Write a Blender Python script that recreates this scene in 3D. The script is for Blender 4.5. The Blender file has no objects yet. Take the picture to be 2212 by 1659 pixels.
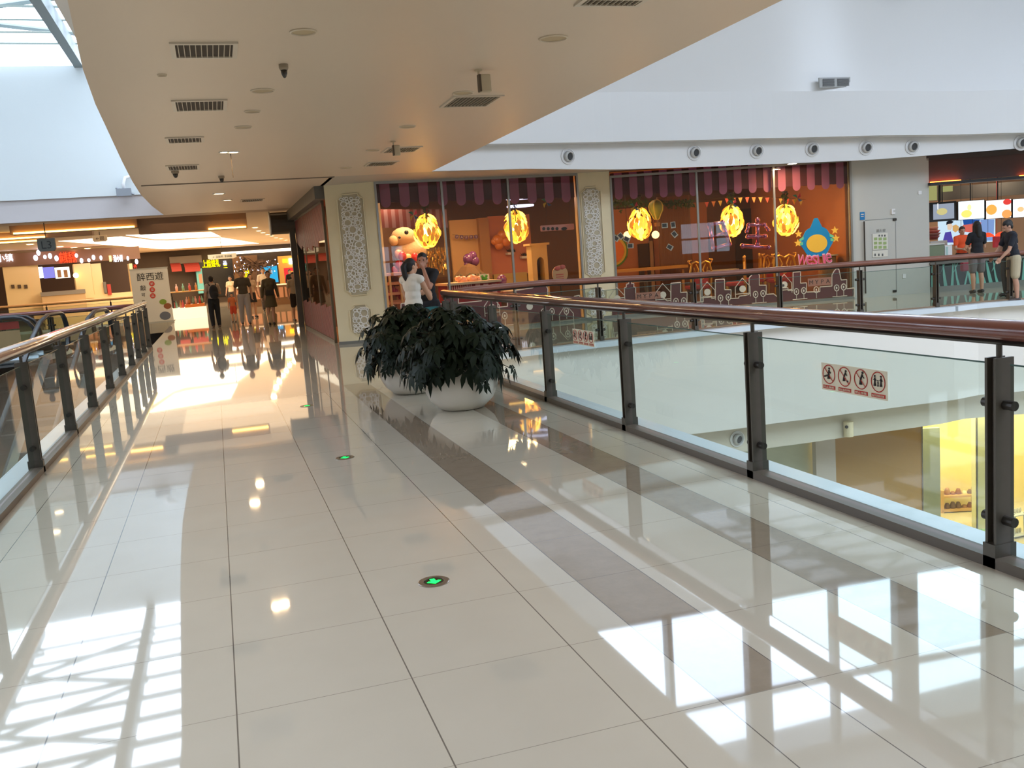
import bpy, math, random
from mathutils import Vector, Matrix
random.seed(7)
SC = bpy.context.scene
COL = SC.collection
PI = math.pi

# ---------------------------------------------------------------- camera calibration
IW, IH, FPX, CAMZ = 2212.0, 1659.0, 1996.785, 1.55
PITCH, ROLL, YAW = 1.43266465, -0.07497996, -0.29984318
RM = Matrix.Rotation(YAW, 3, 'Z') @ Matrix.Rotation(PITCH, 3, 'X') @ Matrix.Rotation(ROLL, 3, 'Z')
cam_d = bpy.data.cameras.new('camera')
cam_d.sensor_width = 36.0
cam_d.lens = FPX / IW * 36.0
cam_d.clip_start = 0.05
cam_d.clip_end = 300
cam = bpy.data.objects.new('camera', cam_d)
COL.objects.link(cam)
cam.matrix_world = Matrix.Translation((0, 0, CAMZ)) @ RM.to_4x4()
SC.camera = cam
CAMP = Vector((0, 0, CAMZ))

def ray(x, y):
    return RM @ Vector((x - IW / 2, -(y - IH / 2), -FPX))
def G(x, y, z=0.0):
    d = ray(x, y); t = (z - CAMZ) / d.z
    return Vector((d.x * t, d.y * t, z))
def PY(x, y, Y):
    d = ray(x, y); t = Y / d.y
    return Vector((d.x * t, Y, CAMZ + d.z * t))
def PX(x, y, X):
    d = ray(x, y); t = X / d.x
    return Vector((X, d.y * t, CAMZ + d.z * t))
def proj(p):
    c = RM.transposed() @ (Vector(p) - CAMP)
    return (IW / 2 + FPX * c.x / -c.z, IH / 2 - FPX * c.y / -c.z)
def lerp_line(line, x):
    if x <= line[0][0]: a, b = line[0], line[1]
    elif x >= line[-1][0]: a, b = line[-2], line[-1]
    else:
        for a, b in zip(line, line[1:]):
            if a[0] <= x <= b[0]: break
    return a[1] + (b[1] - a[1]) * (x - a[0]) / (b[0] - a[0])
def zon(X, Y, line):
    lo, hi = -9.0, 15.0
    for _ in range(40):
        m = (lo + hi) / 2
        px, py = proj((X, Y, m))
        if py > lerp_line(line, px): lo = m
        else: hi = m
    return (lo + hi) / 2

# ---------------------------------------------------------------- materials
def lin(c):
    return tuple(((v / 255.0) / 12.92 if v / 255.0 <= 0.04045 else (((v / 255.0) + 0.055) / 1.055) ** 2.4) for v in c)
_M = {}
def mat(name, col, rough=0.5, metal=0.0, emit=0.0, ecol=None, spec=0.5, noise=0.0, nscale=8.0, bump=0.0, coat=0.0):
    if name in _M: return _M[name]
    m = bpy.data.materials.new(name); m.use_nodes = True
    nt = m.node_tree; b = nt.nodes['Principled BSDF']
    c = lin(col) + (1,)
    b.inputs['Base Color'].default_value = c
    b.inputs['Roughness'].default_value = rough
    b.inputs['Metallic'].default_value = metal
    b.inputs['Specular IOR Level'].default_value = spec
    b.inputs['Coat Weight'].default_value = coat
    if emit:
        b.inputs['Emission Color'].default_value = (lin(ecol) if ecol else c[:3]) + (1,)
        b.inputs['Emission Strength'].default_value = emit
    if noise or bump:
        tc = nt.nodes.new('ShaderNodeTexCoord'); n = nt.nodes.new('ShaderNodeTexNoise')
        n.inputs['Scale'].default_value = nscale; n.inputs['Detail'].default_value = 4
        nt.links.new(tc.outputs['Object'], n.inputs['Vector'])
        if noise:
            mx = nt.nodes.new('ShaderNodeMixRGB'); mx.blend_type = 'MULTIPLY'
            mx.inputs[1].default_value = c
            rp = nt.nodes.new('ShaderNodeValToRGB')
            rp.color_ramp.elements[0].position = .3; rp.color_ramp.elements[1].position = .7
            k = 1 - noise
            rp.color_ramp.elements[0].color = (k, k, k, 1); rp.color_ramp.elements[1].color = (1, 1, 1, 1)
            nt.links.new(n.outputs['Fac'], rp.inputs[0]); nt.links.new(rp.outputs[0], mx.inputs[2])
            mx.inputs[0].default_value = 1
            nt.links.new(mx.outputs[0], b.inputs['Base Color'])
        if bump:
            bp = nt.nodes.new('ShaderNodeBump'); bp.inputs['Strength'].default_value = bump
            bp.inputs['Distance'].default_value = .02
            nt.links.new(n.outputs['Fac'], bp.inputs['Height']); nt.links.new(bp.outputs[0], b.inputs['Normal'])
    _M[name] = m
    return m
def glass(name, tint=(225, 238, 232), refl=1.0, ior=1.5):
    if name in _M: return _M[name]
    m = bpy.data.materials.new(name); m.use_nodes = True
    nt = m.node_tree; nt.nodes.clear()
    o = nt.nodes.new('ShaderNodeOutputMaterial'); t = nt.nodes.new('ShaderNodeBsdfTransparent')
    g = nt.nodes.new('ShaderNodeBsdfGlossy'); f = nt.nodes.new('ShaderNodeFresnel'); x = nt.nodes.new('ShaderNodeMixShader')
    t.inputs[0].default_value = lin(tint) + (1,)
    g.inputs['Roughness'].default_value = 0.0
    g.inputs['Color'].default_value = (refl, refl, refl, 1)
    ge = nt.nodes.new('ShaderNodeNewGeometry'); mr = nt.nodes.new('ShaderNodeMapRange')
    mr.inputs['To Min'].default_value = ior; mr.inputs['To Max'].default_value = 1.0 / ior
    nt.links.new(ge.outputs['Backfacing'], mr.inputs['Value']); nt.links.new(mr.outputs[0], f.inputs['IOR'])
    nt.links.new(f.outputs[0], x.inputs[0]); nt.links.new(t.outputs[0], x.inputs[1]); nt.links.new(g.outputs[0], x.inputs[2])
    nt.links.new(x.outputs[0], o.inputs[0])
    _M[name] = m
    return m
def emis(name, col, s):
    if name in _M: return _M[name]
    m = bpy.data.materials.new(name); m.use_nodes = True
    nt = m.node_tree; nt.nodes.clear()
    o = nt.nodes.new('ShaderNodeOutputMaterial'); e = nt.nodes.new('ShaderNodeEmission')
    e.inputs[0].default_value = lin(col) + (1,); e.inputs[1].default_value = s
    nt.links.new(e.outputs[0], o.inputs[0]); _M[name] = m
    return m

# ---------------------------------------------------------------- objects
def tag(o, label=None, cat=None, group=None, kind=None):
    if label: o['label'] = label
    if cat: o['category'] = cat
    if group: o['group'] = group
    if kind: o['kind'] = kind
    return o
def thing(name, label, cat, loc=(0, 0, 0), rz=0.0, group=None):
    o = bpy.data.objects.new(name, None); COL.objects.link(o)
    o.location = loc; o.rotation_euler = (0, 0, rz); o.empty_display_size = .1
    return tag(o, label, cat, group)
def pmat(p):
    m = Matrix.Translation(p.location) @ p.rotation_euler.to_matrix().to_4x4()
    return pmat(p.parent) @ m if p.parent else m
class MB:
    def __init__(s): s.v = []; s.f = []; s.mi = []; s.cur = 0
    def add(s, vs, fs, M=None):
        k = len(s.v)
        s.v += [tuple(M @ Vector(p)) if M is not None else tuple(p) for p in vs]
        s.f += [tuple(i + k for i in f) for f in fs]; s.mi += [s.cur] * len(fs)
        return s
    def box(s, c, d, rz=0.0, M=None):
        x, y, z = d[0] / 2, d[1] / 2, d[2] / 2
        vs = [(-x, -y, -z), (x, -y, -z), (x, y, -z), (-x, y, -z), (-x, -y, z), (x, -y, z), (x, y, z), (-x, y, z)]
        fs = [(0, 3, 2, 1), (4, 5, 6, 7), (0, 1, 5, 4), (1, 2, 6, 5), (2, 3, 7, 6), (3, 0, 4, 7)]
        T = Matrix.Translation(c) @ Matrix.Rotation(rz, 4, 'Z')
        return s.add(vs, fs, M @ T if M is not None else T)
    def bb(s, x0, x1, y0, y1, z0, z1):
        return s.box(((x0 + x1) / 2, (y0 + y1) / 2, (z0 + z1) / 2), (abs(x1 - x0), abs(y1 - y0), abs(z1 - z0)))
    def prism(s, pts, z0, z1, M=None):
        # pts: 2D CCW list -> extruded along local z
        a = sum(pts[i][0] * pts[(i + 1) % len(pts)][1] - pts[(i + 1) % len(pts)][0] * pts[i][1] for i in range(len(pts)))
        if a < 0: pts = pts[::-1]
        n = len(pts)
        vs = [(p[0], p[1], z0) for p in pts] + [(p[0], p[1], z1) for p in pts]
        fs = [tuple(range(n))[::-1], tuple(range(n, 2 * n))] + [(i, (i + 1) % n, n + (i + 1) % n, n + i) for i in range(n)]
        return s.add(vs, fs, M)
    def poly(s, pts, M=None): return s.add(pts, [tuple(range(len(pts)))], M)
    def tube(s, path, r, n=10, cap=True, closed=False, flat=1.0, up=None):
        P = [Vector(p) for p in path]; m = len(P)
        if not isinstance(r, (list, tuple)): r = [r] * m
        rings = []
        prev = None
        for i, p in enumerate(P):
            if closed: t = P[(i + 1) % m] - P[i - 1]
            else: t = (P[min(i + 1, m - 1)] - P[max(i - 1, 0)])
            t.normalize()
            u = Vector(up) if up else (prev if prev else (Vector((0, 0, 1)) if abs(t.z) < .9 else Vector((1, 0, 0))))
            a = t.cross(u)
            if a.length < 1e-5: a = t.cross(Vector((0, 1, 0.01)))
            a.normalize(); b = a.cross(t).normalized(); prev = b
            rings.append([tuple(p + a * math.cos(2 * PI * k / n) * r[i] + b * math.sin(2 * PI * k / n) * r[i] * flat) for k in range(n)])
        vs = [q for R_ in rings for q in R_]; fs = []
        for i in range(m if closed else m - 1):
            j = (i + 1) % m
            fs += [(i * n + k, i * n + (k + 1) % n, j * n + (k + 1) % n, j * n + k) for k in range(n)]
        if cap and not closed: fs += [tuple(range(n))[::-1], tuple((m - 1) * n + k for k in range(n))]
        return s.add(vs, fs)
    def cyl(s, p0, p1, r0, r1=None, n=16): return s.tube([p0, p1], [r0, r0 if r1 is None else r1], n)
    def lathe(s, prof, c=(0, 0, 0), n=24, M=None, sx=1.0, cap=True):
        vs = []; fs = []; m = len(prof)
        if m == 2 and prof[0][1] == prof[1][1]: cap = False
        for (r, z) in prof:
            for k in range(n):
                a = 2 * PI * k / n; vs.append((c[0] + r * math.cos(a) * sx, c[1] + r * math.sin(a), c[2] + z))
        for i in range(m - 1): fs += [(i * n + k, i * n + (k + 1) % n, (i + 1) * n + (k + 1) % n, (i + 1) * n + k) for k in range(n)]
        if cap and prof[0][0] > 1e-4: fs.append(tuple(range(n))[::-1])
        if cap and prof[-1][0] > 1e-4: fs.append(tuple((m - 1) * n + k for k in range(n)))
        return s.add(vs, fs, M)
    def ball(s, c, r, n=12, M=None):
        if not isinstance(r, (list, tuple)): r = (r, r, r)
        m = max(6, n // 2); vs = [(c[0], c[1], c[2] - r[2])]
        for i in range(1, m):
            t = -PI / 2 + PI * i / m
            for k in range(n):
                a = 2 * PI * k / n; vs.append((c[0] + r[0] * math.cos(t) * math.cos(a), c[1] + r[1] * math.cos(t) * math.sin(a), c[2] + r[2] * math.sin(t)))
        vs.append((c[0], c[1], c[2] + r[2])); e = len(vs) - 1; fs = [(0, 1 + (k + 1) % n, 1 + k) for k in range(n)]
        for i in range(m - 2): fs += [(1 + i * n + k, 1 + i * n + (k + 1) % n, 1 + (i + 1) * n + (k + 1) % n, 1 + (i + 1) * n + k) for k in range(n)]
        fs += [(e, 1 + (m - 2) * n + k, 1 + (m - 2) * n + (k + 1) % n) for k in range(n)]
        return s.add(vs, fs, M)
    def build(s, name, mt, parent=None, smooth=False, bevel=0.0, local=False):
        vs = [Vector(p) for p in s.v]
        loc = Vector((0, 0, 0))
        if parent is not None:
            if not local:
                inv = pmat(parent).inverted(); vs = [inv @ p for p in vs]
        elif vs and not local:
            mn = [min(p[i] for p in vs) for i in range(3)]; mx = [max(p[i] for p in vs) for i in range(3)]
            loc = Vector(((mn[0] + mx[0]) / 2, (mn[1] + mx[1]) / 2, mn[2])); vs = [p - loc for p in vs]
        me = bpy.data.meshes.new(name); me.from_pydata([tuple(p) for p in vs], [], s.f)
        mts = mt if isinstance(mt, (list, tuple)) else [mt]
        for q in mts: me.materials.append(q)
        if len(mts) > 1: me.polygons.foreach_set('material_index', s.mi)
        if smooth:
            me.polygons.foreach_set('use_smooth', [True] * len(me.polygons))
        me.validate(); me.update()
        o = bpy.data.objects.new(name, me); COL.objects.link(o); o.location = loc
        if parent is not None: o.parent = parent
        if smooth and not isinstance(smooth, bool):
            pass
        if bevel:
            b = o.modifiers.new('bevel', 'BEVEL'); b.width = bevel; b.segments = 2; b.limit_method = 'ANGLE'
        return o
def struct(name, mb, mt, label=None, smooth=False):
    o = mb.build(name, mt, smooth=smooth); o['kind'] = 'structure'
    if label: o['label'] = label
    return o
def kids(o): return list(o.children)
def dup(root, loc=None, rz=None, label=None, parent=None):
    r = root.copy(); COL.objects.link(r)
    if parent is not None: r.parent = parent
    if loc is not None: r.location = loc
    if rz is not None: r.rotation_euler = (0, 0, rz)
    if label: r['label'] = label
    for c in kids(root): dup(c, parent=r)
    return r

class Wall:
    """a vertical plane through two ground points; s along it, z up, off towards the camera"""
    def __init__(s, p0, p1):
        s.o = Vector((p0[0], p0[1], 0)); s.u = Vector((p1[0] - p0[0], p1[1] - p0[1], 0)); s.len = s.u.length; s.u.normalize()
        s.n = Vector((s.u.y, -s.u.x, 0))
        if s.n.dot(-s.o) < 0: s.n = -s.n
        # matrix: local x=s, local y=z, local z=off
        s.M = Matrix(((s.u.x, 0, s.n.x, s.o.x), (s.u.y, 0, s.n.y, s.o.y), (0, 1, 0, 0), (0, 0, 0, 1)))
    def sz(s, x, y, off=0.0):
        d = ray(x, y); t = ((s.o + s.n * off) - CAMP).dot(s.n) / d.dot(s.n)
        p = CAMP + d * t
        return ((p - s.o).dot(s.u), p.z)
    def W(s, a, z, off=0.0): return s.o + s.u * a + s.n * off + Vector((0, 0, z))
    def panel(s, mb, s0, s1, z0, z1, f0, f1):
        return mb.prism([(s0, z0), (s1, z0), (s1, z1), (s0, z1)], f0, f1, s.M)
    def pxpanel(s, mb, x0, y0, x1, y1, f0, f1):
        """box whose front face (at f1) covers the pixel rectangle, squared up"""
        a, b = s.sz((x0), (y0 + y1) / 2, f1)[0], s.sz(x1, (y0 + y1) / 2, f1)[0]
        t, u = s.sz((x0 + x1) / 2, y0, f1)[1], s.sz((x0 + x1) / 2, y1, f1)[1]
        return s.panel(mb, a, b, u, t, f0, f1)
    def pxpoly(s, mb, pts, f0, f1): return mb.prism([s.sz(x, y, f1) for x, y in pts], f0, f1, s.M)
    def at(s, x, y, off=0.0):
        a, z = s.sz(x, y, off); return s.W(a, z, off)
    def yaw(s): return math.atan2(s.u.y, s.u.x)

_T = {}
def text_mesh(txt, ext=0.0):
    k = (txt, ext)
    if k in _T: return _T[k]
    c = bpy.data.curves.new('t', 'FONT'); c.body = txt; c.align_x = 'CENTER'; c.align_y = 'CENTER'; c.size = 1; c.extrude = ext; c.resolution_u = 2
    o = bpy.data.objects.new('t', c); COL.objects.link(o)
    bpy.context.view_layer.update()
    me = o.to_mesh()
    v = [tuple(p.co) for p in me.vertices]; f = [tuple(p.vertices) for p in me.polygons]
    o.to_mesh_clear(); COL.objects.unlink(o); bpy.data.objects.remove(o); bpy.data.curves.remove(c)
    if v:
        xs = [p[0] for p in v]; ys = [p[1] for p in v]
        cx, cy = (min(xs) + max(xs)) / 2, (min(ys) + max(ys)) / 2
        w, h = max(xs) - min(xs), max(ys) - min(ys)
        v = [(p[0] - cx, p[1] - cy, p[2]) for p in v]
    else: w = h = 1
    _T[k] = (v, f, w, h)
    return _T[k]
def add_text(mb, txt, M, w=None, h=None, d=0.01, rot=0.0):
    """flat lettering with thickness d, centred at M's origin, x right, y up, z out"""
    v, f, tw, th = text_mesh(txt, 0.5)
    sx = (w / tw) if w else (h / th); sy = (h / th) if h else sx
    mb.add(v, f, M @ Matrix.Rotation(rot, 4, 'Z') @ Matrix.Diagonal((sx, sy, d, 1)))
    return mb
# ================================================================ materials
m_white = mat('white_paint', (224, 223, 222), .45, noise=.03, nscale=.5)
m_white_gloss = mat('white_panel', (226, 227, 228), .2)
m_slab = mat('ceiling_paint', (216, 195, 171), .42, noise=.03, nscale=.4)
m_hall_ceil = mat('hall_ceiling_paint', (222, 198, 172), .6)
m_cream = mat('cream_stone', (232, 217, 180), .3, noise=.05, nscale=3)
m_dark = mat('dark_metal', (58, 52, 46), .38, metal=.4)
m_post = mat('post_grey', (84, 76, 66), .42, metal=.2, noise=.08, nscale=20)
m_kerb = mat('kerb_brown', (92, 80, 68), .4)
m_ledge = mat('ledge_white', (206, 214, 220), .3)
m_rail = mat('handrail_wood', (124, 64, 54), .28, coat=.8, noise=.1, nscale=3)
m_rail_l = mat('handrail_wood_sunlit', (176, 138, 116), .3, coat=.8, noise=.08, nscale=3)  # paler copy of the handrail wood, sunlight put into its colour
m_chrome = mat('steel', (190, 190, 192), .18, metal=1)
m_glass = glass('railing_glass', (226, 238, 232), ior=1.45)
m_shopglass = glass('shop_glass', (240, 240, 234), ior=1.5, refl=.45)
m_grey = mat('grey_wall', (190, 189, 181), .5, noise=.03, nscale=1)
m_black = mat('black', (22, 22, 24), .4)
m_lamp = emis('lamp_warm', (255, 214, 150), 14)
m_lamp_w = emis('lamp_white', (255, 236, 205), 9)

# ================================================================ floor shader
def floor_mat():
    m = bpy.data.materials.new('polished_tile'); m.use_nodes = True
    nt = m.node_tree; b = nt.nodes['Principled BSDF']; L = nt.links
    tc = nt.nodes.new('ShaderNodeTexCoord'); sp = nt.nodes.new('ShaderNodeSeparateXYZ'); L.new(tc.outputs['Object'], sp.inputs[0])
    def mth(op, a, c=None, d=None):
        n = nt.nodes.new('ShaderNodeMath'); n.operation = op
        for i, q in enumerate((a, c, d)):
            if q is None: continue
            if isinstance(q, (int, float)): n.inputs[i].default_value = q
            else: L.new(q, n.inputs[i])
        return n.outputs[0]
    X, Y = sp.outputs[0], sp.outputs[1]
    def rng(v, a, c): return mth('MULTIPLY', mth('GREATER_THAN', v, a), mth('LESS_THAN', v, c))
    def line(v, off, per, w):
        f = mth('FRACT', mth('DIVIDE', mth('SUBTRACT', v, off), per))
        d = mth('MULTIPLY', mth('MINIMUM', f, mth('SUBTRACT', 1.0, f)), per)
        return mth('LESS_THAN', d, w)
    def at(v, x, w): return mth('LESS_THAN', mth('ABSOLUTE', mth('SUBTRACT', v, x)), w)
    lx = mth('MULTIPLY', line(X, -.10, .638, .0026), mth('LESS_THAN', X, 1.3))
    for q in (1.47, 1.79, 2.39, 2.70, 2.98): lx = mth('MAXIMUM', lx, at(X, q, .0022))
    ly = line(Y, .0, .6595, .0016)
    y1 = nt.nodes.new('ShaderNodeTexNoise'); y1.inputs['Scale'].default_value = .9
    L.new(tc.outputs['Object'], y1.inputs['Vector'])
    ly = mth('MULTIPLY', ly, mth('ADD', .35, mth('MULTIPLY', y1.outputs['Fac'], .7)))
    jt = mth('MAXIMUM', lx, ly)
    near = mth('MULTIPLY', mth('GREATER_THAN', Y, 2.64), mth('LESS_THAN', Y, 12.4))
    st = mth('MULTIPLY', mth('MAXIMUM', rng(X, 1.47, 1.79), rng(X, 2.39, 2.70)), near)
    far = mth('MULTIPLY', mth('GREATER_THAN', X, 1.47), mth('GREATER_THAN', Y, 12.4))
    def mixc(f, a, c):
        n = nt.nodes.new('ShaderNodeMix'); n.data_type = 'RGBA'
        L.new(f, n.inputs[0])
        for i, q in ((6, a), (7, c)):
            if isinstance(q, tuple): n.inputs[i].default_value = lin(q) + (1,)
            else: L.new(q, n.inputs[i])
        return n.outputs[2]
    nz = nt.nodes.new('ShaderNodeTexNoise'); nz.inputs['Scale'].default_value = 3.0; nz.inputs['Detail'].default_value = 6
    L.new(tc.outputs['Object'], nz.inputs['Vector'])
    base = mixc(nz.outputs['Fac'], (196, 183, 164), (204, 191, 172))
    n2 = nt.nodes.new('ShaderNodeTexNoise'); n2.inputs['Scale'].default_value = 9.0; n2.inputs['Detail'].default_value = 8; n2.inputs['Roughness'].default_value = .7
    L.new(tc.outputs['Object'], n2.inputs['Vector'])
    brown = mixc(n2.outputs['Fac'], (140, 122, 102), (166, 147, 126))
    c = mixc(st, base, brown)
    cm = mixc(nz.outputs['Fac'], (190, 181, 158), (200, 191, 168))
    c = mixc(far, c, cm)
    c = mixc(mth('MULTIPLY', jt, .8), c, (70, 60, 54))
    L.new(c, b.inputs['Base Color'])
    b.inputs['Roughness'].default_value = .035
    b.inputs['IOR'].default_value = 1.6
    b.inputs['Coat Weight'].default_value = .4; b.inputs['Coat Roughness'].default_value = .02
    return m
m_floor = floor_mat()

# ================================================================ floors
XL, XR = -1.66, 3.20
KERB = [(3.3, 13.95), (4.4, 14.1), (8.5, 14.25)] + [tuple(G(x, y)[:2]) for x, y in ((1584, 709), (1760, 691), (1925, 676), (2060, 664), (2212, 650))][1:]
KERB.append((KERB[-1][0] + 6, KERB[-1][1] - 2.6))
print('kerb', [(round(a, 2), round(b, 2)) for a, b in KERB])
def slab(mb, pts, z0, z1): return mb.prism([tuple(p) for p in pts], z0, z1)
fl = MB()
slab(fl, [(XL, -8), (XR, -8), (XR, 13.95), (3.3, 13.95)] + KERB[1:] + [(30, KERB[-1][1]), (30, 75), (XL - .0, 75)], -.03, 0.0)
f_o = fl.build('floor', m_floor, local=True); f_o['kind'] = 'structure'
# mall floor beyond the left void
fl2 = MB(); slab(fl2, [(-24, 40), (XL, 40), (XL, 75), (-24, 75)], -.5, 0.0)
o = fl2.build('floor_far', m_floor, local=True); o['kind'] = 'structure'
lf = MB(); lf.bb(-26, 32, -9, 75, -5.4, -5.2)
struct('floor_lower', lf, mat('lower_floor', (200, 190, 172), .08, noise=.06, nscale=1.2))

# ================================================================ right-hand facade planes
A0, A1 = (2.27, 19.05), (3.22, 18.72)
C0, C1 = (7.72, 19.05), (8.42, 18.92)
E0, E1 = (13.74, 17.72), (15.42, 17.3)
H1 = (20.5, 15.9)
L_ST = [(811, 388), (1240, 377), (1311, 374), (1849, 356), (1998, 349), (2212, 343)]
L_FB = [(925, 374), (1200, 371), (1500, 361), (1900, 345), (2212, 334)]
L_FT = [(1042, 315), (1313, 310), (1600, 303), (1900, 296), (2212, 290)]
L_CR = [(1250, 200), (1416, 197), (1800, 196), (2212, 194)]
SIDE = Wall((2.27, 26.4), A0)
COL1 = Wall(A0, A1); GL1 = Wall(A1, C0); COL2 = Wall(C0, C1); GL2 = Wall(C1, E0); GRY = Wall(E0, E1); FOOD = Wall(E1, H1)
FP = [(3.4, 17.0), (6.0, 17.5), (8.3, 17.7), (11.0, 17.55), (13.6, 16.95), (16.2, 16.1), (20.5, 14.2)]
zb = [max(zon(x, y, L_FB), 3.0) for x, y in FP]; zt = [zon(x, y, L_FT) for x, y in FP]
FO = [(x - .02, y - .28) for x, y in FP]
zc = [zon(x, y, L_CR) for x, y in FO]
TOPL = [A0, A1, C0, C1, E0, E1, H1]
zs = [zon(x, y, L_ST) for x, y in TOPL]
zb[0] = zb[1] = 3.2; zb = [min(max(z, 3.0), 3.24) for z in zb]
print('fascia', [round(z, 2) for z in zb], [round(z, 2) for z in zt], [round(z, 2) for z in zc], 'shop', [round(z, 2) for z in zs])
# ================================================================ ceiling slab over the bridge
LE = [(.25, -8), (-.1, -3), (-.35, 1), (-.5, 4), (-.63, 6.1), (-.69, 6.84), (-.78, 7.97), (-.86, 9.46), (-.94, 11.68), (-1.02, 13.9), (-1.1, 16.5), (-1.15, 19), (-1.13, 22), (-1.04, 25.2)]
cl = MB()
slab(cl, [(4.06, -8)] + [(4.06, 17.2), (2.27, 17.3), (2.27, 25.2)] + LE[::-1], 3.2, 3.9)
struct('ceiling', cl, m_slab)
# fascia with air nozzles, the overhanging band and the leaning bulkhead above it
def ribbon(mb, P, z0, z1, Q=None):
    Q = Q or P; n = len(P)
    mb.add([(p[0], p[1], a) for p, a in zip(P, z0)] + [(q[0], q[1], a) for q, a in zip(Q, z1)], [(i, i + 1, n + i + 1, n + i) for i in range(n - 1)])
def smoothline(P, zs_, k=6):
    out = []; oz = []
    n = len(P)
    for i in range(n - 1):
        p0, p1, p2, p3 = P[max(i - 1, 0)], P[i], P[i + 1], P[min(i + 2, n - 1)]
        for j in range(k):
            t = j / k
            f = lambda a, b, c, d: .5 * ((2 * b) + (-a + c) * t + (2 * a - 5 * b + 4 * c - d) * t * t + (-a + 3 * b - 3 * c + d) * t ** 3)
            out.append((f(p0[0], p1[0], p2[0], p3[0]), f(p0[1], p1[1], p2[1], p3[1]))); oz.append(zs_[i] + (zs_[i + 1] - zs_[i]) * t)
    out.append(P[-1]); oz.append(zs_[-1])
    return out, oz
S1, b1 = smoothline(FP, zb)
cs = MB()
so = [(4.06, 17.2)] + [(x, y + .06) for x, y in S1[3:]] + [(x, y + .25) for x, y in TOPL[::-1]] + [(2.2, 19.3), (2.2, 17.3)]
sz_ = so
n = len(so)
cs.add([(p[0], p[1], 3.2) for p, z in zip(so, sz_)] + [(p[0], p[1], 3.9) for p in so],
       [tuple(range(n)), tuple(range(n, 2 * n))[::-1]] + [(i, n + i, n + (i + 1) % n, (i + 1) % n) for i in range(n)])
struct('ceiling_corridor', cs, mat('corridor_soffit', (186, 176, 164), .5))
tr = MB(); tr.tube([(-1.02, 17.28, 3.195), (2.27, 17.28, 3.195)], .014, 6)
struct('trim_ceiling_joint', tr, mat('joint_shadow', (120, 104, 90), .6))
fa = MB()
S1, b1 = smoothline(FP, zb); _, t1 = smoothline(FP, zt); ribbon(fa, S1, b1, t1)
struct('wall_fascia', fa, m_white, smooth=True)
fb = MB()
S2, t2 = smoothline(FO, zt); _, c2 = smoothline(FO, zc)
ribbon(fb, S1, t1, t2, S2)
ribbon(fb, S2, t2, c2)
struct('wall_band', fb, m_white_gloss)
SILL_Y = 17.2
sill = [(3.0, SILL_Y + .6), (6, SILL_Y + .2), (9, SILL_Y), (12, SILL_Y - .1), (15, SILL_Y - .3), (18, SILL_Y - .7), (22, SILL_Y - 1.8)]
SS, sz2 = smoothline(sill, [6.35] * 7)
fu = MB(); ribbon(fu, S2, c2, sz2, SS)
struct('wall_bulkhead', fu, m_white_gloss, smooth=True)
# lower-floor side of the far corridor: slab edge, fascia and shop walls
KS, kz = smoothline(KERB, [-.02] * len(KERB), 3)
L_SB = [(1200, 975), (1470, 942), (1648, 919), (1987, 873), (2133, 855), (2212, 845)]
L_LB = [(1200, 1030), (1575, 981), (1785, 951), (1991, 921), (2133, 903), (2212, 892)]
sb = [zon(p[0], p[1], L_SB) for p in KERB]; sb[-1] = sb[-2]; _, sb2 = smoothline(KERB, sb, 3)
print('slab bottoms', [round(z, 2) for z in sb])
w1 = MB(); ribbon(w1, KS, sb2, kz)
K2 = [(x, y + .35) for x, y in KERB]; lb = [zon(p[0], p[1], L_LB) for p in K2]; lb[-1] = lb[-2]; KS2, lb2 = smoothline(K2, lb, 3); _, sb3 = smoothline(K2, sb, 3)
ribbon(w1, KS2, sb3, sb2, KS)
struct('wall_slab_edge', w1, mat('slab_white', (226, 222, 214), .5))
w2 = MB(); ribbon(w2, KS2, lb2, sb3); K3 = [(x, y + 1.2) for x, y in K2]; KS3, lb3 = smoothline(K3, lb, 3); ribbon(w2, KS3, lb3, lb2, KS2)
struct('wall_lower_fascia', w2, mat('lower_fascia', (214, 206, 188), .5))
# bridge edges
be = MB(); be.bb(XR - .02, XR + .0, -8, 13.9, -1.8, -.5); be.bb(XL, XL + .02, -8, 25, -1.8, -.5)
struct('trim_bridge_edge', be, m_white)

# ================================================================ left atrium
L_WB = [(0, 437), (300, 421), (420, 414)]
L_IS = [(0, 482), (350, 465), (615, 453)]
YW = 25.2
zi = [zon(X, YW, L_IS) for X in (-5.5, -1.0)]; zw = [zon(X, YW, L_WB) for X in (-5.5, -1.0)]
zr = zon(-4, YW, [(0, 143), (170, 143)])
print('left wall', zi, zw, zr)
w = MB(); w.add([(-16, YW, zw[0] + .05), (-.9, YW, zw[1]), (-.9, YW, zr), (-16, YW, zr)], [(0, 1, 2, 3)])
w.add([(-.9, YW, 3.2), (4.2, YW, 3.2), (4.2, YW, 11), (-.9, YW, 11)], [(0, 1, 2, 3)])
struct('wall_atrium_end', w, mat('atrium_white', (226, 234, 236), .55))
w = MB(); w.add([(-16, YW + .04, zi[0]), (2.3, YW + .0, 3.2), (2.3, YW + .0, 3.21), (-.9, YW + .04, zw[1]), (-16, YW + .04, zw[0] + .05)], [(0, 1, 3, 4)])
w.add([(-16, YW, zw[0] + .05), (-.9, YW, zw[1]), (-.9, YW + .04, zw[1]), (-16, YW + .04, zw[0] + .05)], [(0, 1, 2, 3)])
struct('wall_atrium_cove', w, mat('cove_grey', (204, 198, 198), .6))
# hall ceiling beyond
HC = 3.35
hc = MB(); hc.bb(-24, 9, YW + .3, 75, HC, HC + .4)
struct('ceiling_hall', hc, m_hall_ceil)
hs = MB(); hs.bb(-24, 2.3, YW + .05, YW + .9, 3.2, HC)
struct('ceiling_hall_edge', hs, mat('hall_edge', (196, 170, 146), .6))
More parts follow.
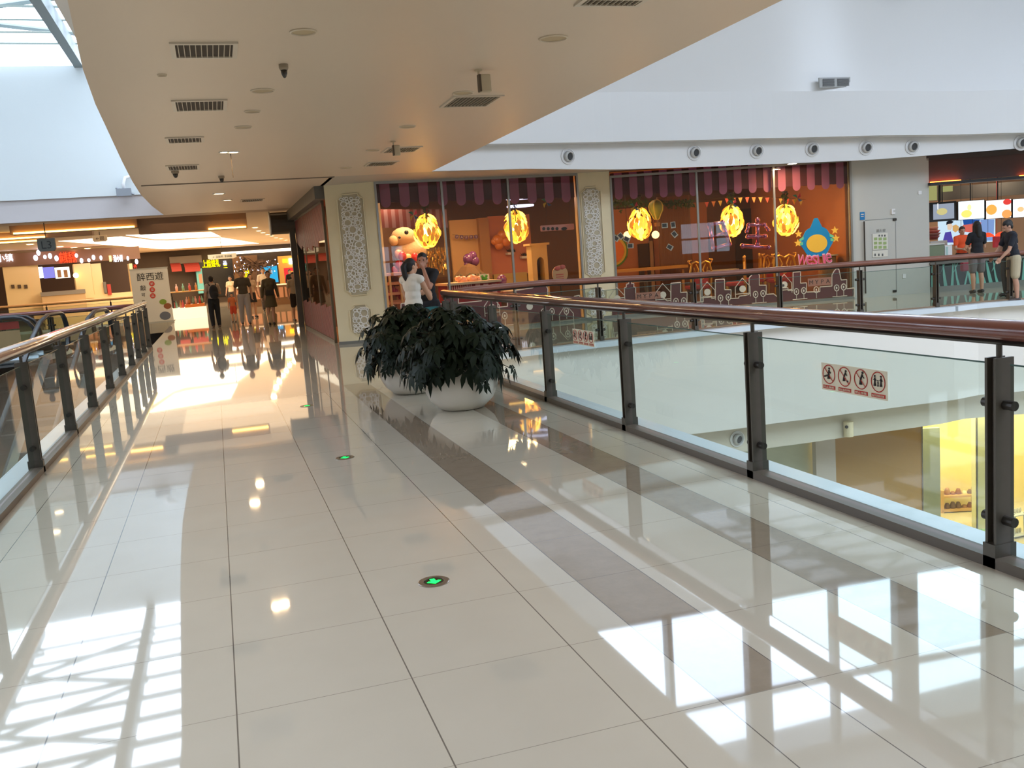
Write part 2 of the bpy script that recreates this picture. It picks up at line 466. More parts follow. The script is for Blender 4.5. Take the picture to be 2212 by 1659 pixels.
# outer shell
sh = MB(); sh.bb(-24.3, -24, -9, 75, -5.4, 4.2); sh.bb(-24.3, -24, -9, 25.2, 4.2, 7.2); struct('wall_left', sh, m_white)
sh = MB(); sh.bb(30, 30.3, -9, 75, -5.4, 4.2); sh.bb(30, 30.3, -9, 17.5, 4.2, 10.5); struct('wall_right', sh, m_white)
sh = MB(); sh.bb(-24, 30, 75, 75.3, -5.4, 4.2); struct('wall_back', sh, m_white)
# ================================================================ roofs and high windows
m_win = glass('window_glass', (240, 246, 250), ior=1.3)
m_steel = mat('roof_steel', (120, 130, 130), .5)
ZL = zr
# left skylight: louvres over the atrium, carried by long beams
lv = MB()
for k in range(33):
    y = YW - .9 - k * 1.04
    T = Matrix.Translation((-8.3, y, ZL + .35)) @ Matrix.Rotation(.035, 4, 'Z') @ Matrix.Rotation(math.radians(14), 4, 'X')
    lv.box((0, 0, 0), (16.2, .5, .04), 0, T)
o = lv.build('roof_louvre', mat('louvre_grey', (150, 162, 156), .5)); o['kind'] = 'structure'
bm_ = MB()
for X in (-2.55, -5.2, -8.2, -11.2, -14.2): bm_.bb(X - .1, X + .1, -9, YW, ZL - .05, ZL + .3)
for k in range(12):
    y0 = YW - 3.0 * k
    for X in (-2.55, -5.2, -8.2, -11.2):
        bm_.tube([(X, y0, ZL + .75), (X - 2.8, y0 - 1.5, ZL + .75)], .06, 6)
        bm_.tube([(X - 2.8, y0 - 1.5, ZL + .75), (X, y0 - 3.0, ZL + .75)], .06, 6)
o = bm_.build('roof_beam', m_steel); o['kind'] = 'structure'
# right roof and clerestory
rr = MB(); rr.bb(-.9, 30, 5.5, 18.5, 10.4, 10.7); rr.bb(-.9, 4, -9, 5.5, 10.4, 10.7); struct('roof_panel', rr, m_white)
rs = MB()  # unseen skylight opening, added over the near void to let daylight in
for k in range(7): rs.bb(4 + k * 4.2, 4.15 + k * 4.2, -9, 5.5, 10.4, 10.6)
for k in range(4): rs.bb(4, 30, -9 + 4.5 * k, -8.85 + 4.5 * k, 10.4, 10.6)
o = rs.build('roof_added_skylight', m_steel); o['kind'] = 'structure'
ws = MB(); WT = 10.1
ribbon(ws, SS, [WT] * len(SS), [10.45] * len(SS))
ws.add([(3.0, 17.8, 6.35), (-.9, 17.8, 6.35), (-.9, 17.8, 10.45), (3.0, 17.8, 10.45)], [(0, 1, 2, 3)])
ws.add([(S2[0][0], S2[0][1], 3.9), (-.9, 17.8, 3.9), (-.9, 17.8, 6.36), (3.0, 17.8, 6.36), (S2[0][0], S2[0][1], c2[0])], [(0, 1, 2, 3, 4)])
struct('wall_clerestory', ws, m_white)
def ycl(x):
    for a, b in zip(SS, SS[1:]):
        if a[0] <= x <= b[0]: return a[1] + (b[1] - a[1]) * (x - a[0]) / (b[0] - a[0])
    return SS[-1][1]
wf = MB()
for i, (xa, xb) in enumerate([(4.2, 4.32), (6.2, 6.8), (8.34, 8.46), (10.24, 10.8), (12.42, 12.54), (14.05, 14.62), (16.44, 16.58), (18.2, 18.8), (20.4, 20.5)]):
    y = ycl((xa + xb) / 2); wf.bb(xa, xb, y - .12, y + .12, 6.35, WT)
P8 = [(p[0], p[1], 8.55) for p in SS]; wf.tube(P8, .1, 4)
P8 = [(p[0], p[1], 6.38) for p in SS]; wf.tube(P8, .06, 4)
w1_ = wf.build('window_1', mat('mullion', (150, 146, 142), .4)); w1_['kind'] = 'structure'
wg = MB(); ribbon(wg, [(a, b + .02) for a, b in SS], [6.36] * len(SS), [WT] * len(SS)); wg.build('window_pane', m_win, w1_)
# wall behind the camera, with a window
bw = MB(); bw.bb(-24, 30, -9.3, -9, -5.4, .95); bw.bb(-24, 30, -9.3, -9, 2.45, 10.5); bw.bb(-24, 11.1, -9.3, -9, .95, 2.45); bw.bb(13.7, 30, -9.3, -9, .95, 2.45)
struct('wall_front', bw, mat('far_side_paint', (120, 110, 98), .6))
wf = MB()
for x in (11.15, 12.9, 13.65): wf.bb(x - .05, x + .05, -9.25, -9.05, .95, 2.45)
wf.bb(11.1, 13.7, -9.25, -9.05, 1.62, 1.72)
w2_ = wf.build('window_2', m_steel); w2_['kind'] = 'structure'
wg = MB(); wg.bb(11.1, 13.7, -9.17, -9.15, .95, 2.45); wg.build('window_pane', m_win, w2_)
wl = MB(); wl.bb(-24, -16.4, -9, YW, ZL - .1, ZL + .2); wl.bb(-1.0, -.8, -9, 18, 3.9, 10.5)
struct('wall_upper', wl, m_white)
def portal(loc, size, rot):
    l = bpy.data.lights.new('daylight', 'AREA'); l.shape = 'RECTANGLE'; l.size, l.size_y = size; l.cycles.is_portal = True
    o = bpy.data.objects.new('daylight', l); COL.objects.link(o); o.location = loc; o.rotation_euler = rot
portal((-8.7, 8, ZL + 1.2), (16, 34), (0, 0, 0))
portal((17, -1.8, 10.9), (26, 14), (0, 0, 0))
portal((13, 17.6, 8.1), (20, 3.6), (-PI / 2, 0, 0))
portal((12.4, -9.4, 1.7), (2.6, 1.5), (PI / 2, 0, 0))
def area(name, loc, size, power, col=(255, 226, 190), rot=(0, 0, 0)):
    l = bpy.data.lights.new(name, 'AREA'); l.shape = 'RECTANGLE' if isinstance(size, tuple) else 'DISK'
    if isinstance(size, tuple): l.size, l.size_y = size
    else: l.size = size
    l.energy = power; l.color = lin(col)
    o = bpy.data.objects.new(name, l); COL.objects.link(o); o.location = loc; o.rotation_euler = rot
    return o
def point(name, loc, power, col=(255, 200, 120), r=.08):
    l = bpy.data.lights.new(name, 'POINT'); l.energy = power; l.color = lin(col); l.shadow_soft_size = r
    o = bpy.data.objects.new(name, l); COL.objects.link(o); o.location = loc
    return o

rd = MB(); rd.bb(-.9, 30, 18.3, 75, 3.9, 4.2); rd.bb(-24, -.9, 25.3, 75, 3.9, 4.2); struct('roof_deck', rd, mat('deck', (150, 150, 150), .8))
# ================================================================ balustrades
def rail_run(name, label, pts, side, rail_mat, group, zr_=1.08, posts=None, npanel=True, zfun=None, ledge=True, kerbm=None):
    """pts: the balustrade line; side +1/-1: where the void lies (offset direction of the ledge)"""
    t = thing(name, label, 'balustrade', (pts[0][0], pts[0][1], 0), 0, group)
    zf = zfun or (lambda x, y: zr_)
    L = [0]
    for a, b in zip(pts, pts[1:]): L.append(L[-1] + math.dist(a, b))
    def atl(s):
        for i in range(len(pts) - 1):
            if s <= L[i + 1] or i == len(pts) - 2:
                k = (s - L[i]) / (L[i + 1] - L[i]); return Vector((pts[i][0] + (pts[i + 1][0] - pts[i][0]) * k, pts[i][1] + (pts[i + 1][1] - pts[i][1]) * k)), (Vector(pts[i + 1]) - Vector(pts[i])).normalized()
    N = max(2, int(L[-1] / .5)) if len(pts) > 2 else 2
    path = [atl(L[-1] * i / N)[0] for i in range(N + 1)]
    rb = MB(); R = [(p.x, p.y, zf(p.x, p.y) - .02) for p in path]
    rb.tube(R, .062, 18, flat=.74, up=(0, 0, 1)); rb.build('handrail', rail_mat, t, smooth=True)
    us = MB(); us.tube([(a, b, c - .052) for a, b, c in R], .028, 6, flat=.5, up=(0, 0, 1)); us.build('rail_channel', m_dark, t)
    ps = []
    for s in posts:
        p, d = atl(s); n = Vector((-d.y, d.x)) * 1.0
        z = zf(p.x, p.y); yw = math.atan2(d.y, d.x)
        T = Matrix.Translation((p.x, p.y, 0)) @ Matrix.Rotation(yw, 4, 'Z')
        q = MB()
        h = z - .14
        q.box((-.024, 0, h / 2), (.014, .1, h), 0, T); q.box((.024, 0, h / 2), (.014, .1, h), 0, T)
        q.box((0, .012, h / 2), (.04, .02, h - .02), 0, T); q.box((0, 0, .055), (.07, .12, .11), 0, T)
        po = q.build('post', m_post, t)
        r = MB(); r.tube([T @ Vector((0, 0, h - .05)), T @ Vector((0, 0, z - .05))], .013, 10); r.build('baluster_rod', m_post, po)
        for zc_ in (z * .68, z * .2):
            c = MB(); c.tube([T @ Vector((-.085, 0, zc_)), T @ Vector((.085, 0, zc_))], .022, 12); c.build('glass_clamp', m_dark, po)
        ps.append((s, z))
    allp = sorted(ps)
    for (s0, z0), (s1, z1) in zip(allp, allp[1:]):
        k0, k1 = s0 + .06, s1 - .06
        nn = max(1, int((k1 - k0) / .7)) if len(pts) > 2 else 1
        gm_ = MB()
        P_ = [atl(k0 + (k1 - k0) * i / nn)[0] for i in range(nn + 1)]
        for a, b in zip(P_, P_[1:]):
            z = (z0 + z1) / 2 - .17
            gm_.add([(a.x, a.y, .06), (b.x, b.y, .06), (b.x, b.y, z), (a.x, a.y, z)], [(0, 1, 2, 3)])
        po = gm_.build('glass_panel', m_glass, t)
        e = MB(); e.tube([(q.x, q.y, z) for q in P_], .004, 4); e.build('glass_edge', mat('glass_edge', (88, 112, 104), .2), po)
    kb = MB(); kl = MB()
    for i in range(len(path) - 1):
        a, b = path[i], path[i + 1]; d = (b - a).normalized(); nrm = Vector((d.y, -d.x)) * side
        def quadbox(mb, o0, o1, z0, z1):
            q = [a + nrm * o0, b + nrm * o0, b + nrm * o1, a + nrm * o1]
            mb.prism([(v.x, v.y) for v in q], z0, z1)
        quadbox(kb, -.06, -.0, .0, .05)
        quadbox(kb, -.0, .04, .0, .05)
        if ledge: quadbox(kl, .05, .24, -.06, .03)
    kb.build('kerb', kerbm or m_kerb, t)
    if ledge: kl.build('ledge', m_ledge, t)
    return t, atl
RX = 3.23; LX = -1.64
# right of the bridge: posts at the measured spacing
rp = [3.2 + 1.965 * k for k in range(-4, 6)]
y0 = -6.0
rr_t, _ = rail_run('balustrade', 'near glass balustrade with glossy red-brown handrail along the right edge of the bridge',
         [(RX, y0), (RX, 13.55)], 1, m_rail, 'glass balustrades', 1.09, [y - y0 for y in rp if y < 13.5] + [13.5 - y0])
lp = [8.71 - 2.0 * k for k in range(7, 0, -1)] + [8.71, 10.76, 12.66, 14.7, 16.62, 18.5, 20.15, 21.64, 23.3]
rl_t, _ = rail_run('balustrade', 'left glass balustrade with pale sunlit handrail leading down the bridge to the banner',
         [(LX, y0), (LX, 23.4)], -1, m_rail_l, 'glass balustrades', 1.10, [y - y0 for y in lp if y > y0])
# far side of the right void
FRAIL = [(1060, 607), (1250, 605), (1313, 601), (1500, 592), (1855, 567), (2212, 543)]
KR = [(3.27, 13.75)] + [(a, b + .06) for a, b in KERB[1:]]
ZF = lambda x, y: 1.04 if x < 3.4 else min(1.09, max(.9, zon(x, y, FRAIL)))
KRs, _d = smoothline(KR, [0] * len(KR), 4)
lens = [0]
for a, b in zip(KRs, KRs[1:]): lens.append(lens[-1] + math.dist(a, b))
def s_at_px(x):
    best = min(range(len(KRs)), key=lambda i: abs(proj((KRs[i][0], KRs[i][1], .5))[0] - x))
    # refine
    bs, bd = 0, 1e9
    for i in range(len(KRs) - 1):
        for k in range(20):
            p = (KRs[i][0] + (KRs[i + 1][0] - KRs[i][0]) * k / 20, KRs[i][1] + (KRs[i + 1][1] - KRs[i][1]) * k / 20, .5)
            d = abs(proj(p)[0] - x)
            if d < bd: bd, bs = d, lens[i] + (lens[i + 1] - lens[i]) * k / 20
    return bs
fposts = [s_at_px(x) for x in (1113, 1292, 1497, 1685, 1857, 2021, 2180)] + [lens[-1] - .1]
rf_t, _ = rail_run('balustrade', 'far glass balustrade with matt brown handrail in front of the party shop and food counter',
         KRs, 1, mat('handrail_far', (128, 76, 58), .35, noise=.2, nscale=4), 'glass balustrades', 1.0, fposts, zfun=ZF, kerbm=mat('kerb_far', (140, 116, 92), .4))
# end of the left void, beyond the escalators
rb_t, _ = rail_run('balustrade', 'distant balustrade with lit orange handrail closing the far end of the left void',
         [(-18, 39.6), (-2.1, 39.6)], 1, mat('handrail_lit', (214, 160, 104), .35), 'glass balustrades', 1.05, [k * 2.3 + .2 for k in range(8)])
rc_t, _ = rail_run('balustrade', 'short dark balustrade running left from the end of the bridge rail, behind the escalators',
         [(-7.2, 25.6), (LX, 23.6)], 1, m_rail, 'glass balustrades', 1.05, [.2, 1.5, 2.4, 3.6, 4.6])
# ================================================================ stone columns with lace panels
m_lace = mat('lace_relief', (232, 228, 220), .5)
def lace_panel(wall, px, label, parentless=True):
    x0, y0, x1, y1 = px
    a0, zt_ = wall.sz(x0, y0, .03); a1, zb_ = wall.sz(x1, y1, .03)
    a0m = wall.sz((x0 + x1) / 2 - (x1 - x0) / 2, (y0 + y1) / 2, .03)[0]; a1m = wall.sz((x0 + x1) / 2 + (x1 - x0) / 2, (y0 + y1) / 2, .03)[0]
    w_, h_ = (a1m - a0m), (zt_ - zb_); cx, cz = (a0m + a1m) / 2, (zt_ + zb_) / 2
    def outline(w, h, c):
        w, h = w / 2, h / 2
        return [(cx - w + c, cz - h), (cx + w - c, cz - h), (cx + w - c, cz - h + c * .35), (cx + w - c * .35, cz - h + c * .9), (cx + w, cz - h + c), (cx + w, cz + h - c), (cx + w - c * .35, cz + h - c * .9), (cx + w - c, cz + h - c * .35), (cx + w - c, cz + h), (cx - w + c, cz + h), (cx - w + c, cz + h - c * .35), (cx - w + c * .35, cz + h - c * .9), (cx - w, cz + h - c), (cx - w, cz - h + c), (cx - w + c * .35, cz - h + c * .9), (cx - w + c, cz - h + c * .35)]
    t = thing('wall_panel', label, 'wall panel', wall.W(cx, zb_, .02), 0, 'carved lace panels on the stone columns')
    b = MB(); b.prism(outline(w_ - .04, h_ - .04, .09), -.01, .012, wall.M); b.build('backing', mat('panel_backing', (190, 178, 150), .5), t)
    fr = MB(); o = outline(w_, h_, .1); fr.tube([wall.W(p[0], p[1], .014) for p in o], .012, 6, closed=True); fr.build('frame', m_cream, t)
    # rings of irregular loops
    rnd = random.Random(int(x0 + y0)); lc = MB(); placed = []
    for q_ in range(2600):
        r = rnd.choice([.045, .06, .075, .035]) if q_ < 600 else rnd.choice([.022, .03])
        x = cx + rnd.uniform(-w_ / 2 + .05 + r, w_ / 2 - .05 - r); z = cz + rnd.uniform(-h_ / 2 + .05 + r, h_ / 2 - .05 - r)
        if all(math.hypot(x - q[0], z - q[1]) > (r + q[2]) * .93 for q in placed):
            placed.append((x, z, r)); e = rnd.uniform(.75, 1.1)
            lc.tube([wall.W(x + r * math.cos(k * PI / 7), z + r * e * math.sin(k * PI / 7), .02) for k in range(14)], .011, 5, closed=True)
    for i, p in enumerate(placed):
        for q in placed[i + 1:]:
            d = math.hypot(p[0] - q[0], p[1] - q[1])
            if d < p[2] + q[2] + .035:
                mx_, mz = (p[0] * q[2] + q[0] * p[2]) / (p[2] + q[2]), (p[1] * q[2] + q[1] * p[2]) / (p[2] + q[2])
                lc.tube([wall.W(mx_ - .012, mz, .02), wall.W(mx_ + .012, mz, .02)], .016, 5)
    lc.build('lace_relief', m_lace, t)
def column(name, wall, depth, zt_):
    c = MB(); wall.panel(c, 0, wall.len, 0, zt_, -depth, 0)
    o = struct(name, c, m_cream); return o
column('column', COL1, .55, 3.24); column('column', COL2, .5, 3.24)
cb = MB(); COL1.panel(cb, -.005, COL1.len + .005, 0.0, .06, -.55, .012); COL2.panel(cb, -.005, COL2.len + .005, 0, .06, -.5, .012)
struct('trim_column_base', cb, mat('base_grey', (120, 118, 112), .4))
lace_panel(COL1, (737, 420, 793, 636), 'tall cream lace-cut panel on the column left of the party shop')
lace_panel(COL1, (757, 660, 803, 722), 'small square lace panel low on the left column, above the planters')
lace_panel(COL2, (1260, 405, 1303, 598), 'tall lace-cut panel on the narrow column between the two shop windows')
lace_panel(COL2, (1268, 622, 1312, 684), 'small lace panel low on the narrow column, behind the far railing')

# ================================================================ interior shells (party shop)
m_in_floor = mat('shop_floor', (150, 108, 76), .25)
m_in_ceil = mat('shop_ceiling', (150, 96, 66), .6)
m_orange = mat('orange_wall', (170, 108, 72), .6)
m_pinkwall = mat('pink_wall', (206, 132, 106), .6)
m_brown = mat('brown_wall', (92, 62, 44), .6)
m_cream_in = mat('cream_wall_inside', (222, 182, 128), .6)
def inner(wall, d): # plane parallel to a wall, d behind it
    a = wall.o - wall.n * d; b = a + wall.u * wall.len; return Wall((a.x, a.y), (b.x, b.y))
DB = 6.2
BK1 = inner(GL1, DB); BK2 = inner(GL2, DB)
b1_, b2_ = BK1.W(-1.6, 0), BK2.W(7.5, 0)
mb = MB(); slab(mb, [(2.3, 19.2), (3.22, 18.8), (7.9, 19.15), (13.74, 17.8), (15.6, 25.4), (9, 26.4), (2.3, 26.3)], .0, .012); struct('floor_shop', mb, m_in_floor)
mb = MB(); slab(mb, [(2.3, 19.2), (3.22, 18.8), (7.9, 19.15), (13.74, 17.8), (15.6, 25.4), (9, 26.4), (2.3, 26.3)], 3.18, 3.24); struct('ceiling_shop', mb, m_in_ceil)
def wallbox(name, wall, x0, x1, z0, z1, f0, f1, m_, kind='structure'):
    mb = MB(); wall.panel(mb, x0, x1, z0, z1, f0, f1); o = mb.build(name, m_); o['kind'] = kind; return o
wallbox('wall_shop_back', BK1, -.42, 6.2, 0, 3.2, -.1, 0, m_brown)
wallbox('wall_shop_back', BK2, -1.5, 6.5, 0, 3.2, -.1, 0, m_brown)
SR = Wall((13.7, 17.9), (15.2, 24.9)); wallbox('wall_shop_right', SR, 0, 7.1, 0, 3.2, -.1, 0, m_orange)
# coloured wall sections of the back wall, each standing a little in front of it
def section(name, x0, y0, x1, y1, m_, wall, off=.12, th=.1):
    mb = MB(); wall.pxpanel(mb, x0, y0, x1, y1, off - th, off); return struct(name, mb, m_)
section('partition', 977, 474, 1041, 634, m_cream_in, BK1)
section('column_inside', 1040, 470, 1061, 640, mat('col_in', (176, 132, 88), .6), BK1, .3, .3)
section('partition_pink', 1058, 464, 1178, 592, m_pinkwall, BK1)
section('partition_yellow', 1068, 590, 1140, 640, mat('pale_yellow', (196, 170, 112), .5), BK1, .25)
section('partition_orange', 1316, 450, 1403, 640, m_orange, BK2)
section('partition_tan', 1412, 440, 1530, 620, mat('tan_wall', (150, 92, 56), .6), BK2, .05)
section('partition_dark', 1590, 445, 1790, 640, mat('dark_wall', (56, 40, 30), .6), BK2, .05)
# ================================================================ glazing
def glazing(name, wall, breaks, z1, label_kind='structure', frame=m_grey):
    g_ = MB(); f_ = MB()
    for a, b in zip(breaks, breaks[1:]): wall.panel(g_, a + .012, b - .012, .05, z1 - .04, -.006, .006)
    for q in breaks: wall.panel(f_, q - .022, q + .022, 0, z1, -.03, .02)
    wall.panel(f_, breaks[0], breaks[-1], 0, .06, -.03, .03); wall.panel(f_, breaks[0], breaks[-1], z1 - .05, z1, -.03, .03)
    o = f_.build(name, frame); o['kind'] = 'structure'
    g_.build('window_pane', m_shopglass, o); return o
m_alu = mat('aluminium', (150, 146, 138), .3, metal=.6)
def br(wall, xs): return [wall.sz(x, 560, 0)[0] for x in xs]
glazing('window_3', GL1, [.02] + br(GL1, (966, 1108)) + [GL1.len - .02], 3.2, frame=m_alu)
glazing('window_4', GL2, [.02] + br(GL2, (1512, 1677)) + [GL2.len - .02], 3.1, frame=m_alu)
# ================================================================ scalloped valances
m_maroon = mat('maroon_cloth', (96, 40, 48), .7); m_pinkc = mat('pink_cloth', (186, 104, 140), .7)
def valance(wall, tops, line_b, xs, label, off=-.12, pitch_px=None):
    t = thing('scalloped_valance', label, 'awning', wall.W(wall.len / 2, 2.5, off), 0, 'striped valances inside the shop windows')
    a0, a1 = xs
    ztop = 3.16
    mb = MB(); zb0 = wall.sz(line_b[0][0], line_b[0][1], off)[1]; zb1 = wall.sz(line_b[1][0], line_b[1][1], off)[1]
    sb0 = wall.sz(line_b[0][0], line_b[0][1], off)[0]; sb1 = wall.sz(line_b[1][0], line_b[1][1], off)[0]
    zl_ = lambda s: zb0 + (zb1 - zb0) * (s - sb0) / (sb1 - sb0)
    n = int(round((a1 - a0) / pitch_px)); w = (a1 - a0) / n
    pk = MB()
    for i in range(n):
        c = a0 + (i + .5) * w
        for mbb, cc, ww, dz, o1 in ((mb, c, w * 1.02, .10, 0), (pk, c + w * .0, w * .52, 0, .012)):
            zb_ = zl_(cc) + dz
            pts = [(cc - ww / 2, ztop), (cc - ww / 2, zb_ + (ww / 2 if mbb is pk else .0))] + ([(cc - ww / 2 * math.cos(k * PI / 8), zb_ + ww / 2 - ww / 2 * math.sin(k * PI / 8)) for k in range(1, 8)] if mbb is pk else []) + [(cc + ww / 2, zb_ + (ww / 2 if mbb is pk else .0)), (cc + ww / 2, ztop)]
            mbb.prism(pts, off + o1 - .01, off + o1, wall.M)
    mb.build('maroon_cloth', m_maroon, t); pk.build('pink_scallops', m_pinkc, t)
valance(GL1, None, ((830, 449), (1235, 437)), (.04, GL1.len - .04), 'pink and maroon striped valance across the left shop window, above two lamps', pitch_px=.41)
valance(GL2, None, ((1330, 432), (1840, 406)), (.04, GL2.len - .04), 'pink and maroon striped valance across the right shop window, above three lamps', pitch_px=.335)
# inner valance further back on the left
IN1 = inner(GL1, 4.6)
t = thing('scalloped_valance', 'dim striped valance deep inside the shop, above the plush bear', 'awning', IN1.W(1, 2.4, 0), 0, 'striped valances inside the shop windows')
mb = MB(); pk = MB()
for i in range(9):
    for k, mm in enumerate((mb, pk)): IN1.pxpanel(mm, 822 + i * 16 + k * 8, 452, 822 + i * 16 + k * 8 + 8, 492, .0, .01)
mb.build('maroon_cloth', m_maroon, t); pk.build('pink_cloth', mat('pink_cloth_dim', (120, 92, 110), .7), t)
# ================================================================ petal chandeliers
def petal_chandelier(label):
    t = thing('petal_chandelier', label, 'pendant lamp', (0, 0, 0), 0, 'petal chandeliers in the party shop')
    m_pet = mat('amber_petal', (255, 196, 92), .25, emit=1.3, ecol=(255, 182, 62)); m_core = emis('lamp_core', (255, 206, 96), 20)
    rnd = random.Random(5)
    pt = MB()
    for row, (ph, nr, w_, ln) in enumerate([(-72, 6, .06, .17), (-50, 10, .075, .19), (-24, 14, .08, .2), (2, 15, .085, .2), (26, 13, .08, .2), (46, 9, .07, .22), (66, 7, .04, .22)]):
        for k in range(nr):
            a = 2 * PI * k / nr + row * .4 + rnd.uniform(-.12, .12); f = math.radians(ph + rnd.uniform(-5, 5)); R0 = .25 + rnd.uniform(-.03, .035)
            if row >= 5: R0 = .25 + .04 * (row - 4)
            M = Matrix.Rotation(a, 4, 'Z') @ Matrix.Translation((R0 * math.cos(f), 0, R0 * 1.15 * math.sin(f) - .06)) @ Matrix.Rotation(-f * .85 + rnd.uniform(-.2, .2), 4, 'Y') @ Matrix.Rotation(rnd.uniform(-.15, .15), 4, 'X')
            h = ln / 2
            o_ = [(-.02, 0, -h), (.0, w_ * .5, -h * .5), (.012, w_ * .6, h * .1), (.0, w_ * .4, h * .65), (-.015, 0, h * 1.1), (.0, -w_ * .4, h * .65), (.012, -w_ * .6, h * .1), (.0, -w_ * .5, -h * .5)]
            vs = o_ + [(p[0] + .01, p[1] * .9, p[2] * .95) for p in o_]
            pt.cur = rnd.choice((0, 0, 1, 2))
            pt.add(vs, [tuple(range(8))[::-1], tuple(range(8, 16))] + [(i, (i + 1) % 8, 8 + (i + 1) % 8, 8 + i) for i in range(8)], M)
    pt.build('glass_petals', [m_pet, mat('amber_petal_dark', (206, 140, 60), .25, emit=.55, ecol=(236, 150, 50)), mat('amber_petal_bright', (255, 220, 130), .25, emit=2.6, ecol=(255, 206, 100))], t, local=True)
    c = MB(); c.ball((0, 0, -.03), .1, 12); c.build('bulb', m_core, t, smooth=True, local=True)
    r = MB(); r.tube([(0, 0, .1), (0, 0, .62)], .012, 6); r.lathe([(.07, .6), (.07, .64)], n=14); r.build('hanging_rod', m_dark, t, local=True)
    iv = MB()
    for k in range(26):
        a = rnd.uniform(0, 6.3); z = rnd.uniform(.25, .6); rr_ = rnd.uniform(.02, .08)
        iv.add([(rr_ * math.cos(a) - .03, rr_ * math.sin(a), z), (rr_ * math.cos(a), rr_ * math.sin(a) + .02, z + .03), (rr_ * math.cos(a) + .03, rr_ * math.sin(a), z - .01), (rr_ * math.cos(a), rr_ * math.sin(a) - .02, z - .04)], [(0, 1, 2, 3)])
    iv.build('ivy_leaves', mat('ivy', (52, 76, 40), .6), t, local=True)
    return t
ch = petal_chandelier('glowing amber petal chandelier nearest the left column, above the couple')
CH = [(923, 502, GL1, 'glowing amber petal chandelier nearest the left column, above the couple'),
      (1115, 493, GL1, 'glowing amber petal chandelier beside the cream arched cabinet, left window'),
      (1383, 487, GL2, 'glowing amber petal chandelier left in the right window, beside the toy balloon'),
      (1581, 480, GL2, 'glowing amber petal chandelier in the middle of the right window, between foil balloons'),
      (1697, 478, GL2, 'glowing amber petal chandelier right in the right window, beside the blue plaque')]
for i, (x, y, wl_, lb_) in enumerate(CH):
    p = wl_.at(x, y, -1.0) + Vector((0, 0, .05))
    o = ch if i == 0 else dup(ch, label=lb_)
    o.location = p; o.rotation_euler = (0, 0, i * .7)
    point('chandelier_light', p + Vector((0, -.02, -.45)), 12, (255, 176, 84), .12)
# globe pendants
for i, (x, y) in enumerate(((1355, 508), (1416, 507))):
    t = thing('globe_pendant', ('small round globe lamp behind the left lamp of the right window', 'small round globe lamp right of the toy hot-air balloon')[i], 'pendant lamp', GL2.at(x, y, -2.2), 0, 'globe pendants in the party shop')
    g_ = MB(); p = GL2.at(x, y, -2.2); g_.ball(p, .095, 14); g_.build('globe', emis('globe', (255, 208, 130), 3.2), t, smooth=True)
    g_ = MB(); g_.tube([p + Vector((0, 0, .09)), (p.x, p.y, 3.18)], .006, 5); g_.build('cord', m_dark, t)
# ring lights
for i, (x, y, r, wl_, off) in enumerate(((885, 408, .47, GL1, -1.4), (1128, 427, .38, GL1, -2.6), (1124, 445, .33, GL1, -4.0))):
    p = wl_.at(x, y, off)
    t = thing('ring_lamp', ('large thin white ring lamp at the left end of the left window', 'faint ring lamp behind the valance above the second chandelier', 'small white ring lamp just under the valance above the second chandelier')[i], 'ring lamp', p, 0, 'ring lamps on the shop ceiling')
    q = MB(); q.tube([(p.x + r * math.cos(k * PI / 24), p.y + r * math.sin(k * PI / 24), p.z) for k in range(48)], .028, 6, closed=True); q.build('light_ring', emis('ring_white', (214, 206, 255), 2.2 if i != 1 else .8), t)
    q = MB()
    for k in range(3): q.tube([(p.x + r * math.cos(k * 2.09), p.y + r * math.sin(k * 2.09), p.z), (p.x + r * math.cos(k * 2.09), p.y + r * math.sin(k * 2.09), 3.178)], .004, 4)
    q.build('wire', m_dark, t)
# ================================================================ window decals: skyline of little houses
m_sky = mat('decal_brown', (92, 46, 42), .6); m_line = mat('decal_line', (222, 206, 188), .6)
m_board = mat('decal_board', (168, 112, 92), .6)
def skyline(wall, outline, extras, label, off=.02):
    t = thing('skyline_decal', label, 'window decal', wall.at(outline[len(outline) // 2][0], outline[0][1], off), 0, 'house skyline decals on the shop glass')
    b = MB(); base = [wall.sz(x, y, off) for x, y in outline]
    poly = base + [(base[-1][0], .07), (base[0][0], .07)]
    # monotone outline: build as columns
    for (a, za), (c, zc_) in zip(base, base[1:]):
        if c - a > 1e-3: b.prism([(a, .07), (c, .07), (c, zc_), (a, za)], off - .004, off, wall.M)
    b.build('brown_houses', m_sky, t)
    l = MB()
    for p, q in zip(base, base[1:]): l.tube([wall.W(p[0], p[1], off + .004), wall.W(q[0], q[1], off + .004)], .011, 4)
    l.build('white_outline', m_line, t)
    d = MB()
    for kind, x, y in extras:
        s, z = wall.sz(x, y, off)
        if kind == 'clock':
            d.tube([wall.W(s, z, off + .002), wall.W(s, z, off + .008)], .075, 16)
        elif kind == 'lamp':
            d.tube([wall.W(s + .055 * math.cos(k * PI / 6), z + .07 * math.sin(k * PI / 6), off + .006) for k in range(12)], .012, 4, closed=True)
            d.tube([wall.W(s, z - .07, off + .006), wall.W(s, .08, off + .006)], .009, 4)
            d.ball(wall.W(s, z, off + .006), (.02, .006, .03), 8)
        elif kind == 'bar':
            d.tube([wall.W(s - .17, z, off + .006), wall.W(s + .17, z, off + .006)], .009, 4)
        elif kind == 'house':
            pts = [(s - .17, z - .22), (s - .17, z), (s, z + .2), (s + .17, z), (s + .17, z - .22)]
            d.tube([wall.W(p[0], p[1], off + .006) for p in pts], .011, 4); d.tube([wall.W(s - .17, z - .15, off + .006), wall.W(s + .17, z - .15, off + .006)], .009, 4)
    d.build('clocks_and_lamps', m_line, t)
    return t
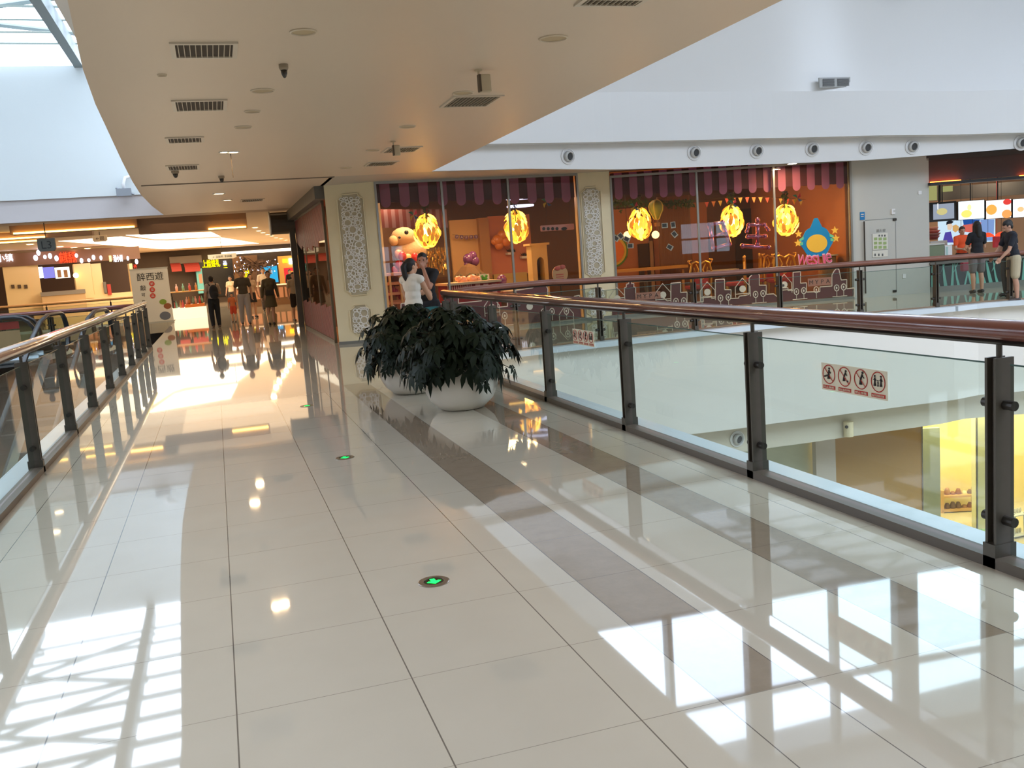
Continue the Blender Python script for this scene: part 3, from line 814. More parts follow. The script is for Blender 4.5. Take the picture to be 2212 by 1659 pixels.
skyline(GL2, [(1322, 668), (1322, 645), (1349, 643), (1349, 622), (1353, 620), (1353, 614), (1358, 613), (1358, 608), (1364, 608), (1364, 613), (1369, 612), (1369, 620), (1373, 621), (1373, 640),
              (1423, 636), (1441, 650), (1449, 649), (1449, 612), (1470, 610), (1470, 632), (1484, 631), (1484, 655), (1519, 652), (1519, 640), (1537, 640), (1537, 645), (1545, 644), (1545, 604), (1565, 603), (1565, 626), (1579, 626), (1579, 645), (1596, 644), (1596, 640),
              (1611, 638), (1618, 636), (1618, 600), (1623, 595), (1628, 588), (1633, 588), (1640, 594), (1640, 616), (1655, 616), (1655, 636), (1671, 635),
              (1687, 648), (1686, 622), (1702, 622), (1702, 628), (1713, 627), (1713, 588), (1729, 587), (1729, 612), (1742, 611), (1742, 631), (1771, 630), (1771, 620), (1797, 618), (1797, 594), (1802, 585), (1807, 580), (1812, 582), (1817, 605), (1829, 604), (1829, 624), (1845, 622), (1845, 642)],
        [('house', 1333, 640), ('clock', 1333, 645), ('house', 1432, 632), ('clock', 1432, 637), ('house', 1528, 628), ('clock', 1528, 631), ('clock', 1604, 624), ('house', 1604, 620), ('clock', 1694, 615), ('house', 1694, 612),
         ('lamp', 1460, 651), ('lamp', 1477, 650), ('lamp', 1556, 644), ('lamp', 1573, 642), ('bar', 1565, 660), ('lamp', 1632, 636), ('lamp', 1648, 634), ('bar', 1640, 654), ('lamp', 1720, 630), ('lamp', 1736, 628), ('bar', 1728, 646), ('lamp', 1763, 626), ('lamp', 1807, 622), ('lamp', 1822, 620), ('bar', 1814, 640)],
        'brown house skyline with clocks and lamp posts along the foot of the right shop window')
skyline(GL1, [(842, 690), (842, 676), (866, 672), (866, 656), (893, 653), (893, 640), (905, 640), (905, 660), (960, 656), (960, 640), (990, 636), (990, 655), (1040, 650), (1040, 640), (1060, 632), (1075, 640), (1075, 664), (1096, 662), (1096, 652), (1112, 650), (1112, 628), (1150, 622), (1165, 612), (1170, 607), (1176, 612), (1183, 624), (1183, 650), (1198, 650), (1198, 656), (1240, 652), (1240, 640), (1252, 638), (1252, 650)],
        [('house', 852, 681), ('clock', 852, 684), ('house', 1062, 660), ('clock', 1062, 664), ('clock', 1144, 662), ('lamp', 1090, 682), ('lamp', 1174, 674), ('lamp', 1192, 673), ('house', 1223, 678), ('lamp', 1223, 672), ('bar', 1098, 702)],
        'brown house skyline with clocks along the foot of the left shop window, behind the planters')
for (x0, y0, x1, y1), lb_, tx in (((1372, 631, 1427, 647), 'small tan board with letters on the glass above the left clock house', 'MYPA'), ((1745, 600, 1796, 617), 'small tan board with letters on the glass below the blue plaque', 'MYPA')):
    t = thing('letter_board', lb_, 'sign', GL2.at((x0 + x1) / 2, y1, .04), 0, 'letter boards on the right shop window')
    mb = MB(); GL2.pxpanel(mb, x0, y0, x1, y1, .026, .034); mb.build('board', m_board, t)
    mb = MB(); s0, z0 = GL2.sz((x0 + x1) / 2, (y0 + y1) / 2, .04)
    for k, c in enumerate(tx):
        M = GL2.M @ Matrix.Translation((s0 + (k - 1.5) * .13, z0, .037)); add_text(mb, c, M, h=.09, d=.006)
    mb.build('letters', mat('letter_dark', (70, 44, 38), .6), t)

# ================================================================ plaque with lettering on the right window
t = thing('window_plaque', 'blue plaque with yellow stars and bulging pink letters on the right window', 'sign', GL2.at(1765, 560, .05), 0)
s0, z0 = GL2.sz(1764, 522, .04)
mb = MB(); mb.prism([(s0 + .36 * math.cos(k * PI / 18) * (1 + .06 * math.cos(3 * k * PI / 9)), z0 + .34 * math.sin(k * PI / 18)) for k in range(36)] , .03, .045, GL2.M)
mb.prism([(s0 - .16, z0 + .27), (s0 + .16, z0 + .27), (s0 + .04, z0 + .52), (s0 - .04, z0 + .52)], .028, .043, GL2.M)
mb.build('backing', mat('plaque_blue', (0, 128, 178), .4), t)
mb = MB(); mb.prism([(s0 + .24 * math.cos(k * PI / 18), z0 - .04 + .2 * math.sin(k * PI / 18)) for k in range(36)], .046, .055, GL2.M); mb.build('yellow_disc', mat('plaque_yellow', (240, 184, 52), .4), t)
mb = MB()
for dx, dz, r in ((-.42, .2, .09), (-.44, -.0, .09), (.42, .22, .09), (.44, .04, .09)):
    mb.prism([(s0 + dx + (r if k % 2 == 0 else r * .45) * math.cos(PI / 2 + k * PI / 5), z0 + dz + (r if k % 2 == 0 else r * .45) * math.sin(PI / 2 + k * PI / 5)) for k in range(10)], .05, .065, GL2.M)
mb.build('star', mat('star_yellow', (250, 190, 60), .4), t)
mb = MB()
for dx, dz, a in ((-.3, .1, .5), (-.32, -.02, .2), (.3, .12, -.5), (.32, .02, -.2)):
    mb.prism([(s0 + dx - .1 * math.copysign(1, dx) * -1, z0 + dz - .02 - abs(a) * .1), (s0 + dx - .1 * math.copysign(1, dx) * -1, z0 + dz + .03 - abs(a) * .1), (s0 + dx, z0 + dz + .04), (s0 + dx, z0 + dz - .03)], .046, .052, GL2.M)
mb.build('green_streaks', mat('streak', (110, 196, 140), .4), t)
sl, zl2 = GL2.sz(1764, 560, .07)
for nm, dd, mm, gr in (('letter_outline', .058, mat('letter_pale', (240, 190, 196), .4), 1.22), ('letters', .075, mat('letter_pink', (226, 92, 128), .35), 1.0)):
    mb = MB()
    for k, c in enumerate('WesLIe'):
        x = (-.33, -.17, -.045, .08, .175, .28)[k]; M = GL2.M @ Matrix.Translation((sl + x, zl2 - .05 * math.cos((k - 2.5) * .45) + .03, dd)); add_text(mb, c, M, w=(.19, .12, .11, .09, .045, .12)[k] * gr, h=.2 * gr, d=.016, rot=(k - 2.5) * .06)
    mb.build(nm, mm, t)

# ================================================================ foil balloons shaped as characters
m_foil = mat('pink_foil', (206, 130, 180), .12, metal=.85, bump=.35, nscale=12)
def foil(label, wall, cx, cy, strokes, off=-.5):
    t = MB(); s0, z0 = wall.sz(cx, cy, off)
    for pts, r in strokes: t.tube([wall.W(s0 + a, z0 + b, off) for a, b in pts], r, 12, flat=.8)
    for pts, r in strokes:
        for p in (pts[0], pts[-1]): t.ball(wall.W(s0 + p[0], z0 + p[1], off), r * 1.05, 10)
    o = t.build('foil_balloon', m_foil, smooth=True); tag(o, label, 'balloon', 'foil character balloons'); return o
foil('shiny pink foil balloon shaped like a box character, left of the middle lamp', GL2, 1551, 510,
     [([(-.2, .27), (-.12, -.25)], .05), ([(-.2, .27), (.12, .3)], .05), ([(.12, .3), (.26, -.2)], .055), ([(-.12, .0), (.1, .05)], .035), ([(-.12, -.27), (.26, -.2)], .05)])
foil('shiny pink foil balloon with cross strokes and a long base, right of the middle lamp', GL2, 1634, 508,
     [([(.04, .34), (.02, -.2)], .055), ([(-.17, .24), (.2, .22)], .05), ([(-.17, .24), (-.22, .1)], .045), ([(-.2, -.02), (.2, -.04)], .055), ([(.2, .22), (.28, .1)], .045), ([(-.33, -.22), (.27, -.3)], .06)])

# ================================================================ gold carved chairs behind the glass
def gold_chair(label):
    t = thing('gold_chair', label, 'chair', (0, 0, 0), 0, 'gold carved chairs in the party shop')
    mg = mat('gold_carving', (214, 168, 84), .3, metal=.5); mr = mat('red_seat', (168, 52, 56), .7)
    b = MB()
    b.tube([(-.24, 0, .45), (-.27, 0, .8), (-.22, 0, 1.02), (-.12, 0, 1.06), (0, 0, 1.0), (.12, 0, 1.06), (.22, 0, 1.02), (.27, 0, .8), (.24, 0, .45)], .026, 8)
    b.tube([(-.12, 0, 1.0), (-.05, 0, .85), (-.12, 0, .7), (0, 0, .62), (.12, 0, .7), (.05, 0, .85), (.12, 0, 1.0)], .02, 8)
    for sx in (-1, 1):
        b.tube([(sx * .24, 0, .98), (sx * .3, 0, 1.08), (sx * .22, 0, 1.1)], .018, 6); b.ball((sx * .29, 0, 1.08), .03, 8)
        b.tube([(sx * .25, 0, .7), (sx * .14, 0, .78), (sx * .17, 0, .92)], .014, 6)
    b.build('backrest', mg, t, local=True)
    s = MB(); s.box((0, .22, .45), (.5, .46, .09)); s.build('seat', mr, t, local=True, bevel=.02)
    p = MB(); p.box((0, .0, .62), (.34, .03, .2)); p.build('back_pad', mr, t, local=True, bevel=.01)
    for x, y in ((-.22, 0), (.22, 0), (-.22, .42), (.22, .42)):
        l = MB(); l.tube([(x, y, .42), (x * 1.1, y, .2), (x, y, 0)], [.03, .02, .026], 8); l.build('leg', mg, t, local=True)
    return t
gc = None
for i, (x, wl_, d, yw, lb_) in enumerate(((1514, GL2, 1.3, .1, 'gold carved chair back behind the first mullion of the right window'), (1609, GL2, 1.6, 1.2, 'gold carved chair seen edge-on below the second foil balloon'),
        (1643, GL2, 3.2, 1.3, 'narrow gold chair back just left of the two wide chairs'), (1666, GL2, 2.4, .5, 'gold carved chair half hidden behind the second mullion'), (1695, GL2, 1.3, .0, 'wide gold carved chair nearest the blue plaque'))):
    s, z = wl_.sz(x, 590, -d); p = wl_.W(s, 0.012, -d)
    lo = gold_chair(lb_) if gc is None else dup(gc, label=lb_)
    gc = gc or lo
    lo.location = p; lo.rotation_euler = (0, 0, wl_.yaw() + yw)
# ================================================================ tables
def round_table(p, label, r=.42, h=.74, col=(206, 196, 176)):
    t = thing('round_table', label, 'table', (p.x, p.y, 0.012), 0, 'small tables in the party shop')
    a = MB(); a.lathe([(r, h - .04), (r + .01, h - .01), (r, h)], (p.x, p.y, .012), 24); a.build('tabletop', mat('tabletop', col, .3), t)
    a = MB(); a.lathe([(.25, 0), (.24, .02), (.05, .05), (.035, .4), (.05, h - .05)], (p.x, p.y, .012), 16); a.build('pedestal', m_alu, t)
for x, d, lb_ in ((1395, 1.2, 'small round table near the narrow column, right window'), (1562, 4.0, 'small round table behind the gold chairs'), (1120, 1.3, 'small round table in front of the cream cabinet')):
    wl_ = GL1 if x < 1250 else GL2
    s, z = wl_.sz(x, 600, -d); round_table(wl_.W(s, 0, -d), lb_)
# ================================================================ left window contents
def bigball(mb, wall, x, y, off, r, sq=1.0): p = wall.at(x, y, off); mb.ball(p, (r, r * .8, r * sq), 14)
W3 = GL1
t = thing('plush_bear', 'huge beige plush bear leaning behind the first chandelier', 'plush toy', W3.at(880, 560, -2.4), 0)
mb = MB(); bigball(mb, W3, 872, 512, -2.4, .3, .75); bigball(mb, W3, 884, 543, -2.5, .42, .72); bigball(mb, W3, 850, 520, -2.3, .12); mb.build('body', mat('plush', (206, 180, 146), .95, bump=.5, nscale=40), t, smooth=True)
mb = MB(); bigball(mb, W3, 878, 502, -2.05, .05); bigball(mb, W3, 863, 513, -2.06, .03); mb.build('nose_and_eye', m_black, t, smooth=True)
mb = MB(); p = W3.at(884, 575, -2.5); mb.bb(p.x - .4, p.x + .4, p.y - .2, p.y + .3, .012, p.z + .1); mb.build('stand', mat('stand_brown', (120, 70, 50), .7), t)
cols = [((194, 42, 44), 'red'), ((232, 168, 140), 'peach'), ((238, 206, 160), 'cream'), ((206, 50, 60), 'dark red')]
for i, (x, y, r, ci) in enumerate(((869, 553, .1, 0), (896, 555, .09, 3), (881, 557, .09, 2), (861, 549, .1, 1), (862, 572, .1, 0), (882, 568, .1, 2), (891, 573, .09, 1), (853, 583, .08, 3))):
    mb = MB(); bigball(mb, W3, x, y, -2.0 - .02 * i, r, 1.1); p = W3.at(x, y, -2.0); mb.tube([p - Vector((0, 0, r)), (p.x, p.y, 1.2)], .004, 4)
    o = mb.build('balloon', mat('balloon_' + cols[ci][1].replace(' ', '_'), cols[ci][0], .2, coat=.5), smooth=True); tag(o, cols[ci][1] + ' party balloon in the pile below the plush bear', 'balloon', cols[ci][1] + ' party balloons below the plush bear')
# display stand of pink shelves
t = thing('candy_shelf', 'pink tiered candy shelf with arched bays and white posts behind the woman', 'shelf', W3.at(862, 660, -1.0), 0)
mb = MB()
for y in (592, 612, 634, 654): W3.pxpanel(mb, 824, y - 3, 890, y + 3, -1.5, -.9)
mb.build('shelf_board', mat('shelf_pink', (232, 150, 112), .5), t)
mb = MB()
for x in (832, 845, 868, 884): W3.pxpanel(mb, x - 2.2, 596, x + 2.2, 664, -.95, -.88)
mb.build('picket_post', mat('picket_cream', (238, 186, 130), .5), t)
mb = MB()
for k in range(5):
    x = 830 + k * 13; s, z = W3.sz(x, 606, -1.3); mb.prism([(s - .09, z - .12), (s + .09, z - .12)] + [(s + .09 * math.cos(a * PI / 8), z + .09 * math.sin(a * PI / 8)) for a in range(9)], -1.42, -1.38, W3.M)
mb.build('dark_arches', mat('arch_brown', (110, 62, 44), .7), t)
mb = MB()
for k in range(9):
    x = 828 + k * 7; p = W3.at(x, 626 + (k % 3) * 6, -1.1); mb.ball(p, (.05, .05, .09), 8)
mb.build('goods', mat('goods_magenta', (186, 60, 96), .4), t, smooth=True)
# gold tinsel curtain
t = MB(); rnd = random.Random(3)
for k in range(150):
    x = rnd.uniform(898, 968); y = rnd.uniform(538, 588); p = BK1.at(x, y, 1.2); a = rnd.uniform(0, 3.1); l = rnd.uniform(.03, .09)
    t.add([p + Vector((-.012, rnd.uniform(-.03, .03), -l)), p + Vector((.012, 0, -l)), p + Vector((.014, rnd.uniform(-.04, .04), l)), p + Vector((-.01, 0, l))], [(0, 1, 2, 3)])
o = t.build('tinsel_curtain', mat('gold_tinsel', (236, 196, 110), .2, metal=.8)); tag(o, 'shimmering gold tinsel curtain hanging behind the couple', 'curtain', kind='stuff')
section('partition_gold', 895, 536, 972, 600, mat('olive_wall', (112, 84, 50), .5), BK1, .9)
# round letters on the cream partition
t = thing('letter_garland', 'garland of five round purple letter discs on the cream partition', 'garland', BK1.at(1008, 515, .3), 0)
for k, c in enumerate('HAPPY'):
    x = 987 + k * 10.4; s, z = BK1.sz(x, 513 + abs(k - 2) * -.8, .3)
    mb = MB(); mb.tube([BK1.W(s, z, .28), BK1.W(s, z, .3)], .055, 14); d = mb.build('letter_disc', mat('disc_purple', (120, 90, 140), .5), t)
    mb = MB(); add_text(mb, c, BK1.M @ Matrix.Translation((s, z, .304)), h=.07, d=.005); mb.build('letter', m_line, d)
mb = MB(); mb.tube([BK1.at(x, 507 + 2 * math.sin((x - 977) / 64 * PI), .27) for x in range(977, 1042, 8)], .004, 4); mb.build('string', m_dark, t)
# purple balloon pile, planter hut
for i, (x, y, r, c) in enumerate(((1011, 560, .13, 0), (1021, 553, .11, 0), (1025, 564, .12, 0), (1010, 571, .09, 0), (1084, 605, .12, 0))):
    mb = MB(); p = W3.at(x, y, -3.6 if x < 1080 else -1.6); mb.ball(p, (r, r, r * 1.1), 14); mb.tube([p - Vector((0, 0, r)), (p.x, p.y, max(p.z - .6, .9))], .003, 4)
    o = mb.build('balloon', mat('balloon_purple', (120, 66, 128), .2, coat=.5), smooth=True)
    if x == 1084: tag(o, 'single purple balloon above the striped counter, right of the green frog card', 'balloon')
    else: tag(o, 'purple balloon in the bunch in front of the cream partition', 'balloon', 'purple balloon bunch')
t = thing('toy_hut', 'brown thatched toy hut wrapped in green leaves below the purple balloons', 'decoration', W3.at(1015, 612, -3.0), 0)
mb = MB(); p = W3.at(1014, 592, -3.2); mb.lathe([(.36, .012 - p.z), (.36, -.05), (.42, -.05), (.2, .18), (.02, .26)], p, 6); mb.build('hut', mat('hut_brown', (120, 88, 56), .8), t)
mb = MB(); rnd = random.Random(9)
for k in range(120):
    q = p + Vector((rnd.uniform(-.5, .5), rnd.uniform(-.5, -.3), rnd.uniform(-.25, .02))); a = rnd.uniform(0, 6.28); v = Vector((math.cos(a), math.sin(a), rnd.uniform(-.3, .5))) * .06; w = v.cross(Vector((0, 0, 1))) * .4
    mb.add([q - v, q + w, q + v, q - w], [(0, 1, 2, 3)])
mb.build('leaves', mat('leaf_mid', (58, 78, 40), .6), t)
# striped counter with balls
t = thing('striped_counter', 'low counter with red and white striped skirt and pink scalloped end', 'counter', W3.at(1010, 640, -.9), 0)
mb = MB(); W3.pxpanel(mb, 965, 608, 1084, 613, -1.7, -.85); mb.build('countertop', mat('counter_cream', (240, 206, 170), .4), t)
mb = MB(); a_, b_ = W3.sz(967, 640, -.95)[0], W3.sz(1082, 640, -.95)[0]; W3.panel(mb, a_, b_, .012, W3.sz(1020, 613, -.95)[1], -1.6, -.95); mb.build('body', mat('counter_red', (170, 44, 48), .5), t)
mb = MB()
for k in range(12): W3.pxpanel(mb, 967 + k * 4.6, 613, 969.3 + k * 4.6, 632, -.95, -.93)
for k in range(3): W3.pxpanel(mb, 1028 + k * 18, 613, 1038 + k * 18, 640, -.95, -.92)
mb.build('white_stripes', mat('stripe_pink', (240, 170, 168), .5), t)
for i, (x, y, r) in enumerate(((1000, 606, .12), (1020, 604, .14), (1034, 605, .11), (990, 602, .08))):
    mb = MB(); bigball(mb, W3, x, y, -1.3, r, .85); o = mb.build('balloon', mat('balloon_peach', (236, 150, 104), .3, coat=.4), smooth=True); tag(o, 'peach balloon lying on the striped counter', 'balloon', 'peach balloons on the striped counter')
t = thing('frog_card', 'white card with a green frog shape standing on the striped counter', 'card', W3.at(1047, 608, -1.2), 0)
mb = MB(); W3.pxpanel(mb, 1037, 592, 1057, 608, -1.22, -1.2); mb.build('card', m_white, t)
mb = MB(); bigball(mb, W3, 1047, 602, -1.19, .07, .6); bigball(mb, W3, 1042, 597, -1.18, .03); bigball(mb, W3, 1051, 596, -1.18, .03); mb.build('frog_shape', mat('frog_green', (60, 150, 50), .5), t, smooth=True)
# cream arched cabinet
t = thing('arched_cabinet', 'cream cabinet with arched opening and flat top, under the second chandelier', 'cabinet', W3.at(1162, 640, -2.2), 0)
s0, zt2 = W3.sz(1147, 531, -2.0); s1, _ = W3.sz(1181, 531, -2.0); zz = zt2
mb = MB(); m1_, m2_ = s0 + (s1 - s0) * .3, s0 + (s1 - s0) * .78
for a, b, c, d in ((s0, m1_, .012, zz), (m2_, s1, .012, zz), (m1_, m2_, zz - .28, zz), (m1_, m2_, .012, .9)): W3.panel(mb, a, b, c, d, -2.3, -2.0)
for k in range(6):
    a0 = k * PI / 6; a1 = (k + 1) * PI / 6; rr_ = (m2_ - m1_) / 2; cx = (m1_ + m2_) / 2
    mb.prism([(cx + rr_ * math.cos(a0), zz - .42 + .14 * math.sin(a0)), (cx + rr_ * math.cos(a1), zz - .42 + .14 * math.sin(a1)), (cx + rr_ * math.cos(a1), zz - .27), (cx + rr_ * math.cos(a0), zz - .27)], -2.3, -2.0, W3.M)
mb.build('body', mat('cabinet_cream', (212, 184, 128), .5), t)
mb = MB(); W3.panel(mb, s0 - .05, s1 + .05, zz, zz + .05, -2.35, -1.95); mb.build('top', mat('cabinet_cream', (212, 184, 128), .5), t)
mb = MB(); W3.panel(mb, s0 + .02, s1 - .02, .02, zz, -2.34, -2.3); mb.build('back', mat('cabinet_dark', (96, 66, 44), .6), t)
# wall planters on the pink wall
for i, (x, y) in enumerate(((1104, 545), (1135, 553))):
    t = thing('wall_planter', ('white wall planter with dark grass under the second chandelier', 'white wall planter with dark grass beside the cream cabinet')[i], 'planter', BK1.at(x, y, .3), 0, 'wall planters on the pink wall')
    mb = MB(); BK1.pxpanel(mb, x - 7, y, x + 7, y + 5, .02, .3); mb.build('box', m_white, t)
    mb = MB(); rnd = random.Random(i)
    for k in range(50):
        p = BK1.at(x + rnd.uniform(-9, 9), y - rnd.uniform(0, 3), .2); q = p + Vector((rnd.uniform(-.12, .12), rnd.uniform(-.05, .02), rnd.uniform(.02, .12)))
        mb.add([p, p + Vector((.02, 0, 0)), q], [(0, 1, 2)])
    mb.build('grass', mat('grass_dark', (40, 40, 24), .7), t)
mb = MB()
for x, y, r in ((1075, 519, .16), (1085, 508, .15), (1092, 522, .15), (1078, 530, .13), (1068, 522, .1)): bigball(mb, BK1, x, y, .35, r)
o = mb.build('balloon_flower', mat('balloon_orange', (226, 138, 62), .3, coat=.4), smooth=True); tag(o, 'flower of orange balloons on the pink wall left of the second chandelier', 'balloon')
# pink sign with cakes, yellow tag, round sign
t = thing('pink_sign', 'long pink sign with five dark ovals at the right of the left window', 'sign', W3.at(1204, 497, -.3), 0)
mb = MB(); W3.pxpanel(mb, 1168, 485, 1241, 498, -.32, -.28); mb.build('board', mat('sign_pink', (222, 150, 146), .5), t, bevel=.02)
mb = MB()
for k in range(5):
    s, z = W3.sz(1175 + k * 9.5 + (6 if k == 4 else 0), 494, -.27); mb.prism([(s + (.035 if k < 4 else .07) * math.cos(a * PI / 8), z + .035 * math.sin(a * PI / 8)) for a in range(16)], -.28, -.27, W3.M)
mb.build('dark_ovals', mat('oval_dark', (40, 26, 26), .5), t)
mb = MB(); mb.tube([W3.at(1180, 486, -.3), W3.at(1180, 430, -.3)], .004, 4); mb.tube([W3.at(1230, 486, -.3), W3.at(1230, 430, -.3)], .004, 4); mb.build('wire', m_dark, t)
t = thing('round_sign', 'round peach sign with a pink bow at the right end of the left window', 'sign', W3.at(1210, 620, -.2), 0)
s, z = W3.sz(1210, 592, -.2); mb = MB(); mb.prism([(s + .19 * math.cos(a * PI / 14), z + .19 * math.sin(a * PI / 14)) for a in range(28)], -.22, -.2, W3.M); mb.build('disc', mat('peach', (230, 178, 136), .5), t)
mb = MB(); mb.ball(W3.W(s - .06, z + .13, -.18), (.07, .02, .05), 10); mb.ball(W3.W(s + .06, z + .15, -.18), (.07, .02, .05), 10)
for k in range(3): W3.panel(mb, s - .1, s + .08, z - .02 - k * .05, z - .0 - k * .05, -.2, -.19)
mb.build('bow', mat('bow_pink', (220, 104, 100), .5), t, smooth=False)
mb = MB(); mb.cyl(W3.W(s, .05, -.21), W3.W(s, z - .15, -.21), .012); mb.build('pole', m_dark, t)
# ================================================================ right window contents
W4 = GL2
t = thing('toy_balloon', 'yellow-green striped toy hot-air balloon with little basket hanging in the right window', 'decoration', W4.at(1418, 480, -1.4), 0)
p = W4.at(1418, 450, -1.4); mb = MB(); prof = [(.02, -.26), (.06, -.24), (.1, -.16), (.16, -.05), (.17, .05), (.14, .13), (.07, .18), (.0, .19)]; mb.lathe(prof, p, 20); mb.build('envelope', mat('envelope_green', (134, 150, 78), .5), t, smooth=True)
mb = MB()
for k in range(0, 20, 4):
    a = 2 * PI * (k + .5) / 20; mb.tube([(p.x + (r + .004) * math.cos(a), p.y + (r + .004) * math.sin(a), p.z + z) for r, z in prof], .016, 4)
mb.build('stripes', mat('envelope_yellow', (206, 196, 110), .5), t)
mb = MB(); mb.bb(p.x - .05, p.x + .05, p.y - .05, p.y + .05, p.z - .42, p.z - .33); mb.build('basket', mat('basket', (140, 100, 60), .7), t)
mb = MB()
for sx in (-.04, .04): mb.tube([(p.x + sx, p.y, p.z - .25), (p.x + sx, p.y, p.z - .34)], .003, 4)
mb.tube([(p.x, p.y, p.z + .18), (p.x, p.y, 3.178)], .003, 4); mb.build('string', m_dark, t)
ph = None
for i, (x, y, a) in enumerate(((1436, 487, 0), (1454, 486, 1.5), (1457, 506, .9), (1447, 534, .6), (1354, 517, .5), (1362, 531, .05), (1341, 510, .9), (1331, 515, .7))):
    lb_ = ('instant photo clipped level left of the bright window reflection', 'upright instant photo beside the level one', 'tilted instant photo below the upright one', 'lowest tilted instant photo above the wooden shelf', 'tilted instant photo below the left globe lamp', 'level instant photo lowest on the orange wall', 'small tilted photo near the narrow column', 'leftmost small tilted photo, at the narrow column')[i]
    t = thing('instant_photo', lb_, 'photo', W4.at(x, y, -.3), 0, 'instant photos hung in the right window')
    s, z = W4.sz(x, y, -.3); M = W4.M @ Matrix.Translation((s, z, -.3)) @ Matrix.Rotation(-a, 4, 'Z')
    mb = MB(); mb.box((0, 0, 0), (.14, .11, .004), 0, M); mb.build('paper', m_white, t)
    mb = MB(); mb.box((-.008, 0, .003), (.1, .08, .002), 0, M); mb.build('picture', mat('photo_dark', (78, 76, 84), .4), t)
t = thing('bunting', 'string of small triangular pink and orange flags across the right window', 'bunting', W4.at(1620, 440, -1.2), 0)
for i in range(15):
    x = 1527 + i * 14.5; y = 436 - 6 * math.sin(i / 14 * PI) + (4 if i < 3 else 0); s, z = W4.sz(x, y, -1.2)
    mb = MB(); mb.prism([(s - .05, z + .04), (s, z - .09), (s + .05, z + .04)], -1.204, -1.2, W4.M); mb.build('flag', mat(('flag_pink', 'flag_orange', 'flag_yellow')[i % 3], ((214, 96, 80), (220, 138, 80), (206, 176, 96))[i % 3], .6), t)
mb = MB(); mb.tube([W4.at(1520 + i * 22, 431 - 6 * math.sin(i / 10 * PI), -1.2) for i in range(11)], .004, 4); mb.build('string', m_dark, t)
t = thing('ivy_garland', 'dark ivy garland along the top left of the right window', 'garland', W4.at(1400, 440, -1.8), 0)
mb = MB(); rnd = random.Random(4)
for k in range(420):
    x = rnd.uniform(1318, 1500); y = 438 + rnd.uniform(-7, 7) + (rnd.random() ** 3) * 22 * (1 if 1335 < x < 1345 or 1370 < x < 1390 else .3)
    q = W4.at(x, y, -1.8 + rnd.uniform(-.1, .1)); a = rnd.uniform(0, 6.28); v = Vector((math.cos(a), 0, math.sin(a))) * .035; w = Vector((-v.z, .02, v.x)) * .7
    mb.add([q - v, q + w, q + v, q - w], [(0, 1, 2, 3)])
mb.build('leaves', mat('ivy', (52, 76, 40), .6), t)
mb = MB(); mb.tube([W4.at(x, 436 + 2 * math.sin(x), -1.8) for x in range(1318, 1502, 12)], .006, 4); mb.build('vine', m_dark, t)
for i, (x, y, wl_, off) in enumerate(((1370, 447, W4, -.8), (1583, 440, W4, -.8), (1722, 428, W4, -.8), (893, 465, W3, -.9), (1180, 437, W3, -.5))):
    t = thing('paper_pinwheel', ('paper pinwheel above the left lamp of the right window', 'paper pinwheel above the middle lamp of the right window', 'yellow paper pinwheel near the top right of the right window', 'paper pinwheel left of the first chandelier', 'small pink pinwheel under the valance at the right of the left window')[i], 'pinwheel', wl_.at(x, y, off), 0, 'paper pinwheels in the windows')
    s, z = wl_.sz(x, y, off)
    for k, c in enumerate(((232, 70, 110), (60, 150, 130), (220, 190, 60), (60, 110, 170))):
        M = wl_.M @ Matrix.Translation((s, z, off + .01 * k)) @ Matrix.Rotation(k * PI / 2 + .3, 4, 'Z'); mb = MB(); mb.prism([(0, 0), (.09, .0), (.1, .09)], -.003, .003, M); mb.build('blade', mat('pinwheel_%d' % k, c, .6), t)
    mb = MB(); mb.tube([wl_.W(s, z, off), wl_.W(s, 3.178, off)], .003, 4); mb.build('string', m_dark, t)
t = thing('wall_shelf', 'long wooden ledge on the wall behind the narrow column and curtain', 'shelf', W4.at(1400, 590, -3.0), 0)
mb = MB(); W4.pxpanel(mb, 1322, 578, 1487, 584, -3.4, -2.9); mb.build('board', mat('shelf_wood', (176, 128, 66), .5), t)
mb = MB()
for x in (1330, 1400, 1480): W4.panel(mb, W4.sz(x, 590, -3)[0] - .03, W4.sz(x, 590, -3)[0] + .03, .012, W4.sz(x, 582, -3)[1], -3.3, -3.2)
mb.build('bracket', mat('shelf_wood', (176, 128, 66), .5), t)
t = thing('gingham_decal', 'round watermelon-coloured decal on the orange wall beside the narrow column', 'wall decal', BK2.at(1325, 545, .2), 0)
s, z = BK2.sz(1322, 542, .2); 
for k, (r, c) in enumerate(((.48, (92, 140, 62)), (.43, (220, 190, 80)), (.36, (230, 130, 60)))):
    mb = MB(); mb.prism([(s + r * math.cos(a * PI / 16), z + r * math.sin(a * PI / 16)) for a in range(32)], .13 + .012 * k, .14 + .012 * k, BK2.M); mb.build(('green_rim', 'yellow_ring', 'orange_centre')[k], mat('decal_%d' % k, c, .6), t)
t = thing('curtain', 'brown curtain drawn beside the dark doorway in the right window', 'curtain', W4.at(1450, 600, -3.6), 0)
mb = MB()
for k in range(16):
    s, z = W4.sz(1428 + k * 4, 520, -3.7); mb.tube([W4.W(s, .02, -3.7), W4.W(s, 2.75, -3.7)], .07, 6)
mb.build('folds', mat('curtain_brown', (112, 76, 52), .8), t, smooth=True)
t = thing('inner_door', 'dark brown inner door on the orange wall', 'door', BK2.at(1394, 600, .2), 0)
mb = MB(); BK2.pxpanel(mb, 1381, 526, 1405, 640, .0, .2); mb.build('leaf', mat('door_dark', (62, 42, 26), .5), t)
mb = MB(); BK2.pxpanel(mb, 1406, 520, 1413, 640, .0, .26); mb.build('frame', mat('door_frame_tan', (150, 116, 84), .5), t)
mb = MB(); BK2.pxpanel(mb, 1402, 585, 1404, 592, .2, .25); mb.build('door_handle', m_chrome, t)
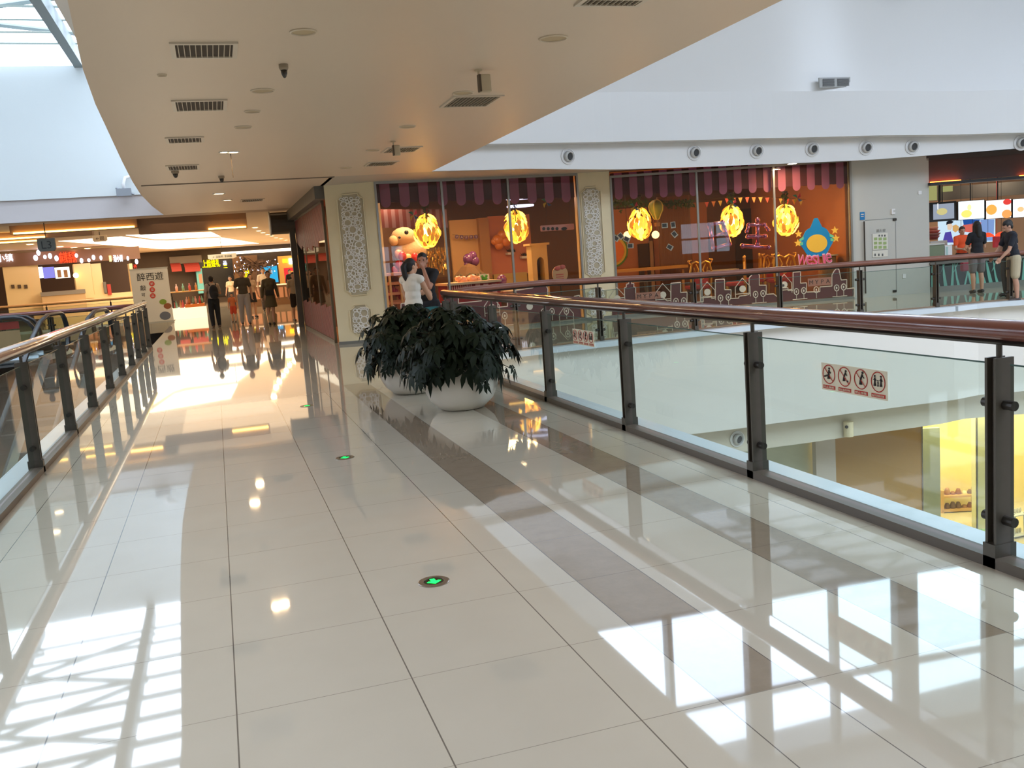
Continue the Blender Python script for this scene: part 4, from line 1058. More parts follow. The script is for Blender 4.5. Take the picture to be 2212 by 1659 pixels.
t = thing('tall_vase', 'glass and feather stand near the top right corner of the right window', 'decoration', W4.at(1790, 560, -2), 0)
p = W4.at(1795, 470, -2.0); mb = MB()
rnd = random.Random(8)
for k in range(40):
    a = rnd.uniform(0, 6.3); mb.tube([p + Vector((0, 0, -.2)), p + Vector((.22 * math.cos(a), .22 * math.sin(a), rnd.uniform(-.1, .3)))], .004, 3)
mb.build('feathers', mat('feather', (110, 96, 110), .6), t)
mb = MB(); mb.cyl((p.x, p.y, .012), (p.x, p.y, p.z - .2), .015); mb.lathe([(.15, .0), (.02, .03)], (p.x, p.y, .012), 12); mb.build('stem', m_alu, t)
t = thing('wicker_drum', 'tan drum-shaped basket table behind the blue plaque', 'side table', W4.at(1800, 600, -1.2), 0)
s, z = W4.sz(1786, 545, -.5); mb = MB(); q = W4.W(s, 0.012, -.5); zz = z
mb.lathe([(.2, 0), (.2, zz - .1)], q, 20); mb.build('drum', mat('wicker', (156, 112, 70), .7, bump=.4, nscale=60), t, smooth=False)
mb = MB(); mb.lathe([(.25, zz - .1), (.25, zz - .07)], q, 20); mb.build('rim', mat('rim_cream', (200, 176, 140), .5), t)
# ceiling downlights inside the party shop
for i, (x, y, wl_, off) in enumerate(((987, 411, W3, -1.2), (853, 443, W3, -3.4), (1068, 434, W3, -2.4), (1080, 447, W3, -3.8), (1167, 447, W3, -3.8), (1616, 397, W4, -.9), (1780, 419, W4, -2.0), (1622, 428, W4, -3.4))):
    d = ray(x, y); p = CAMP + d * ((3.17 - CAMZ) / d.z) if i in () else None
    s, z = wl_.sz(x, y, off); q = wl_.W(s, 3.17, off)
    t = thing('ceiling_downlight', 'small lit downlight in the party shop ceiling', 'ceiling light', q, 0, 'downlights in the party shop ceiling')
    mb = MB(); mb.lathe([(.06, 0), (.075, .0), (.075, .02)], q + Vector((0, 0, -.02)), 16, cap=False); mb.build('trim_ring', m_white, t)
    mb = MB(); mb.lathe([(.055, 0), (.055, .015)], q + Vector((0, 0, -.018)), 16); mb.build('lens', m_lamp, t)
for x, y, e in ((4.4, 20.6, 60), (6.6, 21.6, 60), (4.2, 23.6, 60), (9.6, 21, 14), (12.6, 20.4, 10), (10.5, 23.0, 14), (13.2, 22.6, 14)):
    area('shop_fill', (x, y, 3.12), 1.2, e * 1.15, (255, 204, 150))  # area fills added to brighten the dim shop interior
# ================================================================ shop side front on the left of the stone column
s_a, s_b = .15, SIDE.len - .55
glz = glazing('window_5', SIDE, [s_a, (s_a + s_b) / 3, (s_a + s_b) * 2 / 3, s_b], 2.95, frame=mat('side_frame', (92, 84, 74), .4))
t = thing('window_film', 'pink pinstriped film with jagged edges across the top and foot of the side window', 'window film', SIDE.W(SIDE.len / 2, 0, .05), 0)
for nm, up in (('upper_film', 1), ('lower_film', 0)):
    mb = MB(); st = MB(); N = 30
    for k in range(N):
        a = s_a + (s_b - s_a) * k / N; b = s_a + (s_b - s_a) * (k + 1) / N
        if up: z0, z1 = 2.3 - .12 * (k % 6) / 6 - .2 * math.sin(k / N * 3), 2.93
        else: z0, z1 = .07, .72 + .08 * (k % 5) / 5
        SIDE.panel(mb, a, b, z0, z1, .012, .016); SIDE.panel(st, a + (b - a) * .3, a + (b - a) * .7, z0, z1, .016, .02)
    o = mb.build(nm, mat('film_pink', (150, 84, 78), .5), t); st.build('pinstripes', mat('film_dark', (104, 54, 54), .5), o)
mb = MB(); mb.bb(2.08, 2.3, 19.1, 26.5, 2.95, 3.2); struct('beam_side', mb, mat('beam_grey', (96, 92, 84), .5))
t = thing('roller_shutter', 'dark rolled-up shutter drum above the far corner of the side window', 'shutter', (1.9, 26.6, 2.5), 0)
mb = MB(); mb.tube([(1.62, 26.7, 2.9), (2.3, 26.7, 2.9)], .3, 20); mb.build('drum', mat('shutter_brown', (84, 76, 66), .4), t, smooth=False)
mb = MB(); mb.tube([(1.6, 26.7, 2.9), (1.63, 26.7, 2.9)], .33, 20); mb.build('end_cap', m_grey, t)
mb = MB(); mb.bb(2.1, 2.25, 26.45, 26.6, 0, 3.2); struct('column_corner', mb, mat('corner_post', (96, 88, 78), .4))
wallbox('wall_shop_far', Wall((2.27, 26.5), (9, 26.6)), 0, 6.7, 0, 3.2, -.1, 0, m_brown)
# ================================================================ grey wall and its fittings
mb = MB(); GRY.panel(mb, -.02, GRY.len, 0, 3.1, -.3, 0); struct('wall_grey', mb, m_grey)
mb = MB(); GRY.pxpanel(mb, 1869, 473, 1935, 474.2, .0, .004); GRY.pxpanel(mb, 1935, 474, 1936.2, 629, 0, .004)
t = thing('service_door', 'flush grey service door with a long vertical pull bar in the grey wall', 'door', GRY.at(1900, 640, .02), 0)
mb.build('door_seam', mat('seam', (130, 132, 128), .6), t)
mb = MB(); a = GRY.at(1868, 478, .05); b = GRY.at(1870, 634, .05); mb.tube([(b.x, b.y, a.z), (b.x, b.y, b.z)], .016, 10); mb.build('pull_bar', m_dark, t)
mb = MB()
for y in (474, 629): GRY.pxpanel(mb, 1930, y - 2.5, 1937, y + 2.5, 0, .03)
mb.build('hinge', m_dark, t)
def plate(name, label, cat, px, m_, wall=GRY, th=.015, parts=(), group=None):
    t = thing(name, label, cat, wall.at((px[0] + px[2]) / 2, px[3], th), 0, group)
    mb = MB(); wall.pxpanel(mb, *px, .0, th); mb.build('plate', m_, t)
    for nm, q, mm in parts:
        mb = MB()
        for r in q: wall.pxpanel(mb, *r, th, th + .004)
        mb.build(nm, mm, t)
    return t
plate('blue_sign', 'small blue sign on the grey wall above the pull bar', 'sign', (1858, 458, 1868, 475), mat('sign_blue', (20, 116, 176), .4), parts=[('white_lines', [(1860, 462, 1866, 464), (1860, 467, 1866, 468)], m_line)])
gp = mat('poster_green', (150, 172, 110), .5); gy = mat('poster_yellow', (210, 200, 150), .5); gk = mat('poster_ink', (90, 92, 90), .5)
plate('instruction_poster', 'white instruction poster with a grid of small pictures on the grey door', 'poster', (1885, 504, 1918, 539), mat('paper', (214, 212, 200), .5),
      parts=[('picture_grid', [(1888 + i * 10, 513 + j * 9, 1895 + i * 10, 519 + j * 9) for i in range(3) for j in range(3)], gp), ('ink', [(1898, 507, 1901, 511), (1904, 507, 1907, 511), (1910, 507, 1913, 511)], gk)])
plate('instruction_strip', 'white strip with three small figures right below the instruction poster', 'poster', (1885, 541, 1918, 555), mat('paper', (214, 212, 200), .5), parts=[('figure', [(1889 + i * 8, 548, 1892 + i * 8, 553) for i in range(3)], gk)])
t = MB(); s, z = GRY.sz(1903, 498, .004); add_text(t, '消火栓', GRY.M @ Matrix.Translation((s, z, .004)), w=.22, d=.006); o = t.build('wall_lettering', mat('letter_grey', (140, 142, 136), .5)); tag(o, 'three grey characters on the grey door above the instruction poster', 'lettering')
plate('intercom', 'white curved intercom on the grey wall right of the blue sign', 'intercom', (1926, 451, 1934, 463), m_white, th=.03, parts=[('slot', [(1930, 454, 1934, 458)], m_grey)])
plate('wall_switch', 'small pale square plate high on the grey wall next to the food counter', 'switch', (1984, 412, 1991, 420), m_white)
plate('wall_socket', 'white socket plate low on the grey wall', 'socket', (1950, 592, 1957, 601), m_white)
# ================================================================ food counter
F = FOOD
mb = MB(); F.panel(mb, -.02, 6, 0, 3.0, -4.1, -4.0); struct('wall_food_back', mb, mat('food_wall', (172, 132, 96), .6))
mb = MB(); slab(mb, [(15.42, 17.3), (20.5, 15.9), (23, 22), (16.5, 22.5)], 2.95, 3.05); struct('ceiling_food', mb, mat('food_ceiling', (70, 60, 56), .7))
mb = MB(); F.panel(mb, -.03, .05, 0, 3, -4, -.0); struct('partition_food', mb, m_grey)
t = thing('shop_fascia', 'dark brown fascia board over the food counter with two glowing orange slots', 'shop sign', F.W(2, 2.4, 0), 0)
mb = MB(); za, zb3 = F.sz(2040, 349, -.05)[1], F.sz(2040, 391, -.05)[1]; F.panel(mb, .03, 5.2, zb3, za + .1, -.15, -.05); mb.build('board', mat('fascia_brown', (78, 52, 46), .5), t)
mb = MB(); F.panel(mb, .03, 5.2, zb3 - .08, zb3 - .02, -.2, .12); mb.build('black_shelf', m_black, t)
mb = MB()
for x0, x1 in ((2010, 2074), (2203, 2240)):
    a, b = F.sz(x0, 394, .0)[0], F.sz(x1, 394, .0)[0]; F.panel(mb, a, b, zb3 - .02, zb3 + .0, -.02, .04)
mb.build('light_strip', emis('orange_strip', (255, 112, 40), 9), t)
mb = MB(); F.panel(mb, .1, 5.2, 2.1, zb3 - .05, -2.2, -2.1); struct('wall_bulkhead_food', mb, mat('olive_grey', (84, 84, 78), .6))
mb = MB(); F.pxpanel(mb, 2001, 402, 2024, 433, -1.3, -1.28); o = mb.build('olive_lamp', emis('olive_light', (200, 200, 130), .42)); tag(o, 'dim olive light panel left of the thin black post, above the first menu screen', 'lamp')
mb = MB(); F.pxpanel(mb, 2034, 402, 2058, 414, -1.9, -1.88); o = mb.build('olive_lamp', emis('olive_light', (200, 200, 130), .42)); tag(o, 'small dim olive light panel right of the thin black post', 'lamp')
mb = MB(); F.pxpanel(mb, 2028, 400, 2032, 436, -1.2, -1.15); struct('column_food', mb, m_black)
SCR = inner(F, 1.2)
SCC = [((2008, 436, 2066, 478), 'dark-framed menu screen at the left end showing a greyish bowl', (150, 160, 176), .75), ((2069, 433, 2127, 474), 'white menu screen showing a yellow dish, second from left', (226, 238, 244), 1.1),
       ((2129, 431, 2185, 472), 'menu screen with orange dishes and a red corner, third from left', (244, 228, 220), 1.0), ((2187, 428, 2246, 469), 'white menu screen cut by the right edge of the photo', (232, 240, 246), 1.1)]
for i, (px, lb_, c, e) in enumerate(SCC):
    t = thing('menu_screen', lb_, 'screen', SCR.at((px[0] + px[2]) / 2, px[3], .05), 0, 'menu screens over the food counter')
    fr_ = 8 if i == 0 else 1.5
    mb = MB(); SCR.pxpanel(mb, px[0], px[1], px[2], px[3], -.08, .0); mb.build('bezel', m_black, t)
    mb = MB(); SCR.pxpanel(mb, px[0] + fr_, px[1] + fr_ * .5, px[2] - fr_ * .6, px[3] - fr_ * .6, 0, .004); pnl = mb.build('display', emis('screen_%d' % i, c, e), t)
    def blob(x, y, w, h, c2, e2, nm):
        s, z = SCR.sz(x, y, .01); mb = MB(); mb.prism([(s + w * math.cos(a * PI / 8), z + h * math.sin(a * PI / 8)) for a in range(16)], .004, .008, SCR.M); mb.build(nm, emis(nm + str(i), c2, e2), pnl)
    if i == 0: blob(2035, 457, .13, .08, (200, 190, 130), .8, 'bowl'); 
    if i == 0:
        mb = MB(); s, z = SCR.sz(2026, 446, .01); add_text(mb, '1', SCR.M @ Matrix.Translation((s, z, .008)), h=.14, d=.004); mb.build('digit', emis('digit', (240, 240, 240), 1), pnl)
    if i == 1: blob(2088, 462, .13, .09, (236, 214, 110), 1.0, 'dish'); blob(2094, 448, .05, .07, (244, 226, 160), 1.0, 'drink')
    if i == 2: blob(2142, 453, .13, .12, (240, 170, 80), .9, 'dish'); blob(2175, 462, .12, .1, (240, 160, 90), .9, 'drink'); blob(2176, 436, .1, .07, (214, 66, 60), .9, 'red_corner')
    if i == 3: blob(2205, 452, .08, .06, (220, 170, 120), 1.2, 'dish')
    mb = MB(); s, z = SCR.sz((px[0] + px[2]) / 2, px[1], 0); mb.tube([SCR.W(s, z, -.04), SCR.W(s, 2.95, -.04)], .015, 6); mb.build('mount', m_black, t)
PB = inner(F, 2.6)
t = thing('wall_poster', 'long backlit wall poster with a diner holding a bun, behind the food counter', 'poster', PB.at(2090, 522, .02), 0)
mb = MB(); PB.pxpanel(mb, 2028, 470, 2150, 526, -.05, .0); mb.build('print', emis('poster_light', (196, 220, 236), .8), t)
def shape(nm, pts, c, e, off=.004):
    mb = MB(); PB.pxpoly(mb, pts, off - .003, off + .003); mb.build(nm, emis(nm, c, e), t)
shape('blue_field', [(2080, 474), (2118, 474), (2110, 484), (2082, 486)], (40, 84, 160), .7)
shape('red_blocks', [(2080, 486), (2120, 480), (2118, 496), (2096, 502), (2080, 500)], (214, 104, 92), .7)
shape('pale_blue', [(2118, 474), (2148, 474), (2146, 520), (2120, 520)], (130, 160, 214), .7)
shape('figure_shirt', [(2036, 524), (2042, 502), (2054, 500), (2060, 524)], (92, 78, 176), .6, .008)
shape('figure_face', [(2046, 484), (2054, 481), (2058, 488), (2054, 497), (2047, 496)], (230, 204, 180), .7, .01)
shape('figure_hair', [(2044, 486), (2045, 479), (2053, 475), (2060, 479), (2056, 483), (2048, 484)], (40, 40, 48), .5, .012)
shape('bun', [(2058, 488), (2065, 485), (2071, 489), (2071, 497), (2064, 502), (2058, 498)], (214, 168, 104), .7, .014)
mr_ = emis('red_lamp', (255, 70, 40), 1.3)
for i, (x, y) in enumerate(((2076, 513), (2101, 511), (2134, 508), (2163, 506))):
    lb_ = ('red dome lamp over the orange-uniformed worker', 'red dome lamp half hidden by the customer in black', 'red dome lamp right of the customer in black', 'rightmost red dome lamp next to the man in black')[i]
    q = F.at(x, y, -1.6); t = thing('dome_lamp', lb_, 'pendant lamp', q, 0, 'red dome lamps over the counter')
    mb = MB(); mb.lathe([(.145, -.045), (.125, .0), (.07, .04), (.02, .06)], q, 20); mb.build('lamp_shade', mr_, t, smooth=True)
    mb = MB(); mb.tube([q + Vector((0, 0, .05)), (q.x, q.y, 2.95)], .005, 5); mb.build('cord', m_black, t)
t = thing('food_counter', 'food counter front with teal branching stripes on black and a grey plinth', 'counter', F.W(2.2, 0, 0), 0)
zc0 = F.sz(2090, 566, .0)[1]
mb = MB(); F.panel(mb, .06, 5.2, .1, zc0, -.6, -.02); mb.build('body', mat('counter_black', (34, 42, 42), .4), t)
mb = MB(); F.panel(mb, .06, 5.2, 0, .12, -.6, .0); mb.build('plinth', mat('plinth', (120, 120, 112), .5), t)
mb = MB(); F.panel(mb, .04, 5.25, zc0, zc0 + .05, -.75, .05); mb.build('countertop', mat('top_grey', (110, 112, 106), .25), t)
mb = MB(); rnd = random.Random(12)
for k in range(34):
    s0 = .12 + k * .15; z0 = .12; s1 = s0 + rnd.uniform(-.12, .12); w0 = rnd.uniform(.02, .045)
    zt3 = zc0 - .01; m_ = rnd.uniform(.4, .7)
    pts = [(s0 - w0, z0), (s0 + w0, z0), (s0 + (s1 - s0) * m_ + w0 * .7, zt3 * m_), (s1 + w0 * .3, zt3), (s1 - w0 * .3, zt3), (s0 + (s1 - s0) * m_ - w0 * .7, zt3 * m_)]
    mb.prism(pts, -.02, -.012, F.M)
    if k % 2: mb.prism([(s0 + w0 * .5, z0 + .25), (s0 + w0 * 1.4, z0 + .3), (s0 + .14, zt3), (s0 + .12, zt3)], -.02, -.011, F.M)
mb.build('teal_stripes', mat('teal', (112, 176, 160), .5), t)
t = thing('glass_case', 'small glass display case on the left end of the food counter', 'display case', F.at(2030, 560, -.1), 0)
mb = MB(); F.pxpanel(mb, 2008, 528, 2040, 562, -.5, -.1); mb.build('case', mat('case_green', (124, 134, 110), .2), t)
mb = MB(); F.pxpanel(mb, 2008, 526, 2041, 529, -.52, -.08); mb.build('top', m_grey, t)
t = thing('till', 'white till with dark side beside the glass case', 'till', F.at(2048, 560, -.1), 0)
mb = MB(); F.pxpanel(mb, 2041, 530, 2057, 561, -.4, -.12); mb.build('body', m_white, t)
mb = MB(); F.pxpanel(mb, 2043, 533, 2048, 556, -.12, -.116); mb.build('slot', mat('till_line', (170, 200, 196), .4), t)
o = MB(); F.pxpanel(o, 2001, 536, 2008, 552, -.3, -.1); o = o.build('terminal', m_black, bevel=.01); tag(o, 'small black terminal at the left end of the food counter', 'terminal')
t = thing('bowl_stack', 'stack of brown and red bowls on a shelf at the left of the food counter', 'bowls', F.at(2014, 520, -1.5), 0)
for k, (y, w, c) in enumerate(((514, .16, (110, 40, 34)), (508, .18, (120, 70, 60)), (502, .17, (150, 60, 46)), (495, .13, (176, 110, 84)))):
    q = F.at(2015, y, -1.5); mb = MB(); mb.lathe([(w * .6, -.04), (w, .04), (w * .9, .05)], q, 18); mb.build('bowl', mat('bowl_%d' % k, c, .4), t, smooth=True)
mb = MB(); q = F.at(2015, 521, -1.5); mb.bb(q.x - .25, q.x + .25, q.y - .2, q.y + .2, 0, q.z); mb.build('shelf', m_grey, t)
o = MB(); q = F.at(2153, 522, -1.9); o.box((q.x, q.y, q.z), (.2, .06, .28)); o.tube([(q.x, q.y, q.z + .12), (q.x, q.y, 2.9)], .006, 5); o = o.build('red_apron', mat('apron_red', (170, 50, 60), .7), bevel=.0); tag(o, 'red apron hanging between the two right dome lamps', 'apron')
for x, y, e in ((16.5, 18.8, 28), (18.6, 18.2, 28)): area('food_light', (x, y, 2.9), 1.0, e, (255, 224, 196))
# lit downlights under the corridor soffit
for i, (x, y) in enumerate(((1711, 354), (1640, 369))):
    q = G(x, y, 3.05) if i == 0 else G(x, 363, 3.1)
    t = thing('corridor_downlight', ('bright round downlight under the white fascia above the right window', 'fainter lit downlight just inside the top of the right window')[i], 'ceiling light', q, 0)
    mb = MB(); mb.lathe([(.1, 0), (.12, .0), (.12, .03)], q, 18, cap=False); mb.build('trim_ring', m_white, t)
    mb = MB(); mb.lathe([(.09, 0), (.09, .01)], q + Vector((0, 0, -.004)), 18); mb.build('lens', m_lamp_w, t)
    area('corridor_lamp', q + Vector((0, 0, -.03)), .2, 26, (255, 214, 160))
# ================================================================ air nozzles on the fascias
def nozzle(label, p, n, r, group):
    t = thing('air_nozzle', label, 'air vent', p, 0, group)
    n = Vector(n).normalized()
    z = n; x = Vector((0, 0, 1)).cross(z).normalized(); y = z.cross(x)
    M = Matrix(((x.x, y.x, z.x, p.x), (x.y, y.y, z.y, p.y), (x.z, y.z, z.z, p.z), (0, 0, 0, 1)))
    mb = MB(); mb.lathe([(r, 0), (r, .012), (r * .85, .02), (r * .82, .008), (r * .68, .01)], n=28, M=M, cap=False); mb.build('outer_ring', m_white, t, smooth=False)
    mb = MB(); M2 = M @ Matrix.Rotation(.25, 4, 'Y') @ Matrix.Rotation(.12, 4, 'X')
    mb.lathe([(r * .66, -.0), (r * .66, .05), (r * .5, .075), (r * .46, .045)], n=24, M=M2, cap=False); mb.build('nozzle_ball', mat('nozzle_grey', (196, 196, 194), .35), t, smooth=False)
    mb = MB(); mb.lathe([(.001, .05), (r * .5, .05)], n=20, M=M2); mb.build('bore', mat('bore', (58, 58, 58), .7), t)
def on_ribbon(P, x, y):
    d = ray(x, y)
    for a, b in zip(P, P[1:]):
        w_ = Wall(a, b); s, z = w_.sz(x, y, 0)
        if -.001 <= s <= w_.len: return w_, s, z
    return w_, s, z
for i, (x, y) in enumerate(((1227, 338), (1500, 330), (1635, 326), (1755, 322), (1871, 319), (1971, 317), (2206, 309))):
    w_, s, z = on_ribbon(S1, x, y)
    lb_ = ['round air nozzle at the left of the upper fascia, alone above the left window', 'round air nozzle second from left on the upper fascia', 'third round air nozzle from the left on the upper fascia', 'round air nozzle in the middle of the upper fascia, above the blue plaque', 'fifth round air nozzle on the upper fascia, above the grey wall', 'sixth round air nozzle on the upper fascia, above the first menu screen', 'round air nozzle cut by the right edge of the photo, upper fascia'][i]
    nozzle(lb_, w_.W(s, z, .005), w_.n, .16, 'air nozzles on the upper fascia')
w_, s, z = on_ribbon(KS2, 1592, 948); nozzle('single round air nozzle on the lower fascia seen through the near glass', w_.W(s, z, .005), w_.n, .15, None)
t = thing('fascia_box', 'pale cylindrical sensor box at the lower edge of the lower fascia', 'sensor', on_ribbon(KS2, 1832, 925)[0].W(*on_ribbon(KS2, 1832, 925)[1:], .06), 0)
w_, s, z = on_ribbon(KS2, 1828, 925); mb = MB(); mb.tube([w_.W(s, z - .14, .08), w_.W(s, z + .14, .08)], .09, 14); mb.build('housing', m_cream, t, smooth=False)
mb = MB(); mb.tube([w_.W(s - .08, z + .06, .15), w_.W(s - .08, z + .06, .17)], .03, 10); mb.build('lens', m_dark, t)
# grille on the bulkhead
w_, s, z = on_ribbon(FO[:] , 1803, 192)
q0 = w_.W(s, z + .06, -.0)
t = thing('bulkhead_grille', 'dark double grille on the white bulkhead above the right window', 'air vent', q0, 0)
mb = MB()
for k in range(2):
    for j in range(7): mb.box((q0.x - .16 + k * .36, q0.y - .02 - .0 * j, q0.z + j * .022), (.28, .03, .012))
mb.build('slats', mat('grille_dark', (116, 118, 120), .5), t)
mb = MB(); mb.box((q0.x + .0, q0.y + .0, q0.z + .07), (.76, .03, .2)); mb.build('frame', mat('grille_frame', (170, 172, 172), .5), t)
# ================================================================ lower floor behind the void
K4 = [(x, y + 1.15) for x, y in K2]
LW = []
def low_section(name, x0, x1, m_, extra=0.0):
    a = on_ribbon(K4, x0, 1000); b = on_ribbon(K4, x1, 1000)
    pa, pb = a[0].W(a[1], 0, 0), b[0].W(b[1], 0, 0)
    w_ = Wall((pa.x, pa.y), (pb.x, pb.y)); mb = MB(); w_.panel(mb, 0, w_.len, -5.2, -1.9, -.15 - extra, -extra); o = struct(name, mb, m_); return w_
low_section('wall_lower_green', 1330, 1757, mat('lower_green', (196, 200, 176), .5))
low_section('column_lower', 1750, 1792, mat('lower_column', (206, 196, 184), .5), -.25)
WB_ = low_section('wall_lower_panel', 1792, 1990, mat('panel_tan', (184, 146, 92), .55, noise=.05, nscale=1))
t = MB(); WB_.panel(t, 0, .05, -5.2, -2, 0, .02); t = t.build('trim_panel', mat('panel_edge', (96, 78, 56), .5)); t['kind'] = 'structure'
a = on_ribbon(K4, 1992, 1000); b = on_ribbon(K4, 2211, 1000)
LG = Wall(tuple(a[0].W(a[1], 0)[:2]), tuple(b[0].W(b[1] + 3, 0)[:2]))
gz = MB(); fz = MB()
for x0, x1 in ((1992, 2110), (2110, 2262)):
    s0, s1 = LG.sz(x0, 1000)[0], LG.sz(x1, 1000)[0]; LG.panel(gz, s0, s1, -5.2, -2.2, -.005, .005)
    LG.panel(fz, s0 - .012, s0 + .012, -5.2, -2.2, -.02, .02)
LG.panel(fz, LG.sz(1992, 1000)[0], LG.sz(2262, 1000)[0], -2.32, -2.2, -.05, .03)
o = fz.build('window_6', mat('low_frame', (110, 108, 96), .4)); o['kind'] = 'structure'; gz.build('window_pane', glass('low_glass', (236, 240, 232), ior=1.5), o)
LB = inner(LG, 3.2)
mb = MB(); LB.panel(mb, -2, 9, -5.2, -2.1, -.1, 0); struct('wall_lower_shop', mb, mat('shop_cream', (248, 228, 170), .6))
mb = MB(); LG.panel(mb, -2, 9, -2.25, -2.15, -3.3, 0); struct('ceiling_lower_shop', mb, m_white)
mb = MB(); LG.pxpanel(mb, 1996, 925, 2032, 1290, -1.3, -1.2); struct('wall_lower_grey', mb, mat('pale_blue_grey', (158, 168, 164), .5))
mb = MB(); LG.pxpanel(mb, 2112, 900, 2140, 1330, -1.5, -1.2); struct('column_lower_shop', mb, mat('shop_column', (222, 224, 206), .5))
p = LG.W(2.6, -2.4, -1.6); area('lower_shop_light', p, (5, 2.4), 140, (255, 224, 150)); p = LG.W(1.0, -2.4, -1.0); area('lower_shop_light', p, (1.5, 1.0), 30, (255, 230, 160))
# shelves with goods
LS = inner(LG, 2.9)
t = thing('display_shelf', 'warm wooden shelf unit with small goods in the lit shop one floor below', 'shelf', LS.at(2072, 1140, 0), 0)
for y in (1072, 1102, 1130, 1158):
    mb = MB(); LS.pxpanel(mb, 2036, y - 2, 2118, y + 2.5, -.1, .25); mb.build('shelf_board', mat('shelf_oak', (202, 160, 104), .5), t)
mb = MB(); LS.pxpanel(mb, 2034, 1060, 2040, 1200, -.1, .25); LS.pxpanel(mb, 2112, 1060, 2117, 1200, -.1, .25); mb.build('upright', mat('shelf_oak', (202, 160, 104), .5), t)
rnd = random.Random(2)
goods = [(176, 126, 84), (230, 214, 180), (150, 96, 70), (206, 190, 150), (120, 90, 70)]
for y in (1069, 1099, 1127):
    for x in (2046, 2058, 2070, 2083, 2095, 2106):
        q = LS.at(x, y, .1); h = rnd.uniform(.08, .18); c = rnd.randrange(5); mb = MB()
        zb4 = LS.sz(x, y, .1)[1] - .005
        mb.lathe([(.06, 0), (.07, h * .4), (.05, h * .8), (.035, h)], (q.x, q.y, zb4), 10)
        o = mb.build('ornament', mat('ornament_%d' % c, goods[c], .4), smooth=True)
        tag(o, ('tan', 'cream', 'brown', 'beige', 'dark brown')[c] + ' ornament on the ' + ('top' if y == 1069 else 'middle' if y == 1099 else 'lower') + ' board of the wooden shelf downstairs', 'ornament', ('tan', 'cream', 'brown', 'beige', 'dark brown')[c] + ' ornaments on the downstairs shelf, ' + ('top' if y == 1069 else 'middle' if y == 1099 else 'lower') + ' board')
# wire stand, cart, toy, green chair
t = thing('wire_stand', 'white wire display stand with small items seen right of the nearest post', 'display stand', LG.at(2192, 1230, -.8), 0)
c_ = LG.at(2192, 1110, -.8); mb = MB()
for dx in (-.14, .14):
    for dy in (-.12, .12): mb.tube([(c_.x + dx, c_.y + dy, -5.2), (c_.x + dx * .9, c_.y + dy * .9, c_.z + .05)], .014, 6)
mb.build('leg', m_white, t)
for k in range(3):
    mb = MB(); z = c_.z - .45 * k; mb.bb(c_.x - .2, c_.x + .2, c_.y - .17, c_.y + .17, z, z + .02); tr_ = mb.build('tray', m_white, t)
    mb = MB()
    for j in range(5): mb.ball((c_.x - .14 + .07 * j, c_.y, z + .07), (.03, .03, .06), 8)
    mb.build('items', mat('items_pale', (226, 214, 190), .5), tr_, smooth=True)
t = thing('toy_whale', 'cream rounded toy with a dark eye lying at the foot of the downstairs shelf', 'toy', LG.at(2068, 1168, -1.4), 0)
q = LG.at(2070, 1160, -1.4); mb = MB(); mb.ball(q, (.32, .22, .2), 18); mb.build('body', mat('toy_cream', (236, 222, 176), .6), t, smooth=True)
mb = MB(); mb.ball(q + Vector((-.02, -.22, .02)), (.04, .02, .02), 8); mb.build('eye', m_black, t)
mb = MB(); mb.bb(q.x - .3, q.x + .3, q.y - .2, q.y + .2, -5.2, q.z - .15); mb.build('plinth', mat('shelf_oak', (202, 160, 104), .5), t)
t = thing('shell_chair', 'mint green shell chair behind the nearest post, one floor below', 'chair', LG.at(2125, 1190, -.5), 0)
q = LG.at(2126, 1175, -.5); mb = MB()
for k in range(8):
    a0, a1 = PI * .1 + k * PI * .1, PI * .1 + (k + 1) * PI * .1
    r = .26
    mb.add([(q.x + r * math.cos(a0), q.y + r * math.sin(a0), q.z + .25), (q.x + r * math.cos(a1), q.y + r * math.sin(a1), q.z + .25), (q.x + r * .8 * math.cos(a1), q.y + r * .8 * math.sin(a1), q.z - .15), (q.x + r * .8 * math.cos(a0), q.y + r * .8 * math.sin(a0), q.z - .15)], [(0, 1, 2, 3)])
o = mb.build('backrest', mat('mint', (168, 208, 168), .4), t, smooth=True); md = o.modifiers.new('s', 'SOLIDIFY'); md.thickness = .02
mb = MB(); mb.lathe([(.02, -.17), (.24, -.15), (.24, -.12)], q, 20); mb.build('seat', mat('mint', (168, 208, 168), .4), t)
for dx, dy in ((-.15, -.15), (.15, -.15), (-.15, .15), (.15, .15)):
    mb = MB(); mb.cyl((q.x + dx * .8, q.y + dy * .8, q.z - .16), (q.x + dx * 1.3, q.y + dy * 1.3, -5.2), .014); mb.build('leg', mat('shelf_oak', (202, 160, 104), .5), t)
